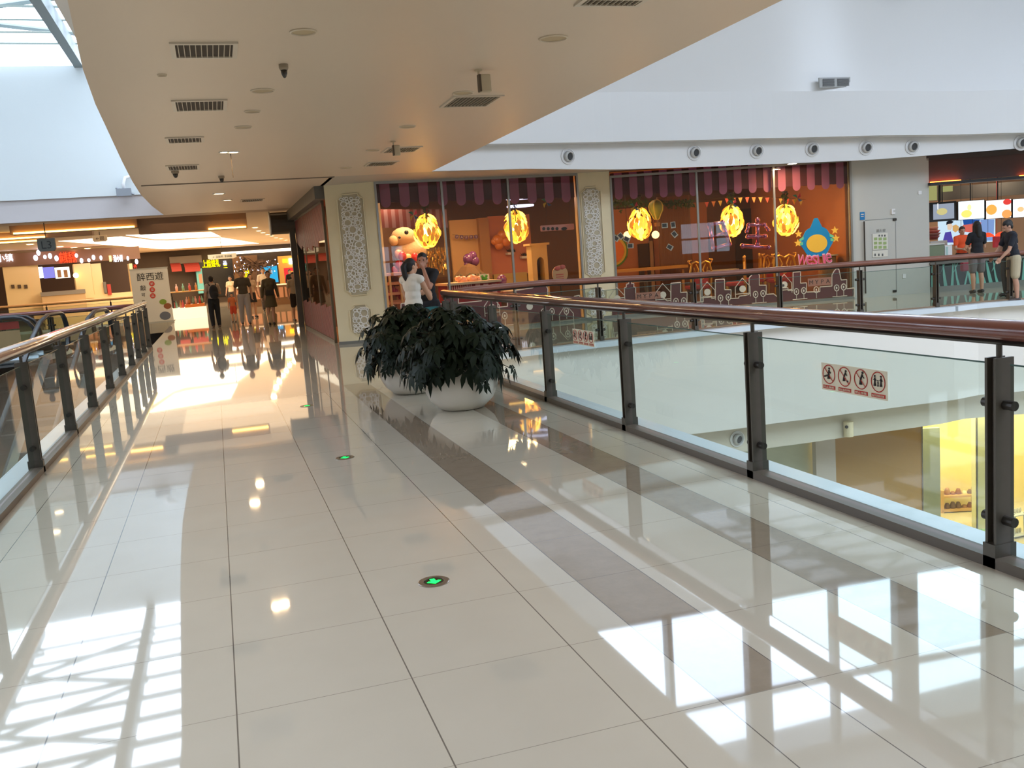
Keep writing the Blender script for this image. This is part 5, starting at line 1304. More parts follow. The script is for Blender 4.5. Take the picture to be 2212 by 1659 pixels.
# ================================================================ fittings on the slab ceiling
Z0 = 3.2
def disc_fix(x, y, rpx, label, name='ceiling_speaker', cat='ceiling fixture', col=(196, 172, 140), group='flush round ceiling fixtures', dark=False):
    c = G(x, y, Z0); r = (G(x + rpx, y, Z0) - G(x - rpx, y, Z0)).length / 2
    r = min(r, .14)
    t = thing(name, label, cat, c, 0, group)
    mb = MB(); mb.lathe([(r, 0), (r, -.008), (r * .9, -.012), (r * .86, -.004)], (c.x, c.y, Z0), 28, cap=False); mb.build('trim_ring', mat('fix_ring', (208, 190, 164), .4), t)
    mb = MB(); mb.lathe([(.001, -.003), (r * .86, -.003)], (c.x, c.y, Z0), 28); mb.build('cover', mat('fix_cover', (188, 164, 128), .6), t)
for x, y, r, lb_ in ((655, 68, 30, 'large flush round ceiling fixture right of the white-vaned grille, at the top of the photo'), (567, 195, 26, 'flush round ceiling fixture below the smoke detector'), (545, 240, 18, 'small flush round fixture just above the third in its row'),
                     (525, 274, 19, 'flush round ceiling fixture lowest in the left row'), (1195, 82, 30, 'flush round ceiling fixture nearest the right ceiling edge'), (1000, 200, 22, 'faint flush round fixture beside the hanging box, right part of the ceiling'),
                     (880, 273, 17, 'flush round ceiling fixture between the two hanging boxes'), (806, 324, 14, 'faint flush round fixture left of the further hanging box'), (746, 362, 12, 'tiny flush round fixture nearest the stone column')):
    disc_fix(x, y, r, lb_)
def grille(px, label, depth=.09):
    P = [G(x, y, Z0) for x, y in px]   # far-left, far-right, near-right, near-left
    x0 = (P[0].x + P[3].x) / 2; x1 = (P[1].x + P[2].x) / 2; y0 = (P[2].y + P[3].y) / 2; y1 = (P[0].y + P[1].y) / 2
    x0, x1 = min(x0, x1), max(x0, x1); y0, y1 = min(y0, y1), max(y0, y1)
    t = thing('air_grille', label, 'air vent', ((x0 + x1) / 2, (y0 + y1) / 2, Z0), 0, 'rectangular air grilles in the ceiling')
    mb = MB(); f = .035
    mb.bb(x0, x1, y0, y0 + f, Z0 - .014, Z0); mb.bb(x0, x1, y1 - f, y1, Z0 - .014, Z0); mb.bb(x0, x0 + f, y0 + f, y1 - f, Z0 - .014, Z0); mb.bb(x1 - f, x1, y0 + f, y1 - f, Z0 - .014, Z0)
    mb.build('frame', mat('grille_white', (206, 192, 172), .4), t)
    mb = MB(); mb.bb(x0 + f, x1 - f, y0 + f, y1 - f, Z0 - .003, Z0 - .001); mb.build('duct_back', mat('duct_dark', (74, 60, 46), .7), t)
    mb = MB(); n = max(5, int((x1 - x0) / .045))
    for k in range(n):
        xx = x0 + f + (x1 - x0 - 2 * f) * (k + .5) / n; mb.box((xx, (y0 + y1) / 2, Z0 - .009), (.006, y1 - y0 - 2 * f, .012))
    mb.build('vanes', mat('vane', (176, 162, 140), .4), t)
grille([(364, 88), (514, 93), (511, 125), (371, 121)], 'largest ceiling air grille with white vanes, upper left of the slab')
grille([(370, 213), (492, 217), (488, 239), (372, 236)], 'ceiling air grille with bright patches, second in the left row')
grille([(356, 295), (442, 296), (440, 307), (358, 307)], 'third ceiling air grille in the left row')
grille([(357, 356), (432, 356), (430, 366), (360, 366)], 'farthest ceiling air grille in the left row, with a dome camera beside it')
grille([(975, 206), (1081, 206), (1058, 229), (957, 229)], 'ceiling air grille under the nearer hanging box')
grille([(1262, -8), (1400, -6), (1380, 12), (1240, 10)], 'ceiling air grille cut by the top edge of the photo')
grille([(838, 317), (910, 317), (896, 328), (825, 328)], 'ceiling air grille behind the further hanging box')
grille([(797, 349), (861, 348), (849, 357), (789, 357)], 'thin far ceiling air grille near the right ceiling edge')
grille([(520, 430), (570, 429), (570, 434), (520, 435)], 'tiny far ceiling air grille right of the two lit downlights')
def hang_box(x, y, top, w, h, label):
    c = G(*top, Z0); q = PY(x, y, c.y)
    t = thing('hanging_box', label, 'antenna', (c.x, c.y, Z0), 0, 'pale hanging boxes under the ceiling')
    D = (q - CAMP).length; w = w / FPX * D; h = h / FPX * D
    mb = MB(); mb.box((q.x, q.y, q.z), (w, .05, h)); mb.build('housing', mat('box_pale', (196, 178, 148), .4), t, bevel=.012)
    mb = MB(); mb.box((q.x - w * .52, q.y - .004, q.z), (w * .2, .06, h * .95)); mb.build('back_plate', mat('box_dark', (86, 70, 52), .5), t)
    mb = MB(); mb.tube([(c.x, c.y, Z0), (c.x, c.y, q.z)], .01, 8); mb.tube([(c.x, c.y, q.z), (q.x - w * .4, q.y, q.z)], .01, 6); mb.lathe([(.035, 0), (.035, -.015)], (c.x, c.y, Z0), 12); mb.build('hanger', mat('box_pale', (196, 178, 148), .4), t)
hang_box(1048, 180, (1033, 150), 24, 36, 'nearer pale box hanging on a rod below the ceiling, above its grille')
hang_box(857, 325, (849, 305), 14, 22, 'further pale box hanging on a rod in front of a distant grille')
def dome(x, y, r, label, name, cat, dark=True, stem=.0):
    r *= .62
    c = G(x, y, Z0); t = thing(name, label, cat, c)
    mb = MB(); mb.lathe([(r, 0), (r, -.03), (r * .8, -.045)], (c.x, c.y, Z0), 20); mb.build('base', mat('dome_base', (150, 132, 108), .5), t)
    mb = MB(); mb.lathe([(r * .72, -.045), (r * .62, -.075), (r * .35, -.1), (.001, -.108)], (c.x, c.y, Z0), 18); mb.build('dome', mat('dome_dark', (60, 52, 44), .15), t, smooth=True)
dome(612, 139, .06, 'small dark round smoke detector on the ceiling between two flush fixtures', 'smoke_detector', 'smoke detector')
dome(378, 369, .09, 'dome camera hanging at the farthest left air grille', 'dome_camera', 'camera')
dome(478, 380, .08, 'small dome sensor at the ceiling joint below the lit lamp', 'ceiling_sensor', 'sensor')
disc_fix(350, 161, 11, 'tiny sensor disc left of the grilles on the ceiling', 'ceiling_sensor', 'sensor', group=None)
def lit(x, y, r, label, z=Z0, e=10, group='lit ceiling downlights', power=10):
    c = G(x, y, z); t = thing('downlight', label, 'ceiling light', c, 0, group)
    mb = MB(); mb.lathe([(r, 0), (r * 1.25, 0), (r * 1.25, -.012), (r, -.012)], (c.x, c.y, z), 20, cap=False); mb.build('trim_ring', m_white, t)
    mb = MB(); mb.lathe([(.001, -.006), (r, -.006)], (c.x, c.y, z), 20); mb.build('lens', emis('lens_warm', (255, 226, 170), e), t)
    if power:
        l = area('downlight_beam', (c.x, c.y, z - .03), r * 2, power, (255, 214, 160))
    return c
c = lit(484, 328, .055, 'left lamp of the bright pair on the bridge ceiling', power=8); c = lit(503, 328, .07, 'right lamp of the bright pair on the bridge ceiling', power=8)
mb = MB(); q = G(498, 332, Z0); mb.tube([(q.x, q.y, Z0), (q.x, q.y, Z0 - .32)], .006, 6); o = mb.build('hanging_rod', m_dark); tag(o, 'thin dark rod hanging beside the bright lamp pair', 'rod')
lit(473, 418, .1, 'lit downlight past the ceiling joint, left of its pair'); lit(491, 432, .09, 'lit downlight past the ceiling joint, right and further')
for i, (x, y) in enumerate(((551, 492), (559, 499), (568, 503), (578, 507), (587, 510), (596, 514), (607, 516), (617, 519), (629, 521))):
    lit(x, y, .11, 'lit downlight in the curved row over the hall', z=3.34, e=6, group='row of downlights over the hall', power=16)
for i, (x, y) in enumerate(((65, 528), (130, 533), (160, 535), (189, 537), (217, 540), (243, 541), (269, 542), (428, 549), (449, 549), (468, 549), (524, 551), (542, 551), (577, 551), (594, 552), (610, 551))):
    if G(x, y, 3.34).y > 59: continue
    lit(x, y, .14, 'small lit downlight far down the hall ceiling', z=3.34, e=5, group='far downlights over the hall shops', power=0)
# camera bracket on the atrium wall, not a lamp
q = PY(268, 412, YW - .15); t = thing('wall_camera_bracket', 'pale camera bracket on the white atrium wall beside the ceiling edge', 'lamp', q, 0)
mb = MB(); mb.tube([PY(285, 380, YW - .05), PY(270, 384, YW - .2), PY(266, 398, YW - .25), PY(269, 412, YW - .25)], .04, 8); mb.build('arm', m_white, t, smooth=True)
mb = MB(); mb.box(q + Vector((0, -.1, -.05)), (.34, .2, .18)); mb.tube([PY(250, 406, YW - .3), PY(290, 420, YW - .3)], .03, 6); mb.build('bracket_head', mat('bracket_grey', (150, 156, 164), .4), t)

# ================================================================ hall ceiling features
LEDC = emis('led_strip', (255, 196, 96), 6)
def dropbeam(x0, yt0, yb0, x1, yt1, yb1, Y, label, strip=None):
    a, b = PY(x0, yb0, Y), PY(x1, yb1, Y); zb_ = (a.z + b.z) / 2
    t = thing('ceiling_beam', label, 'beam', ((a.x + b.x) / 2, Y, zb_), 0, 'dropped ceiling beams with light strips')
    mb = MB(); mb.bb(a.x, b.x, Y, Y + .5, zb_, 3.35); mb.build('box', mat('dropbeam', (150, 118, 92), .6), t)
    if strip:
        a, b = PY(strip[0], strip[1], Y), PY(strip[2], strip[3], Y)
        mb = MB(); mb.bb(a.x, b.x, Y - .06, Y - .005, zb_ - .0, zb_ + .045); mb.build('light_strip', LEDC, t)
dropbeam(22, 489, 507, 297, 478, 491, 27.6, 'left dropped brown ceiling beam with a yellow light strip', (30, 507, 291, 493))
dropbeam(-40, 505, 518, 200, 500, 510, 31.5, 'second brown ceiling beam with a yellow strip, behind the first', (-40, 517, 98, 510))
dropbeam(300, 487, 502, 535, 481, 495, 27.9, 'right dropped brown ceiling beam in front of the glowing ceiling', (451, 499, 532, 496))
dropbeam(-40, 520, 528, 90, 515, 521, 36, 'third, farthest brown ceiling beam at the left edge', (-40, 527, 86, 520))
GLOW = emis('luminous_ceiling', (255, 238, 208), 2.6)
def luminous(pts, label):
    mb = MB(); P = [G(x, y, 3.345) for x, y in pts]; mb.poly([tuple(p) for p in P][::-1]); mb.poly([(p.x, p.y, 3.349) for p in P])
    o = mb.build('luminous_panel', GLOW); tag(o, label, 'ceiling light', 'glowing ceiling panels in the hall')
luminous([(271, 508), (456, 501), (477, 511), (362, 517), (334, 517)], 'front glowing white ceiling panel in the hall')
luminous([(125, 521), (262, 511), (334, 519.5), (362, 520), (478, 513), (560, 526), (362, 538), (335, 537)], 'wide glowing white ceiling panel behind the front one')

area('luminous_light', (-3.5, 36, 3.3), (10, 5), 80, (255, 232, 196))
def hang_sign(x, y, w, h, Y, txt, label, col, tcol, rod_top=3.3, e=0):
    q = PY(x, y, Y); D = (q - CAMP).length; w_, h_ = w / FPX * D, h / FPX * D
    t = thing('hanging_sign', label, 'sign', q)
    W_ = Wall((q.x - 5, Y), (q.x + 5, Y))
    mb = MB(); W_.M; mb.prism([(5 - w_ * .42, q.z - h_ / 2), (5 + w_ * .38, q.z - h_ / 2), (5 + w_ / 2, q.z - h_ * .3), (5 + w_ / 2, q.z + h_ / 2), (5 - w_ / 2, q.z + h_ / 2), (5 - w_ / 2, q.z - h_ * .3)], -.05, .05, W_.M); mb.build('board', col, t)
    mb = MB(); add_text(mb, txt, W_.M @ Matrix.Translation((5, q.z, .053)), h=h_ * .6 if len(txt) < 4 else h_ * .45, d=.006); mb.build('letters', tcol, t)
    mb = MB(); mb.tube([(q.x, Y, q.z + h_ / 2), (q.x, Y, rod_top)], .012, 6); mb.build('rod', m_dark, t)
hang_sign(101, 529, 31, 24, 25.6, 'L3', 'grey hanging level sign reading L3 at the left', mat('sign_grey', (84, 84, 78), .5), mat('sign_black', (30, 30, 28), .5), 3.22)
hang_sign(216, 515, 26, 12, 33, '←圆', 'small pale hanging sign with an arrow in front of the glowing ceiling', mat('sign_cream', (246, 222, 186), .4), mat('sign_brownish', (110, 84, 66), .5))
hang_sign(480, 554, 56, 10, 44, '← 卫生间  手扶梯', 'long white hanging sign above the yellow neon sign', mat('sign_white', (208, 204, 190), .4), mat('sign_black', (30, 30, 28), .5), 3.3)

# ================================================================ shop fronts at the far end of the left void
LF = Wall((-14.5, 44), (-3.2, 46.5))
m_cr2 = mat('cream_lit', (244, 214, 160), .5)
mb = MB(); LF.panel(mb, -3, LF.len, 0, 3.3, -3.2, -3.0); struct('wall_hall_left', mb, mat('hall_dark', (72, 50, 38), .7))
mb = MB(); LF.pxpanel(mb, -30, 541, 303, 569, -.3, .0); struct('beam_sign_band', mb, mat('sign_band', (120, 84, 62), .6))
for i, (x0, y0, x1, y1) in enumerate(((12, 569, 66, 676), (66, 569, 90, 690), (163, 569, 200, 645), (200, 569, 222, 640), (283, 569, 290, 640))):
    mb = MB(); LF.pxpanel(mb, x0, y0, x1, y1, -.6, -.05 - .06 * (i % 2)); struct('column_hall', mb, m_cr2)
mb = MB(); LF.pxpanel(mb, 90, 637, 300, 690, -.6, -.1); struct('wall_counter_front', mb, m_cr2)
def neon(wall, x, y, w, h, txt, col, e, label, off=.08, name='neon_sign', vertical=False):
    s, z = wall.sz(x, y, off); s1, _ = wall.sz(x + w / 2, y, off); ww = (s1 - s) * 2; _, z1 = wall.sz(x, y - h / 2, off); hh = (z1 - z) * 2
    mb = MB()
    if vertical:
        for k, c in enumerate(txt): add_text(mb, c, wall.M @ Matrix.Translation((s, z + hh * (.5 - (k + .5) / len(txt)), off)), w=ww, h=hh / len(txt) * .9, d=.05)
    else: add_text(mb, txt, wall.M @ Matrix.Translation((s, z, off)), w=ww, h=hh, d=.05)
    o = mb.build(name, emis('neon_%d_%d_%d_%s' % (*col, e), col, e)); tag(o, label, 'sign'); return o
neon(LF, 10, 557, 36, 17, '小镇', (240, 240, 255), 3, 'white lit characters cut by the left edge of the photo')
neon(LF, 146, 556, 36, 24, '麻辣香锅', (255, 60, 30), 2.5, 'red lit sign characters in the middle of the brown band')
neon(LF, 255, 558, 20, 15, '湘小厨', (240, 240, 255), 3, 'small white lit characters at the right of the brown band')
mb = MB(); LF.pxpanel(mb, 236, 552, 241, 565, .02, .08); o = mb.build('lit_emblem', emis('emblem', (250, 210, 130), 2)); tag(o, 'oval yellow lit emblem left of the small white characters', 'sign')
neon(LF, 292, 576, 7, 8, '开', (255, 50, 30), 2, 'tiny red lit character above the banner')
lamps_px = ((77, 557, 4, 5.5), (83, 546, 3.5, 5.5), (97, 555, 3, 4), (108, 553, 3.4, 5.5), (122, 558, 3.5, 5.5), (165, 552, 2.8, 4), (176, 563, 3.2, 5), (192, 562, 2.8, 3.6), (202, 556, 3.2, 5), (218, 557, 2.5, 4.5), (276, 558, 2.2, 4.5), (295, 565, 3, 5))
for x, y, a, b in lamps_px:
    q = LF.at(x, y, .4); k = (q - CAMP).length / FPX; mb = MB(); mb.ball(q, (a * k, a * k, b * k), 10)
    o = mb.build('lantern', emis('lantern_white', (240, 232, 255), 4), smooth=True); tag(o, 'white oval lantern hanging before the brown sign band', 'lantern', 'white oval lanterns along the sign band')
mb = MB(); q = LF.at(164, 595, .2); mb.ball(q, .12, 12); o = mb.build('globe_lamp', emis('globe_warm', (255, 220, 150), 5), smooth=True); tag(o, 'warm round globe lamp beside the far menu screens', 'lamp')
for i, (x0, x1, c, e, lb_) in enumerate(((79, 93, (235, 245, 255), 2.6, 'plain white far menu screen, left of the purple one'), (93.5, 118, (120, 116, 190), 1.2, 'purple far menu screen'), (119, 151, (226, 216, 190), 1.6, 'far menu screen showing two cups'))):
    t = thing('menu_screen', lb_, 'screen', LF.at((x0 + x1) / 2, 600, -.5)); mb = MB(); LF.pxpanel(mb, x0, 577, x1, 601, -.6, -.5); mb.build('display', emis('farscreen_%d' % i, c, e), t)
    if i == 2:
        for x in (128, 142):
            mb = MB(); LF.pxpanel(mb, x - 4, 583, x + 4, 599, -.5, -.48); mb.build('cup_picture', mat('cup', (176, 130, 90), .5), t)
mb = MB(); LF.pxpanel(mb, 24, 615, 31, 623, -.1, .02); LF.pxpanel(mb, 39, 615, 45, 623, -.1, .02); LF.pxpanel(mb, 53, 615, 59, 623, -.1, .02)
t = thing('column_plaques', 'row of three dark square plaques on the far cream column', 'sign', LF.at(42, 623, .0))
for x in (28, 42, 56):
    mb = MB(); LF.pxpanel(mb, x - 3.5, 615, x + 3.5, 623, -.1, .02); mb.build('plaque', mat('plaque_dark', (90, 70, 52), .6), t)
plate('poster_stand', 'red and white poster standing in the far dark doorway', 'poster', (231, 614, 239, 637), mat('poster_red', (190, 60, 50), .5), wall=LF, th=-.2)
plate('poster_stand', 'narrow grey menu board left of the red poster', 'poster', (223, 609, 229, 633), mat('poster_grey', (120, 110, 100), .5), wall=LF, th=-.2)
t = thing('ice_cream_freezer', 'low glass-topped food counter under the far menu screens', 'counter', LF.at(130, 640, .3)); mb = MB(); LF.pxpanel(mb, 88, 628, 185, 637, .04, .6); mb.build('glass_top', mat('freezer_top', (150, 140, 130), .15), t)
mb = MB(); LF.panel(mb, LF.sz(90, 640, .55)[0], LF.sz(185, 640, .55)[0], 0, LF.sz(137, 637, .55)[1], .04, .55); mb.build('body', mat('freezer_body', (220, 180, 130), .4), t)
# row across the very end of the hall
HE = Wall((-6.5, 60), (6.5, 62))
mb = MB(); HE.panel(mb, -8, 14, 0, 3.35, -.3, 0); struct('wall_hall_end', mb, mat('hall_end', (60, 46, 36), .7))
mb = MB(); HE.pxpanel(mb, 366, 553, 436, 569, 0, .2); struct('beam_grey', mb, mat('grey_fascia', (110, 100, 92), .6))
for i, (x0, x1) in enumerate(((366, 390), (395, 430))):
    s0, z0 = HE.sz(x0, 569, .1); s1, z1 = HE.sz(x1, 586, .1); mb = MB()
    for k in range(6):
        a0, a1 = k * PI / 12, (k + 1) * PI / 12; f = lambda a: (.1 + .7 * math.sin(a), z0 - (z0 - z1) * (1 - math.cos(a)))
        (o0, h0), (o1, h1) = f(a0), f(a1); mb.add([HE.W(s0, h0, o0), HE.W(s1, h0, o0), HE.W(s1, h1, o1), HE.W(s0, h1, o1)], [(0, 1, 2, 3)])
    o = mb.build('awning', mat('awning_red', (150, 50, 44), .7), smooth=True); tag(o, ('curved dark red awning just right of the banner', 'wider curved dark red awning beside the teal post')[i], 'awning')
mb = MB(); HE.pxpanel(mb, 434, 562, 506, 640, 0, .15); struct('wall_black_shop', mb, mat('black_shop', (24, 22, 22), .3))
mb = MB(); HE.pxpanel(mb, 505, 552, 560, 640, 0, .1); struct('wall_brown_shop', mb, mat('brown_shop', (110, 78, 52), .6))
mb = MB(); HE.pxpanel(mb, 604, 552, 650, 640, 0, .1); struct('wall_yellow_shop', mb, mat('yellow_shop', (230, 184, 100), .6))
neon(HE, 456, 569, 38, 17, '上煌煌礼', (255, 226, 0), 3, 'large yellow lit characters on the black far shop', .25)
neon(HE, 486, 568, 8, 9, '品', (220, 225, 255), 3, 'single white lit character right of the yellow ones', .25)
neon(HE, 487, 576, 8, 5, '二', (255, 226, 0), 2.8, 'small yellow lit character under the white one', .25)
neon(HE, 533, 583, 12, 34, '香瓜', (255, 220, 0), 3, 'vertical yellow lit sign over the man in grey', .6, vertical=True)
t = thing('teal_post', 'teal display post with a small picture beside the far red awning', 'display post', HE.at(432, 632, .6)); mb = MB(); HE.pxpanel(mb, 426, 580, 439, 634, .3, .6); mb.build('post', mat('teal_post', (96, 176, 186), .5), t)
mb = MB(); HE.pxpanel(mb, 430, 592, 437, 612, .6, .62); mb.build('picture', mat('post_pic', (206, 130, 110), .5), t)
t = thing('dark_tree', 'dark artificial tree with tiny lights hanging over the hall end', 'tree', HE.at(560, 640, 2)); mb = MB(); lm = MB(); rnd = random.Random(21)
q0 = HE.at(560, 590, 2.0); mb.tube([(q0.x, q0.y, 0), q0, HE.at(555, 565, 2.0)], [.14, .12, .08], 8)
for k in range(46):
    a = HE.at(rnd.uniform(535, 565), rnd.uniform(565, 580), 2.0); b = HE.at(rnd.uniform(503, 604), rnd.uniform(556, 592), 1.4 + rnd.uniform(0, 1.4)); mb.tube([a, (a + b) / 2 + Vector((0, 0, .15)), b], [.03, .02, .008], 4)
    for j in range(5):
        c = a.lerp(b, rnd.uniform(.3, 1)) + Vector((rnd.uniform(-.2, .2), rnd.uniform(-.2, .2), rnd.uniform(-.15, .1))); v = Vector((rnd.uniform(-.12, .12), 0, rnd.uniform(-.12, .12)))
        mb.add([c - v, c + Vector((v.z, .05, -v.x)) * .5, c + v, c - Vector((v.z, .05, -v.x)) * .5], [(0, 1, 2, 3)])
    lm.ball(b, .022 if k % 2 else .03, 6)
mb.build('branches', mat('tree_brown', (58, 38, 26), .8), t); lm.build('tiny_lights', emis('tiny_lights', (220, 226, 255), 6), t)
t = thing('blue_poster', 'bright blue hanging poster at the hall end', 'poster', HE.at(580, 612, 1)); mb = MB(); HE.pxpanel(mb, 561, 575, 600, 611, .96, 1.0); mb.build('sheet', emis('blue_sheet', (60, 176, 224), .8), t)
mb = MB(); s, z = HE.sz(580, 588, 1.0); add_text(mb, '欢迎', HE.M @ Matrix.Translation((s, z, 1.005)), w=.5, d=.01); mb.build('letters', m_white, t)
t = thing('red_banner', 'tall red banner at the right of the hall end', 'banner', HE.at(628, 655, 2)); mb = MB(); HE.pxpanel(mb, 617, 578, 642, 655, 1.96, 2.0); mb.build('cloth', emis('red_cloth', (240, 56, 60), .8), t)
mb = MB(); s, z = HE.sz(629, 592, 2); add_text(mb, '惠', HE.M @ Matrix.Translation((s, z, 2.005)), h=.4, d=.01); mb.build('letter', mat('banner_yellow', (250, 210, 80), .5), t)
mb = MB(); HE.pxpanel(mb, 625, 558, 636, 570, .1, .2); o = mb.build('light_box', emis('white_box', (255, 250, 235), 4)); tag(o, 'white light box above the red banner', 'light')
mb = MB(); HE.pxpanel(mb, 611, 559, 621, 568, .1, .2); o = mb.build('light_box', emis('orange_box', (255, 170, 30), 2.5)); tag(o, 'orange light box left of the white light box', 'light')
mb = MB(); HE.pxpanel(mb, 478, 540, 636, 546, .3, .4); o = mb.build('luminous_panel', GLOW); tag(o, 'thin far glowing strip high above the yellow sign at the hall end', 'ceiling light')
# kiosk with white counter
KQ = Wall((-4.5, 39.2), (1.0, 39.4))
t = thing('kiosk', 'glowing white kiosk counter with an orange ledge and small bottles on it', 'counter', KQ.at(410, 692, 0)); 
s0, s1 = KQ.sz(373, 680, 0)[0], KQ.sz(448, 680, 0)[0]; zt3 = KQ.sz(410, 664, 0)[1]
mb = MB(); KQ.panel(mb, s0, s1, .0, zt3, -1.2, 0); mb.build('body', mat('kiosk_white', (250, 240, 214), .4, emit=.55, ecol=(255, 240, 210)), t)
mb = MB(); KQ.panel(mb, s0 + .5, s1, zt3, zt3 + .12, -.9, .0); mb.build('ledge', mat('kiosk_orange', (220, 120, 50), .5), t)
mb = MB(); KQ.panel(mb, s0, s1 + .05, zt3 + .62, zt3 + .66, -.9, -.1); mb.build('upper_ledge', mat('kiosk_wood', (220, 160, 90), .5), t)
rnd = random.Random(6)
mb = MB(); KQ.panel(mb, s0 + .03, s0 + .06, zt3, zt3 + .64, -.5, -.45); KQ.panel(mb, s1 - .03, s1, zt3, zt3 + .64, -.5, -.45); mb.build('upright', m_dark, t)
for k in range(14):
    s = s0 + .1 + (s1 - s0 - .15) * k / 14; lower = k % 3 != 2; z = (zt3 + (.12 if s > s0 + .5 else 0)) if lower else zt3 + .66
    c = ((200, 90, 90), (120, 170, 150), (226, 180, 170), (190, 130, 80))[k % 4]; mb = MB(); mb.lathe([(.045, 0), (.05, .18), (.02, .24), (.02, .3)], KQ.W(s, z, -.4), 10)
    nm = ('red', 'green', 'pink', 'amber')[k % 4]; o = mb.build('bottle', mat('bottle_' + nm, c, .3), smooth=True); tag(o, nm + ' bottle on the ' + ('lower' if lower else 'upper') + ' ledge of the glowing kiosk', 'bottle', nm + ' bottles on the kiosk, ' + ('lower' if lower else 'upper') + ' ledge')
mb = MB(); KQ.panel(mb, s1 + .15, s1 + .75, .5, 1.1, -2.2, -2.0); KQ.panel(mb, s1 + 2.2, s1 + 4.2, 0, .9, -6, -5.6); o = None
t = thing('display_case', 'brown glass-fronted display case in the middle of the hall behind the people', 'display case', HE.at(560, 640, 6)); q = G(585, 660); mb = MB(); mb.bb(q.x - 1.6, q.x + 1.9, q.y, q.y + .8, 0, .95); mb.build('body', mat('case_brown', (120, 86, 60), .3), t)
mb = MB(); mb.bb(q.x - 1.65, q.x + 1.95, q.y - .05, q.y + .85, .95, 1.0); mb.build('top', mat('case_top', (250, 226, 190), .3, emit=.4, ecol=(255, 230, 190)), t)
mb = MB()
for k in range(12): mb.bb(q.x - 1.5 + k * .28, q.x - 1.3 + k * .28, q.y - .02, q.y, .35, .85)
mb.build('goods_pictures', mat('case_goods', (196, 140, 110), .5), t)
# roll-up banner
BW = Wall((-3.6, 37.6), (0, 37.7))
t = thing('roll_up_banner', 'white roll-up banner with black characters and red discs at the end of the left rail', 'banner', BW.at(330, 692, 0))
mb = MB(); s0, s1 = BW.sz(287, 640)[0], BW.sz(369, 640)[0]; zt3 = BW.sz(330, 580)[1]; BW.panel(mb, s0, s1, .05, zt3, -.01, 0); mb.build('sheet', mat('banner_white', (226, 224, 216), .5), t)
mb = MB(); BW.panel(mb, s0 - .02, s1 + .02, zt3, zt3 + .03, -.03, .02); BW.panel(mb, s0 - .02, s1 + .02, 0, .06, -.12, .08); mb.build('roll_base', m_grey, t)
mb = MB(); s, z = BW.sz(324, 597, .01); add_text(mb, '醉西遊', BW.M @ Matrix.Translation((s, z, .005)), w=(BW.sz(353, 597)[0] - BW.sz(296, 597)[0]), d=.006); mb.build('title', mat('ink_black', (40, 36, 34), .6), t)
mb = MB()
for k, c in enumerate('敲可爱'):
    s, z = BW.sz(309 + k * .8, 622 + k * 15, .01); add_text(mb, c, BW.M @ Matrix.Translation((s, z, .005)), h=.2 if k == 0 else .12, d=.006)
mb.build('side_text', mat('ink_black', (40, 36, 34), .6), t)
for k, c in enumerate('新菜品'):
    s, z = BW.sz(328 + k, 613 + k * 13, .01); mb = MB(); mb.prism([(s + .1 * math.cos(a * PI / 9), z + .1 * math.sin(a * PI / 9)) for a in range(18)], 0, .006, BW.M); dsc = mb.build('red_disc', mat('disc_red', (206, 70, 58), .5), t)
    mb = MB(); add_text(mb, c, BW.M @ Matrix.Translation((s, z, .009)), h=.1, d=.004); mb.build('character', m_white, dsc)
for nm, x, y, r, c in (('green_dish', 352, 652, .13, (130, 160, 60)), ('brown_dish', 362, 661, .14, (150, 90, 56)), ('pan', 357, 682, .2, (110, 116, 130))):
    s, z = BW.sz(x, y, .01); mb = MB(); mb.prism([(min(s + r * math.cos(a * PI / 9), s1), z + r * .8 * math.sin(a * PI / 9)) for a in range(18)], 0, .005, BW.M); mb.build(nm, mat(nm, c, .5), t)

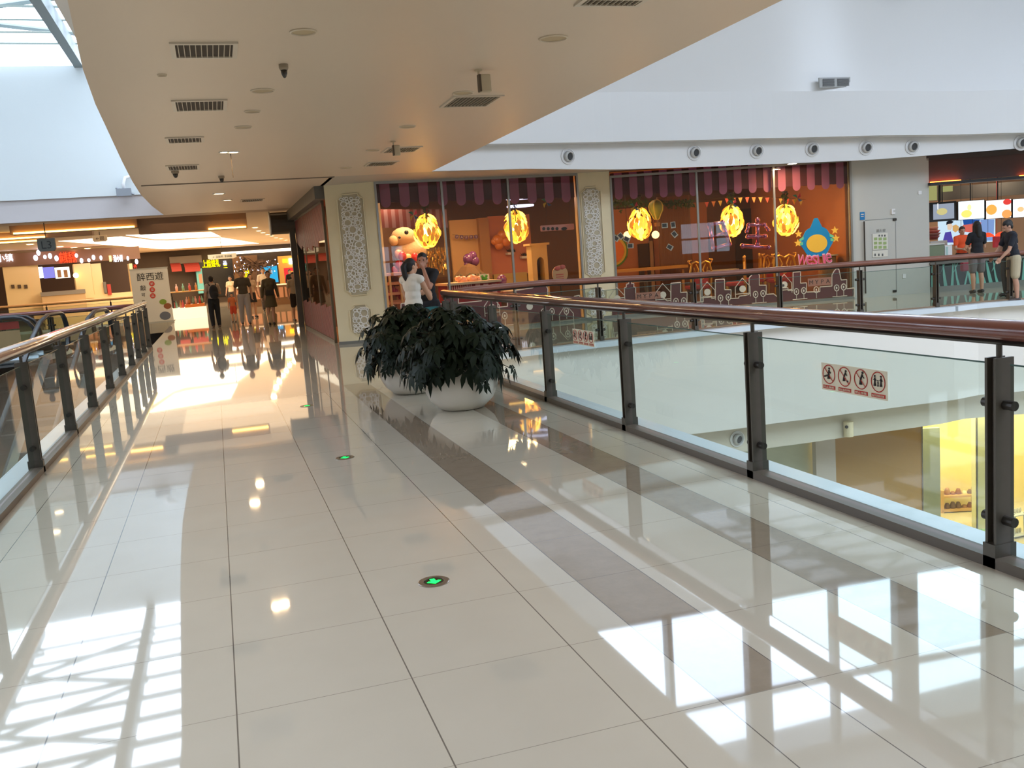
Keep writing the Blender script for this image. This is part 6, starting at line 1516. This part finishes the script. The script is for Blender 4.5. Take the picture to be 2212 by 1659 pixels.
# ================================================================ escalators in the left void
m_hr = mat('escalator_rubber', (20, 24, 30), .35, coat=.15)
def escalator(label, end, d, flat, width=1.0, group='escalators in the left void', down=True, red=False):
    """end: ground point of the newel end; d: unit direction in which it runs down from there"""
    d = Vector((d[0], d[1], 0)).normalized(); n = Vector((-d.y, d.x, 0))
    t = thing('escalator', label, 'escalator', (end[0], end[1], 0), 0, group)
    e = Vector((end[0], end[1], 0)); L = 5.2 / math.tan(math.radians(30))
    for side in (0, 1):
        o = e + n * (width * side)
        P = [o + d * .35 + Vector((0, 0, .18))]
        for k in range(9):
            a = -PI / 2 + k * PI / 8; P.append(o + d * (.38 - .38 * math.cos(a)) + Vector((0, 0, .60 + .42 * math.sin(a))))
        P = [P[0]] + P[1:]
        P += [o + d * (.6), o + d * flat]
        for q in P[-2:]: q.z = 1.02
        P += [o + d * (flat + .6) + Vector((0, 0, .9)), o + d * (flat + 1.2) + Vector((0, 0, .62)), o + d * (flat + 1.2 + L) + Vector((0, 0, .62 - 5.2))]
        mb = MB(); mb.tube(P, .055, 10, flat=.7); mb.build('handrail', m_hr, t, smooth=True)
        mb = MB(); gp_ = [q - Vector((0, 0, .04)) for q in P[2:]]
        top = [q for q in gp_ if True]; lowv = []
        for q in top:
            s = (q - o).dot(d); zb_ = .12 if s < flat + .6 else .12 - max(0, (s - flat - .6)) * math.tan(math.radians(30)); lowv.append(o + d * max(s, .05) + Vector((0, 0, min(zb_, q.z))))
        n_ = len(top); mb.add([tuple(q) for q in top + lowv], [(i, i + 1, n_ + i + 1, n_ + i) for i in range(n_ - 1)]); mb.build('glass_side', m_glass, t)
        mb = MB(); q = [o + Vector((0, 0, .1)), o + d * (flat + .6) + Vector((0, 0, .1)), o + d * (flat + .6 + L) + Vector((0, 0, .1 - 5.2))]; mb.tube(q, .1, 4); mb.build('skirt', mat('esc_skirt', (150, 160, 168), .25, metal=.6), t)
    mb = MB(); N = int(L / .4)
    for k in range(N):
        p = e + d * (flat + .6 + .4 * k) + n * width / 2 + Vector((0, 0, -.1 - .23 * k)); mb.box(p, (.4, width - .2, .2), math.atan2(d.y, d.x))
    p = e + d * (flat * .5 + .3) + n * width / 2 + Vector((0, 0, -.02)); mb.box(p, (flat + .6, width - .1, .05), math.atan2(d.y, d.x)); mb.build('steps', mat('esc_steps', (96, 98, 100), .4, metal=.5), t)
    if red:
        mb = MB(); q = e + d * 2.0 - n * .03 + Vector((0, 0, .85)); mb.box(q, (3.4, .012, .16), math.atan2(d.y, d.x)); mb.build('red_notice', mat('notice_red', (170, 50, 44), .5), t)
        mb = MB(); q = e + d * 2.0 - n * .03 + Vector((0, 0, .46)); mb.box(q, (3.4, .01, .56), math.atan2(d.y, d.x)); mb.build('notice_sheet', mat('notice_sheet', (196, 150, 112), .5), t)
pE = PY(168, 690, 23.2); pF = PY(66, 700, 22.0)
escalator('escalator running down towards the camera, its black handrail looping above the left rail', (pE.x - .25, 23.2), (-.12, -1), 1.3, .95, down=True)
escalator('escalator side with a red notice, cut by the left edge of the photo', (pF.x, 22.4), (-1, -.05), 2.0, -.9, red=True)

# ================================================================ planters
def planter(p, label, seed, spread, h, nw, group='round white planters by the rail', back=None):
    t = thing('potted_schefflera', label, 'potted plant', (p[0], p[1], 0), 0, group)
    rnd = random.Random(seed)
    mb = MB(); mb.lathe([(.2, 0), (.235, .012), (.33, .1), (.385, .22), (.39, .31), (.365, .42), (.33, .48), (.31, .5), (.3, .48), (.32, .42)], (p[0], p[1], .0), 40, cap=False); mb.build('pot', mat('pot_white', (232, 226, 216), .3), t, smooth=True)
    mb = MB(); mb.lathe([(.19, 0), (.2, .012)], (p[0], p[1], 0), 30); mb.lathe([(.001, .43), (.32, .43)], (p[0], p[1], 0), 24); mb.build('soil', mat('soil', (50, 36, 28), .9), t)
    lf_ = MB(); st = MB(); base = Vector((p[0], p[1], .42))
    for k in range(nw):
        a = rnd.uniform(0, 2 * PI); el = rnd.uniform(-.62, 1.4) ; 
        R_ = rnd.uniform(.5, 1.08)
        c = Vector((p[0] + math.cos(a) * math.cos(el) * spread * R_, p[1] + math.sin(a) * math.cos(el) * spread * R_, .56 + h * math.sin(el) * R_ + rnd.uniform(-.03, .03)))
        if c.z < .16: c.z = .16 + rnd.uniform(0, .1)
        r2 = math.hypot(c.x - p[0], c.y - p[1])
        if c.z < .5 and r2 < .42: 
            f = .43 / max(r2, .01); c.x = p[0] + (c.x - p[0]) * f; c.y = p[1] + (c.y - p[1]) * f
        if c.x > 3.12: c.x = 3.12 - rnd.uniform(0, .15)
        mid = base.lerp(c, .55) + Vector((0, 0, .12))
        st.tube([base + Vector((rnd.uniform(-.12, .12), rnd.uniform(-.12, .12), 0)), mid, c], [.007, .006, .004], 5)
        out = (c - Vector((p[0], p[1], .45))).normalized(); nl = rnd.randint(6, 8)
        ax = (out + Vector((0, 0, .45))).normalized(); u = ax.cross(Vector((0, 0, 1)))
        if u.length < .1: u = Vector((1, 0, 0))
        u.normalize(); v = ax.cross(u)
        L = rnd.uniform(.085, .125)
        for j in range(nl):
            b = 2 * PI * j / nl + rnd.uniform(-.2, .2); d = (u * math.cos(b) + v * math.sin(b)); s = d.cross(ax).normalized()
            l = L * rnd.uniform(.85, 1.2); w = l * .23; droop = Vector((0, 0, -1)) * l * rnd.uniform(.2, .8)
            P0 = c + d * .012; P1 = c + d * l * .35 + ax * .01; P2 = c + d * l * .7 + droop * .35; P3 = c + d * l + droop
            lf_.add([P0 - s * .002, P0 + s * .002, P1 + s * w * .85, P1, P1 - s * w * .85, P2 + s * w, P2 - ax * .006, P2 - s * w, P3], [(0, 3, 4), (0, 1, 2, 3), (3, 2, 5, 6), (4, 3, 6, 7), (6, 5, 8), (7, 6, 8)])
    st.build('stems', mat('stem_brown', (62, 56, 36), .7), t)
    lf_.build('leaves', mat('leaf_dark', (26, 34, 19), .5, spec=.15), t, smooth=True)
planter((2.33, 9.35), 'nearer round white planter with dark drooping schefflera, by the right rail', 11, .58, .47, 300)
planter((2.13, 10.95), 'further round white planter half hidden behind the nearer one', 12, .6, .46, 250)

# ================================================================ exit lights sunk in the floor
ex = None
for i, (x, y, lb_) in enumerate(((937, 1257, 'nearest round floor light with a green arrow'), (745, 989, 'middle round floor light with a green arrow'), (663, 877, 'farthest round floor light with a green arrow'))):
    p = G(x, y)
    if ex is None:
        ex = thing('floor_exit_light', lb_, 'floor light', (0, 0, 0), 0, 'floor lights with green arrows')
        mb = MB(); mb.lathe([(.078, 0), (.078, .003), (.074, .005), (.05, .005), (.05, .003)], n=40); mb.build('steel_ring', mat('ring_steel', (170, 160, 150), .25, metal=.9), ex, local=True)
        mb = MB(); mb.lathe([(.001, .0035), (.051, .0035)], n=32); mb.build('dark_lens', mat('lens_dark', (16, 30, 20), .15), ex, local=True)
        mb = MB(); mb.prism([(-.012, .034), (.012, .034), (.012, .0), (.026, .004), (.036, -.006), (0, -.036), (-.036, -.006), (-.026, .004), (-.012, .0)], .0036, .005); mb.build('green_arrow', emis('green_arrow', (30, 255, 90), 2.2), ex, local=True)
        o = ex
    else: o = dup(ex, label=lb_)
    o.location = (p.x, p.y, 0.0); o.rotation_euler = (0, 0, .05)

# ================================================================ warning stickers on the near glass
RW = Wall((RX, 20), (RX, 0))
def sticker(px4, label, seed=0):
    x0, y0, x1, y1 = px4[:4]
    s0 = RW.sz(x0, y0, .006)[0]; s1 = RW.sz(x1, y0, .006)[0]
    zt3 = .5 * (RW.sz(x0, y0, .006)[1] + RW.sz(x1, px4[4], .006)[1]); zb3 = .5 * (RW.sz(x0, y1, .006)[1] + RW.sz(x1, px4[5], .006)[1])
    W_, H_ = s1 - s0, zt3 - zb3
    t = thing('warning_sticker', label, 'sign', RW.W((s0 + s1) / 2, zb3, .01), 0, 'warning stickers on the near glass')
    mb = MB(); RW.panel(mb, s0, s1, zb3, zt3, .006, .009); mb.build('sheet', mat('sticker_cream', (236, 224, 198), .5), t)
    rd = mat('sticker_red', (200, 60, 48), .5); bk = mat('sticker_black', (40, 30, 30), .5)
    caps = ('禁止攀爬', '禁止乱扔杂物', '禁止倚靠', '看护好您的小孩')
    for k in range(4):
        cx = s0 + W_ * (k + .5) / 4; cz = zb3 + H_ * .6; r = min(W_ / 4 * .42, H_ * .34)
        rg = MB(); rg.tube([RW.W(cx + r * math.cos(a * PI / 12), cz + r * math.sin(a * PI / 12), .011) for a in range(24)], .0028, 4, closed=True)
        ring = rg.build('pictogram_ring', rd, t)
        if k < 3: sl = MB(); sl.tube([RW.W(cx - r * .7, cz + r * .7, .013), RW.W(cx + r * .7, cz - r * .7, .013)], .0024, 4); sl.build('red_slash', rd, ring)
        fg = MB()
        def man(ox, oz, q, lean=0):
            fg.tube([RW.W(cx + ox + lean * q, cz + oz + q * .5, .012), RW.W(cx + ox, cz + oz, .012), RW.W(cx + ox - q * .12, cz + oz - q * .5, .012)], .09 * q, 6)
            fg.tube([RW.W(cx + ox, cz + oz, .012), RW.W(cx + ox + q * .14, cz + oz - q * .5, .012)], .07 * q, 6)
            fg.tube([RW.W(cx + ox + lean * q - q * .22, cz + oz + q * .2, .012), RW.W(cx + ox + lean * q, cz + oz + q * .4, .012), RW.W(cx + ox + lean * q + q * .24, cz + oz + q * .15, .012)], .05 * q, 5)
            fg.ball(RW.W(cx + ox + lean * q * 1.1, cz + oz + q * .68, .012), (.004, .13 * q, .13 * q), 8)
        if k == 0: man(0, 0, r * .95, .1); fg.tube([RW.W(cx - r * .7, cz - r * .25, .012), RW.W(cx + r * .1, cz - r * .05, .012)], .1 * r, 5)
        elif k == 1: man(-.05 * r, .0, r * .9, .3); fg.ball(RW.W(cx + r * .5, cz - r * .45, .012), (.004, .12 * r, .12 * r), 6)
        elif k == 2: man(.0, 0, r * 1.05, .25)
        else: man(-r * .45, 0, r * .85); man(r * .45, 0, r * .85); man(0, -r * .2, r * .5)
        fg.build('black_figure', bk, ring)
        cp = MB(); RW.panel(cp, cx - W_ / 8 * .78, cx + W_ / 8 * .78, zb3 + H_ * .06, zb3 + H_ * .19, .009, .011); cap_ = cp.build('red_caption', rd, t)
        ct = MB(); add_text(ct, caps[k], RW.M @ Matrix.Translation((cx, zb3 + H_ * .125, .0125)), w=W_ / 4 * .68, h=H_ * .08, d=.001); ct.build('caption_text', mat('sticker_cream', (236, 224, 198), .5), cap_)
sticker((1775, 785, 1917, 842, 800, 864), 'clear cream warning sticker with four red-ringed pictograms on the near glass')
sticker((1237, 711, 1282, 741, 715, 750), 'distant small warning sticker on the glass near the planters')
# ================================================================ people
def remeshed(mb, vox, smooth=4):
    me = bpy.data.meshes.new('t'); me.from_pydata(mb.v, [], mb.f); me.update()
    o = bpy.data.objects.new('t', me); COL.objects.link(o)
    r = o.modifiers.new('r', 'REMESH'); r.mode = 'VOXEL'; r.voxel_size = vox; r.use_smooth_shade = True
    c = o.modifiers.new('c', 'SMOOTH'); c.iterations = smooth; c.factor = .5
    dg = bpy.context.evaluated_depsgraph_get(); n = bpy.data.meshes.new_from_object(o.evaluated_get(dg))
    COL.objects.unlink(o); bpy.data.objects.remove(o); bpy.data.meshes.remove(me)
    return n
def limb(mb, pts, rs, n=12):
    P = [Vector(p) for p in pts]
    for i in range(len(P) - 1): mb.cyl(P[i], P[i + 1], rs[i], rs[i + 1], n)
    for p, r in zip(P, rs): mb.ball(p, r, 12)
def ell(mb, c, r, rot=None):
    M = Matrix.Translation(c)
    if rot: M = M @ Matrix.Rotation(rot[0], 4, rot[1])
    mb.ball((0, 0, 0), r, 16, M)
def person(label, p, rz, H, top, bottom, shoe, hair, pose=None, female=False, sleeve='short', legs='trousers', hairstyle='short', vox=.011, extras=None, skin=(198, 150, 122), group=None, lean=0.0, z0=0.0):
    """local frame: faces +Y, x to its right is negative-left mirrored; units for a 1.70 m figure, scaled by H"""
    k = H / 1.70; pose = pose or {}
    t = thing('person', label, 'person', (p[0], p[1], z0), rz, group)
    J = dict(hipL=(-.09, 0, .9), hipR=(.09, 0, .9), kneeL=(-.1, .02, .49), kneeR=(.1, .02, .49), ankL=(-.1, -.02, .085), ankR=(.1, -.02, .085),
             shL=(-.175, 0, 1.39), shR=(.175, 0, 1.39), elL=(-.24, -.02, 1.11), elR=(.24, -.02, 1.11), wrL=(-.25, .05, .87), wrR=(.25, .05, .87), head=(0, .02, 1.585), neck=(0, 0, 1.46), turn=0.0)
    if female:
        for a in ('L', 'R'):
            s = -1 if a == 'L' else 1
            J['sh' + a] = (s * .155, 0, 1.385); J['el' + a] = (s * .215, -.02, 1.12)
    J.update(pose)
    def L(v):
        v = Vector(v)
        if lean and v.z > .92:
            q = v - Vector((0, 0, .92)); v = Vector((0, 0, .92)) + Matrix.Rotation(-lean, 3, 'X') @ q
        return v * k
    def S(v): return Vector(v) * k
    g = {a: (L(v) if a[:2] in ('sh', 'el', 'wr', 'he', 'ne') else S(v)) for a, v in J.items() if isinstance(v, tuple) and len(v) == 3}
    b = MB(); sw = .93 if female else 1.0
    # torso and neck
    def torso(mb, d):
        for c, r in (((0, 0, 1.30), (.155 * sw, .1, .15)), ((0, -.005, 1.38), (.165 * sw, .085, .075)), ((0, 0, 1.14), (.128 * sw, .092, .14)), ((0, .0, 1.02), (.135, .098, .12))):
            M = Matrix.Translation(L(c)); mb.ball((0, 0, 0), tuple((q + d) * k for q in r), 16, M)
        if female: mb.ball(L((-.06, .075, 1.28)), (.05 + d) * k, 10); mb.ball(L((.06, .075, 1.28)), (.05 + d) * k, 10)
        limb(mb, [g['shL'], L((0, 0, 1.42)), g['shR']], [(.052 + d) * k, (.06 + d) * k, (.052 + d) * k])
    torso(b, 0)
    ell(b, S((0, 0, .93)), (.15 * k, .105 * k, .12 * k))
    hd = g['head']; nk = g['neck']
    limb(b, [L((0, -.01, 1.38)), nk, hd - Vector((0, .02, .03)) * k], [.06 * k, .052 * k, .05 * k])
    R_ = Matrix.Rotation(J['turn'], 4, 'Z') @ Matrix.Rotation(-lean * .6 + -pose.get('nod', 0), 4, 'X'); HM = Matrix.Translation(hd) @ R_
    def hp(x, y, z): return HM @ (Vector((x, y, z)) * k)
    b.ball((0, 0, 0), (.074 * k, .09 * k, .105 * k), 18, HM @ Matrix.Translation((0, -.005 * k, .02 * k)))
    b.ball((0, 0, 0), (.058 * k, .065 * k, .075 * k), 14, HM @ Matrix.Translation((0, .025 * k, -.045 * k)))
    b.ball(hp(0, .045, -.098), (.026 * k, .024 * k, .02 * k), 10)
    limb(b, [hp(0, .086, .018), hp(0, .104, -.018)], [.011 * k, .016 * k], 8)
    for s in (-1, 1):
        b.ball((0, 0, 0), (.012 * k, .022 * k, .034 * k), 10, HM @ Matrix.Translation((s * .076 * k, -.005 * k, 0)))
        b.ball(hp(s * .03, .076, .036), (.022 * k, .012 * k, .01 * k), 8)
    b.ball(hp(0, .082, -.052), (.024 * k, .012 * k, .009 * k), 8)
    # legs
    for a in ('L', 'R'):
        limb(b, [g['hip' + a], S(Vector(J['hip' + a]).lerp(Vector(J['knee' + a]), .45)), g['knee' + a]], [.088 * k, .076 * k, .056 * k])
        kn, an = Vector(J['knee' + a]), Vector(J['ank' + a])
        limb(b, [S(kn), S(kn.lerp(an, .35) + Vector((0, -.015, 0))), S(an)], [.054 * k, .057 * k, .036 * k])
        f = pose.get('foot' + a, (0, 1)); fd = Vector((f[0], f[1], 0))
        limb(b, [S(an + Vector((0, 0, -.035)) - fd * .03), S(an + fd * .13 + Vector((0, 0, -.055)))], [.036 * k, .028 * k])
    # arms and hands with fingers
    for a in ('L', 'R'):
        sh, el, wr = g['sh' + a], g['el' + a], g['wr' + a]
        limb(b, [sh, sh.lerp(el, .4), el], [.05 * k, .046 * k, .038 * k]); limb(b, [el, el.lerp(wr, .3), wr], [.038 * k, .038 * k, .026 * k])
        d = (wr - el).normalized(); s = -1 if a == 'L' else 1
        side = d.cross(Vector((s, 0, 0.2))).normalized()
        nrm = d.cross(side).normalized()
        pc = wr + d * .05 * k
        limb(b, [wr, pc + side * .018 * k], [.024 * k, .026 * k]); limb(b, [wr, pc - side * .018 * k], [.024 * k, .026 * k])
        for j, (o_, l_) in enumerate(((-.03, .06), (-.01, .07), (.01, .066), (.03, .052))):
            p0 = wr + d * .075 * k + side * o_ * k; p1 = p0 + (d * .8 + nrm * .3 * s).normalized() * l_ * .5 * k; p2 = p1 + (d * .5 + nrm * .7 * s).normalized() * l_ * .5 * k
            limb(b, [p0, p1, p2], [.0095 * k, .009 * k, .0075 * k], 6)
        p0 = wr + d * .025 * k - side * .03 * k; limb(b, [p0, p0 + (d * .7 - side * .6).normalized() * .035 * k, p0 + (d - side * .3).normalized() * .065 * k], [.012 * k, .0105 * k, .009 * k], 6)
    me = remeshed(b, vox * k, 3); me.materials.append(mat('skin_%d' % skin[0], skin, .5))
    o = bpy.data.objects.new('body', me); COL.objects.link(o); o.parent = t
    def cloth(name, mb, col, sm=5, rough=.85):
        me = remeshed(mb, vox * 1.1 * k, sm); me.materials.append(mat('cloth_%d_%d_%d' % col, col, rough)); o = bpy.data.objects.new(name, me); COL.objects.link(o); o.parent = t; return o
    c = MB(); torso(c, .016)
    hem = pose.get('hem', .93)
    c.ball(S((0, 0, hem + .04)), (.155 * k, .115 * k, .11 * k), 16)
    if sleeve != 'none':
        for a in ('L', 'R'):
            sh, el, wr = g['sh' + a], g['el' + a], g['wr' + a]
            if sleeve == 'short': limb(c, [sh, sh.lerp(el, .62)], [.064 * k, .06 * k])
            else: limb(c, [sh, el, wr.lerp(el, .05)], [.062 * k, .052 * k, .04 * k])
    if legs == 'dress':
        c.ball(S((0, 0, .9)), (.165 * k, .125 * k, .16 * k), 16); c.cyl(S((0, 0, .95)), S((0, .0, .56)), .15 * k, .2 * k, 20)
    tp = cloth('dress' if legs == 'dress' else 'shirt', c, top)
    if legs != 'dress':
        c = MB(); c.ball(S((0, 0, .93)), (.163 * k, .118 * k, .13 * k), 16); c.ball(S((0, -.02, .88)), (.155 * k, .12 * k, .1 * k), 16)
        if legs == 'skirt': c.cyl(S((0, 0, .98)), S((0, 0, .6)), .14 * k, .19 * k, 20)
        else:
            for a in ('L', 'R'):
                kn, an, hi = Vector(J['knee' + a]), Vector(J['ank' + a]), Vector(J['hip' + a])
                if legs == 'shorts': limb(c, [S(hi), S(hi.lerp(kn, .85))], [.105 * k, .092 * k])
                else: limb(c, [S(hi), S(kn), S(an + Vector((0, 0, .02)))], [.104 * k, .086 * k, .064 * k])
        cloth('skirt' if legs == 'skirt' else 'shorts' if legs == 'shorts' else 'trousers', c, bottom)
    for a in ('L', 'R'):
        an = Vector(J['ank' + a]); f = pose.get('foot' + a, (0, 1)); fd = Vector((f[0], f[1], 0)); c = MB()
        limb(c, [S(an + Vector((0, 0, -.035)) - fd * .035), S(an + fd * .145 + Vector((0, 0, -.05)))], [.046 * k, .036 * k])
        cloth('shoe', c, shoe, 2, .5)
    # eyes, hair
    e = MB()
    for s in (-1, 1): e.ball(hp(s * .03, .083, .022), (.011 * k, .006 * k, .007 * k), 8)
    e.build('eyes', mat('eye_dark', (30, 24, 22), .3), t, local=True)
    c = MB(); c.ball((0, 0, 0), (.084 * k, .095 * k, .1 * k), 18, HM @ Matrix.Translation((0, -.018 * k, .04 * k)))
    c.ball((0, 0, 0), (.079 * k, .06 * k, .09 * k), 16, HM @ Matrix.Translation((0, -.045 * k, -.0 * k)))
    if hairstyle == 'ponytail':
        limb(c, [hp(0, -.1, .05), hp(0, -.14, 0), hp(0, -.12, -.14), hp(0.01, -.09, -.26)], [.04 * k, .045 * k, .042 * k, .018 * k])
    elif hairstyle == 'long':
        limb(c, [hp(-.06, -.03, .02), hp(-.075, -.04, -.12), hp(-.06, -.06, -.24)], [.04 * k, .04 * k, .03 * k]); limb(c, [hp(.06, -.03, .02), hp(.075, -.04, -.12), hp(.06, -.06, -.24)], [.04 * k, .04 * k, .03 * k]); limb(c, [hp(0, -.08, 0), hp(0, -.1, -.22)], [.07 * k, .06 * k])
    me = remeshed(c, vox * .9 * k, 2)
    # keep the face clear
    bm = bmesh_from(me); inv = HM.inverted()
    dead = [v for v in bm.verts if (lambda q: q.y > .035 * k and q.z < .062 * k and abs(q.x) < .073 * k)(inv @ v.co)]
    bmesh.ops.delete(bm, geom=dead, context='VERTS'); bm.to_mesh(me); bm.free()
    me.materials.append(mat('hair_%d' % hair[0], hair, .6)); o = bpy.data.objects.new('hair', me); COL.objects.link(o); o.parent = t
    t['_k'] = k
    return t, g, cloth, S, L, hp
import bmesh
def bmesh_from(me):
    bm = bmesh.new(); bm.from_mesh(me); return bm
def part(t, name, mb, m_, smooth=False): return mb.build(name, m_, t, smooth=smooth, local=True)
BLK = (26, 22, 22)
def gp(x, y): q = G(x, y); return (q.x, q.y)
# --- couple at the corner of the rail
t, g, cloth, S, L, hp = person('woman in a sleeveless white top with long dark ponytail, leaning on the rail corner', (2.72, 13.35), -.75, 1.60, (222, 216, 206), (24, 24, 28), (40, 36, 34), (24, 18, 16), female=True, sleeve='none', hairstyle='ponytail', vox=.008, skin=(196, 148, 118),
    pose=dict(elL=(-.2, .12, 1.1), wrL=(-.08, .34, 1.16), elR=(.22, .14, 1.08), wrR=(.1, .36, 1.14), turn=-.5, hem=.98), legs='trousers')
t, g, cloth, S, L, hp = person('man in a black polo shirt leaning on the rail beside the woman in white', (3.12, 14.15), 2.5, 1.68, (22, 22, 26), (34, 36, 44), (30, 28, 28), (20, 16, 15), vox=.008, lean=.12, skin=(170, 118, 92),
    pose=dict(elL=(-.16, .24, 1.2), wrL=(-.04, .12, 1.5), elR=(.3, .2, 1.16), wrR=(.12, .34, 1.12), turn=.3))
mb = MB(); mb.box((0, 0, 0), (.26, .12, .26)); 
o = mb.build('teal_bag', mat('teal_bag', (20, 112, 116), .6), bevel=.04); o.location = (3.02, 13.55, .62); o.rotation_euler = (0, 0, .3); tag(o, 'teal bag hanging between the couple below the rail', 'bag')
# --- people in the hall
t, g, cloth, S, L, hp = person('man in a dark grey t-shirt and pale trousers walking down the middle of the hall', gp(533, 701), PI + .05, 1.71, (84, 78, 68), (170, 168, 172), (66, 50, 42), (22, 18, 16),
    pose=dict(kneeL=(-.1, .1, .49), ankL=(-.1, .12, .085), ankR=(.11, -.12, .085)))
t, g, cloth, S, L, hp = person('woman in an olive dress with a black crossbody bag', gp(590, 701), PI, 1.62, (92, 82, 58), (92, 82, 58), (40, 34, 30), (24, 18, 16), female=True, hairstyle='ponytail', legs='dress', sleeve='long',
    pose=dict(ankL=(-.04, .08, .085), kneeL=(-.05, .06, .49)))
mb = MB(); mb.box(S((.0, .14, 1.02)), tuple(S((.26, .07, .17)))); part(t, 'shoulder_bag', mb, mat('bag_black', (34, 30, 26), .5))
mb = MB(); mb.tube([S((-.13, .13, 1.1)), S((-.16, .07, 1.3)), S((-.1, -.03, 1.44)), S((-.12, -.12, 1.3)), S((.0, -.14, 1.1))], .012, 6); part(t, 'bag_strap', mb, mat('bag_black', (34, 30, 26), .5))
mb = MB(); q = g['wrL']; mb.prism([(-.12, -.42), (.12, -.42), (.15, -.12), (.03, .0), (-.03, 0), (-.15, -.12)], -.04, .04, Matrix.Translation(q + Vector((0, .02, -.05))) @ Matrix.Rotation(PI / 2, 4, 'X')); o = mb.build('carrier_bag', mat('clear_bag', (206, 180, 140), .4)); o.matrix_world = pmat(t)
tag(o, 'pale see-through carrier bag held low by the woman in the olive dress', 'bag')
t, g, cloth, S, L, hp = person('man in a white t-shirt with a dark backpack, seen from behind', gp(468, 708), .25, 1.60, (186, 170, 158), (30, 36, 44), (90, 74, 62), (26, 20, 18),
    pose=dict(elR=(.26, .06, 1.12), wrR=(.16, .26, 1.24), turn=-.3, nod=.25))
mb = MB(); ell(mb, S((0, -.17, 1.18)), tuple(S((.15, .09, .24)))); ell(mb, S((0, -.2, 1.08)), tuple(S((.14, .1, .14)))); cloth('backpack', mb, (40, 42, 50))
mb = MB()
for s in (-1, 1): mb.tube([S((s * .1, -.12, 1.4)), S((s * .12, -.0, 1.475)), S((s * .12, .11, 1.35)), S((s * .12, .09, 1.12))], .02 * (S((1, 0, 0)).x), 6)
part(t, 'backpack_strap', mb, mat('strap_dark', (34, 34, 40), .7))
person('toddler in an orange outfit walking beside the man in dark grey', gp(507, 696), PI - .2, .98, (196, 110, 66), (190, 74, 50), (60, 40, 34), (30, 22, 18), legs='shorts', vox=.014, pose=dict(ankL=(-.1, .12, .085)))
person('woman in a white blouse and dark skirt behind the man in grey', gp(549, 686), PI + .4, 1.58, (200, 168, 140), (36, 32, 34), (40, 34, 30), (24, 18, 16), female=True, legs='skirt', hairstyle='long', vox=.013)
person('person in a cream top between the backpack carrier and the man in grey', gp(505, 673), PI - .3, 1.55, (230, 204, 168), (60, 50, 48), (40, 34, 30), (24, 18, 16), female=True, vox=.014)
person('man in a white t-shirt just behind the woman in the olive dress', gp(577, 672), PI, 1.78, (236, 214, 190), (70, 60, 58), (40, 34, 30), (22, 18, 16), vox=.014)
person('person all in black standing in front of the far red banner', gp(632, 651), PI + .5, 1.66, (20, 18, 20), (20, 18, 20), (20, 18, 20), (16, 14, 14), sleeve='long', vox=.015)
person('person in pale grey shirt and dark shorts beside the corner of the side window', gp(643, 693), PI + .2, 1.52, (176, 158, 136), (44, 36, 34), (60, 50, 44), (24, 20, 18), legs='shorts', vox=.013)
# --- people by the food counter
def by_feet(x, y): q = G(x, y); return (q.x, q.y)
t, g, cloth, S, L, hp = person('customer in a black top and grey shorts facing the food counter', by_feet(2111, 633), -.3, 1.52, (24, 24, 30), (112, 104, 102), (50, 44, 40), (18, 15, 14), legs='shorts', female=True, hairstyle='long', vox=.01, pose=dict(elL=(-.22, .08, 1.1), wrL=(-.12, .24, 1.06), elR=(.22, .08, 1.1), wrR=(.12, .24, 1.06)))
o = MB(); q = F.at(2085, 574, .55); o.box((0, 0, 0), (.22, .1, .2)); o = o.build('red_bag', mat('red_bag', (136, 40, 56), .6), bevel=.03); o.location = (q.x, q.y, q.z - .12); tag(o, 'dark red bag carried at the side of the customer in black', 'bag')
pm = by_feet(2190, 651)
person('man in black t-shirt and beige shorts reaching down at the right edge', pm, 1.2, 1.50, (26, 28, 38), (178, 164, 136), (60, 44, 36), (20, 17, 16), legs='shorts', vox=.009, lean=.16, skin=(186, 140, 116),
    pose=dict(elL=(-.2, .16, 1.12), wrL=(-.16, .34, .98), elR=(.22, .18, 1.14), wrR=(.12, .38, 1.0), nod=.5))
person('dark-haired person behind the man in black at the photo edge', (pm[0] + .9, pm[1] + 1.0), 1.4, 1.50, (30, 28, 32), (60, 56, 56), (40, 34, 30), (20, 17, 16), vox=.013)
q = F.at(2078, 560, -1.0)
person('food counter worker in an orange and black uniform under the red dome lamps', (q.x, q.y), PI - .3, 1.42, (244, 92, 44), (30, 26, 28), (30, 26, 28), (60, 40, 34), vox=.012, pose=dict(elL=(-.22, .1, 1.1), wrL=(-.1, .22, 1.08), elR=(.22, .1, 1.1), wrR=(.1, .22, 1.08), nod=.3))
# ================================================================ daylight and exposure
w = bpy.data.worlds.new('sky'); SC.world = w; w.use_nodes = True
bg = w.node_tree.nodes['Background']; bg.inputs[0].default_value = lin((216, 231, 250)) + (1,); bg.inputs[1].default_value = 5.0
vs = SC.view_settings; vs.view_transform = 'Standard'; vs.look = 'None'; vs.gamma = 1; vs.use_curve_mapping = False; vs.exposure = 0.48
SC.cycles.use_denoising = True
SC.cycles.max_bounces = 7; SC.cycles.diffuse_bounces = 3; SC.cycles.glossy_bounces = 4; SC.cycles.transparent_max_bounces = 18; SC.cycles.adaptive_threshold = .025
SC.cycles.sample_clamp_indirect = 6
SC.cycles.caustics_reflective = False; SC.cycles.caustics_refractive = False
# area fills added to brighten the hall, and light for the lower floor
area('hall_fill', (-6, 45, 3.3), (26, 30), 950, (255, 222, 178))
area('hall_fill', (1, 31, 3.15), (5, 9), 40, (255, 216, 170))
area('lower_light', (12, 17, -2.3), (14, 3), 380, (255, 226, 170))
area('hall_fill', (1, 56, 3.2), (9, 6), 480, (255, 214, 160))
